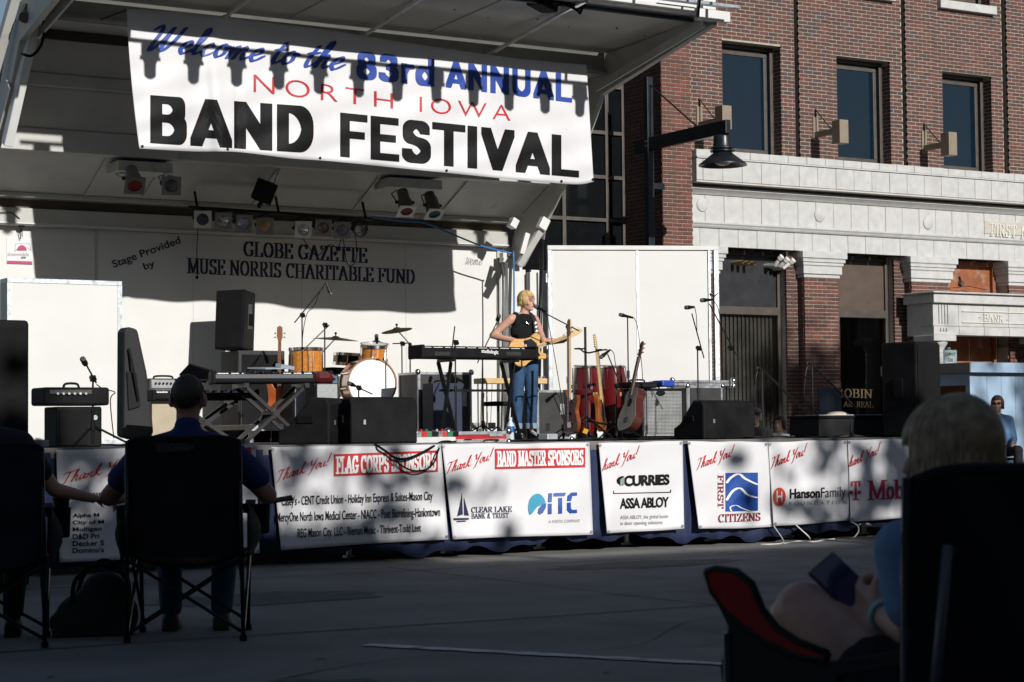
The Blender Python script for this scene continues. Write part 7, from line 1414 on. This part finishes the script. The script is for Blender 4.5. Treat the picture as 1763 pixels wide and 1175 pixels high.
# ---------------------------------------------------------------- girl with a phone
gc = Vector((2.705, 2.93, 0)); REDF = mat('red_camp_fabric', (.24, .008, .010), .85, var=.25, bump=.3, bscale=160, spec=.2)
gch = camp_chair('tall black camp chair with red lined armrest holding the fair-haired girl', gc + Vector((-.033, 0, 0)), 0, .60, .935, .40, .60, FAB, arms=(False, True), fx=.86, lean=.01)
xa_ = 2.40
def side_poly(name, pts, m, x0, th):
    wobj(name, MB().prism(pts[::-1], lambda px, py: PX(px, py, x0), lambda px, py: PX(px, py, x0) + Vector((th, 0, 0))), m, gch, fix=True, bevel=.006)
red = [(1213, 985), (1228, 980), (1264, 985), (1291, 1006), (1309, 1050), (1334, 1082), (1370, 1106), (1420, 1126), (1418, 1138), (1372, 1130), (1318, 1106), (1278, 1078), (1248, 1052), (1224, 1020)]
side_poly('arm_lining', red, REDF, xa_, .012)
side_poly('arm_panel', [(1224, 1022), (1248, 1054), (1278, 1080), (1318, 1108), (1372, 1132), (1418, 1140), (1560, 1118), (1562, 1148), (1440, 1166), (1425, 1300), (1300, 1330), (1252, 1250), (1238, 1150), (1252, 1080)], FAB, xa_ + .002, .02)
wobj('arm_hem', MB().tube([PX(px, py, xa_) + Vector((0.006, 0, 0)) for px, py in red[:8]], .008, 7), BLK, gch, smooth=True); wobj('arm_hem', MB().tube([PX(px, py, xa_) + Vector((0.006, 0, 0)) for px, py in red[7:] + red[:1]], .009, 7), BLK, gch, smooth=True)
obj('rear_rail', MB().cyl((-.285, -.325, .43), (-.275, -.372, .80), .009, n=8), mat('grey_rod', (.10, .10, .12), .4, .5), gch, smooth=True)
gl_ = thing('person', 'fair-haired girl in pale blue t-shirt bowed over her phone', 'person', gc)
mb = MB(); HG = Vector((-.014, -.075, .948)); gfd = (-.35, 1, 0); PG = head_parts(mb, HG, gfd, .92, -.0); mb.capsule((.02, -.16, .80), (.01, -.10, .90), .05, .048); mb.ell((.02, -.16, .64), (.14, .10, .2)); mb.ell((.02, -.10, .46), (.15, .13, .1))
LW = Vector((-.05, .10, .635)); LE = Vector((-.125, -.09, .615)); LS = Vector((-.140, -.07, .775)); mb.capsule((-.03, -.16, .80), LS, .045, .045); mb.capsule(LS, LE, .043, .034); mb.capsule(LE, LE.lerp(LW, .4), .034, .033); mb.capsule(LE.lerp(LW, .4), LW, .033, .022)
RW = Vector((.10, .12, .60)); RE = Vector((.22, -.03, .56)); RS = Vector((.16, -.15, .785)); mb.capsule((.05, -.16, .80), RS, .045, .045); mb.capsule(RS, RE, .043, .034); mb.capsule(RE, RW, .034, .022)
hand(mb, LW, (.15, .9, .35), (.5, .2, .6), (.75, .3, .3), .75, .92); hand(mb, RW, (-.2, .9, .3), (-.5, .2, .6), (-.75, .3, .3), .75, .92)
mb.capsule((-.06, -.05, .45), (-.075, .30, .625), .082, .066); mb.capsule((-.075, .30, .625), (-.06, .36, .14), .058, .036); mb.capsule((-.075, .30, .625), (-.075, .335, .605), .064, .056)
mb.capsule((.10, -.05, .45), (.12, .33, .52), .082, .062); mb.capsule((.12, .33, .52), (.11, .36, .12), .058, .036)
blob('body', mb, SKIN, gl_, .0065, 5)
mb = MB(); mb.ell((.02, -.16, .64), (.155, .115, .21), 20, 12); mb.ell((.02, -.12, .50), (.155, .13, .10), 20, 12); mb.capsule((-.03, -.13, .80), LS, .056, .056); mb.capsule(LS, LS.lerp(LE, .65), .056, .054); mb.capsule((.05, -.16, .80), RS, .056, .058); mb.capsule(RS, RS.lerp(RE, .55), .058, .056)
blob('t_shirt', mb, mat('pale_blue_cotton', (.16, .26, .44), .9, var=.12, bump=.2), gl_, .010, 5)
mb = MB(); mb.ell((.02, -.08, .455), (.165, .14, .10)); mb.capsule((-.06, -.05, .45), (-.068, .10, .515), .092, .086); mb.capsule((.10, -.05, .45), (.11, .12, .48), .092, .086); blob('shorts', mb, mat('dark_shorts', (.012, .012, .016), .9), gl_, .011, 5)
for x, y in ((-.06, .36), (.11, .36)): mb = MB(); mb.capsule((x, y - .02, .05), (x - .01, y + .16, .035), .04, .034); mb.capsule((x, y, .06), (x, y, .12), .04, .038); mb.bx(x - .04, x + .035, y - .06, y + .19, 0, .02); blob('shoe', mb, WENAM, gl_, .011, 2)
FAIR = mat('fair_hair', (.34, .24, .14), .5, var=.45, scale=40)
hair(gl_, HG + Vector((0, 0, .012)), (.075, .094, .097), gfd, FAIR, 1700, .03, lambda a: .42, .0034, 11, .0035, True, (0, -.0, 0), 1.05)
obj('hair_lock', MB().tube(crom([HG + Vector((-.09, .02, -.06)), HG + Vector((-.115, .03, -.14)), HG + Vector((-.12, .05, -.21)), HG + Vector((-.135, .06, -.26))]), [.012] * 8 + [.010] * 5 + [.008] * 5 + [.003], 8) if 0 else MB().tube([HG + Vector((-.085, .0, -.05)), HG + Vector((-.105, .01, -.14)), HG + Vector((-.112, .03, -.22)), HG + Vector((-.128, .035, -.29))], [.012, .012, .009, .002], 8), FAIR, gl_, smooth=True)
wq = (LW - LE).normalized().to_track_quat('Z', 'Y').to_matrix(); obj('wrist_band', MB().lathe([(.028, -.011), (.032, -.011), (.032, .011), (.028, .011), (.028, -.011)], LW.lerp(LE, .12), 18, wq), mat('mint_band', (.30, .42, .44), .5), gl_, fix=True)
ph = thing('phone', "dark blue phone tilted in the girl's hand", 'phone', gc + Vector((-.035, .21, .675)), 0); _t = Vector((-.30, .45, .50)).normalized(); _n = Vector((-.35, -.80, .45)); _n = (_n - _t * _n.dot(_t)).normalized(); _x = _t.cross(_n); ph.rotation_euler = Matrix(((_x.x, _t.x, _n.x), (_x.y, _t.y, _n.y), (_x.z, _t.z, _n.z))).to_euler()
obj('case', MB().bx(-.039, .039, -.08, .08, -.005, .004), mat('phone_case', (.03, .02, .03), .5), ph, bevel=.006); obj('screen', MB().bx(-.035, .035, -.075, .075, .0045, .0055), mat('dark_screen', (.016, .030, .095), .1, coat=.5), ph)
# ---------------------------------------------------------------- people behind the stage
def sitter(label, loc, rotz, zs, shirt, hairm, cap=None, beard=None, glasses=False, fdl=(0, -1, 0), voxel=.016):
    t = thing('person', label, 'person', loc, rotz); mb = MB(); Hc = Vector((0, -.02, zs + .74)); Pp = head_parts(mb, Hc, fdl, 1.05); mb.capsule((0, .02, zs + .52), (0, 0, zs + .67), .062, .058); mb.ell((0, .03, zs + .32), (.18, .115, .24)); mb.ell((0, 0, zs + .06), (.18, .15, .12))
    for s in (-1, 1):
        sh = Vector((.2 * s, .03, zs + .50)); el = Vector((.25 * s, .0, zs + .22)); wr = Vector((.14 * s, -.22, zs + .16)); mb.capsule((.05 * s, .03, zs + .53), sh, .06, .062); mb.capsule(sh, el, .058, .045); mb.capsule(el, wr, .044, .03); hand(mb, wr, (-.4 * s, -.9, -.1), (-s * .3, -.2, .8), (0, 0, -1), .5)
        mb.capsule((.1 * s, 0, zs + .05), (.13 * s, -.40, zs + .06), .085, .062); mb.capsule((.13 * s, -.40, zs + .06), (.13 * s, -.40, .1), .055, .04); mb.capsule((.13 * s, -.38, .05), (.13 * s, -.55, .04), .045, .04)
    blob('body', mb, SKIN, t, voxel * .8, 3); face(Pp, t, 1.05)
    mb = MB(); mb.ell((0, .03, zs + .32), (.2, .135, .25), 20, 12); mb.ell((0, .01, zs + .1), (.195, .15, .13), 20, 12)
    for s in (-1, 1): sh = Vector((.2 * s, .03, zs + .50)); el = Vector((.25 * s, .0, zs + .22)); mb.capsule((.04 * s, .03, zs + .53), sh, .073, .074); mb.capsule(sh, el, .07, .058); mb.capsule(el, el.lerp(Vector((.14 * s, -.22, zs + .16)), .8), .058, .045)
    mb.capsule((0, .03, zs + .53), (0, .02, zs + .58), .08, .07); blob('shirt', mb, shirt, t, voxel, 3)
    mb = MB(); mb.ell((0, 0, zs + .06), (.19, .16, .11))
    for s in (-1, 1): mb.capsule((.1 * s, 0, zs + .05), (.13 * s, -.40, zs + .06), .095, .075); mb.capsule((.13 * s, -.40, zs + .06), (.13 * s, -.40, .14), .07, .058)
    blob('trousers', mb, mat('dark_trousers', (.016, .016, .02), .9), t, voxel, 3)
    hair(t, Hc + Vector((0, 0, .012)), (.086, .104, .107), fdl, hairm, 220, .06, lambda a: .19, .0065, 4, 0, True, (0, .005, 0), 1.0)
    if cap: obj('cap', MB().ell(Hc + Vector((0, .01, .055)), (.096, .115, .085), 20, 12).prism([(-.075, -.09), (.075, -.09), (.06, -.19), (-.06, -.19)], lambda x, y: Hc + Vector((x, y, .055)), lambda x, y: Hc + Vector((x, y, .068))), cap, t, smooth='auto')
    if beard: obj('beard', MB().ell(Hc + rot_to(fdl) @ Vector((0, -.052, -.088)), (.05, .042, .045), 12, 8), beard, t, smooth=True)
    if glasses:
        for sx in (-1, 1): obj('lens', MB().ell(Pp(.034 * sx, -.098, .004), (.024, .008, .017), 10, 8, rot_to(fdl)), BLKM, t, smooth=True)
        obj('spectacle_frame', MB().tube([Pp(-.082, .0, .01), Pp(-.06, -.09, .01), Pp(0, -.108, .01), Pp(.06, -.09, .01), Pp(.082, .0, .01)], .004, 6), BLKM, t)
    return t
def stool(label, loc, h, rotz=0):
    t = thing('folding_stool', label, 'stool', loc, rotz); obj('seat', MB().bx(-.2, .2, -.2, .2, h - .04, h), BLK, t, bevel=.01)
    for x in (-.17, .17):
        for y in (-.17, .17): obj('leg', MB().cyl((x * 1.15, y * 1.15, 0), (x, y, h - .04), .013, n=8), BLKM, t)
    return t
GREYH = mat('grey_hair', (.22, .20, .18), .6); DKJ = mat('charcoal_jacket', (.03, .028, .03), .9)
p = PY(1300, 700, 24.0); zs = p.z - .89; L_ = Vector((p.x, 24.0, 0)); stool('plain stool under the bearded man', L_ + Vector((0, .02, 0)), zs - .05)
sitter('bearded man in grey cap and dark jacket sitting behind the stage', L_, -.5, zs, DKJ, GREYH, mat('grey_cap', (.10, .095, .11), .9), mat('grey_beard', (.30, .27, .24), .8), False, (-.3, -1, 0))
p = PY(1341, 712, 24.15); zs = p.z - .90; L_ = Vector((p.x, 24.15, 0)); stool('low stool under the sitter in white', L_ + Vector((0, .02, 0)), zs - .05)
sitter('dark-haired sitter in pale shirt beside the bearded man', L_, -.4, zs, mat('pale_shirt', (.42, .45, .50), .85), BRH, None, None, False, (-.6, -.8, 0))
p = PY(1716, 681, 21.4); zs = p.z - .865; L_ = Vector((p.x, 21.4, 0)); stool('tall stool under the man in sunglasses', L_ + Vector((0, .02, 0)), zs - .05)
sitter('man in sunglasses and light blue shirt perched before the blue booth', L_, -.35, zs, mat('light_blue_shirt', (.09, .17, .30), .85, var=.2, bump=.2), BRH, None, None, True, (-.55, -.85, 0))
# ================================================================== BOOTH, SIGN, RAILS
BLUEP = mat('pale_blue_paint', (.30, .42, .56), .6, var=.12, scale=3); TRIMG = mat('grey_trim', (.22, .21, .20), .7); ORAN = mat('orange_ply', (.24, .11, .04), .7, var=.2)
yb0 = 22.6; xb = XP(1675, yb0, 700); yb1 = PX(1507, 700, xb).y; yb1 = min(yb1, 24.35); zb = ZP(1700, 630, yb0)
bt = thing('vendor_booth', 'pale blue wooden booth with flat trimmed roof and orange interior', 'booth', (xb, yb0, 0)); L = yb1 - yb0
for k in range(9): obj('wall_board', MB().bx(.0 + k * .30 + .004, .30 + k * .30 - .002, 0, .03, .02, zb - .12), BLUEP, bt)
obj('corner_post', MB().bx(-.06, -.001, -.01, .09, .02, zb - .12), BLUEP, bt, bevel=.005); obj('corner_post', MB().bx(-.06, -.001, L - .09, L, .02, zb - .12), BLUEP, bt, bevel=.005)
obj('lower_side', MB().bx(-.05, -.02, .091, L - .091, .02, 1.02), BLUEP, bt); obj('head_rail', MB().bx(-.05, -.02, .091, L - .091, zb - .3, zb - .121), BLUEP, bt); obj('counter', MB().bx(-.18, .1, .1, L - .1, 1.021, 1.05), ORAN, bt)
obj('inner_wall', MB().bx(.5, .53, .05, L - .05, .05, zb - .13), ORAN, bt); obj('back_wall', MB().bx(0, 2.7, L - .03, L, .02, zb - .12), BLUEP, bt); obj('side_wall', MB().bx(2.67, 2.7, .031, L - .031, .02, zb - .12), BLUEP, bt)
obj('roof', MB().bx(-.15, 2.85, -.12, L + .12, zb - .02, zb + .03), TRIMG, bt); obj('roof_fascia', MB().bx(-.16, 2.86, -.14, -.121, zb - .11, zb + .045), BLUEP, bt, bevel=.005); obj('roof_fascia', MB().bx(-.18, -.151, -.14, L + .14, zb - .11, zb + .045), TRIMG, bt, bevel=.005)
obj('roof_soffit', MB().bx(-.14, 2.84, -.11, L + .11, zb - .119, zb - .021), TRIMG, bt)
# sign
ys = 24.9; sp = PY(1635, 616, ys); SGNW = mat('sign_white', (.60, .64, .66), .45); SGNG = mat('sign_green', (.02, .22, .13), .5)
sn = thing('parking_sign', 'small white parking sign with green letters on a post beside the column', 'sign', (sp.x, ys, .14)); sput = lambda px, py, l: PY(px, py, ys - .003 - l)
a = PY(1624, 602, ys); b = PY(1648, 631, ys)
obj('post', MB().bx(-.025, .025, .002, .05, 0, a.z - .1), ALU, sn); wobj('border', MB().bx(a.x, b.x, ys - .002, ys + .001, b.z, a.z), SGNG, sn, bevel=.002); wobj('plate', MB().bx(a.x + .012, b.x - .012, ys - .005, ys - .0025, b.z + .012, a.z - .012), SGNW, sn)
letter(font2d('COMPACT', .03), Q(1627, 607, 1645, 607.6, 612.6, 613), lambda px, py, l: PY(px, py, ys - .007 - l), 'sign_lettering', SGNG, sn); letter(font2d('CAR', .03), Q(1632, 617, 1641, 617.4, 623, 623.4), lambda px, py, l: PY(px, py, ys - .007 - l), 'sign_lettering', SGNG, sn)
# stair rails
for lab, pts, Yr in (('black curved stair rail before the first bank window', ((1300, 660), (1303, 643), (1312, 638), (1390, 712)), 25.6), ('black curved stair rail before the brick pilaster', ((1386, 650), (1389, 634), (1398, 629), (1476, 706)), 25.9)):
    P0 = [PY(px, py, Yr) for px, py in pts]; t = thing('stair_rail', lab, 'railing', (P0[0].x, Yr, .14), 0, 'stair rails at the bank')
    low = [PY(pts[0][0], pts[0][1] + 40, Yr), PY(pts[0][0] + 25, pts[0][1] + 65, Yr), PY(pts[3][0] + 10, pts[3][1] + 50, Yr)]
    wobj('top_rail', MB().tube(crom(P0, 6), .020, 8), BLKM, t, smooth=True); wobj('lower_rail', MB().tube(crom([P0[0]] + low, 6), .016, 8), BLKM, t, smooth=True)
    for q in (P0[2], P0[3]): wobj('post', MB().cyl((q.x, Yr, .14), (q.x, Yr, q.z), .018, n=8), BLKM, t)
solo('notice_board', MB().bx(XP(1408, 26.9), XP(1446, 26.9), 26.85, 26.9, .14, ZP(1425, 668, 26.9)), mat('navy_board', (.012, .018, .035), .5), 'dark navy notice board leaning at the foot of the brick pilaster', 'notice board', (XP(1427, 26.9), 26.87, .14), bevel=.01)
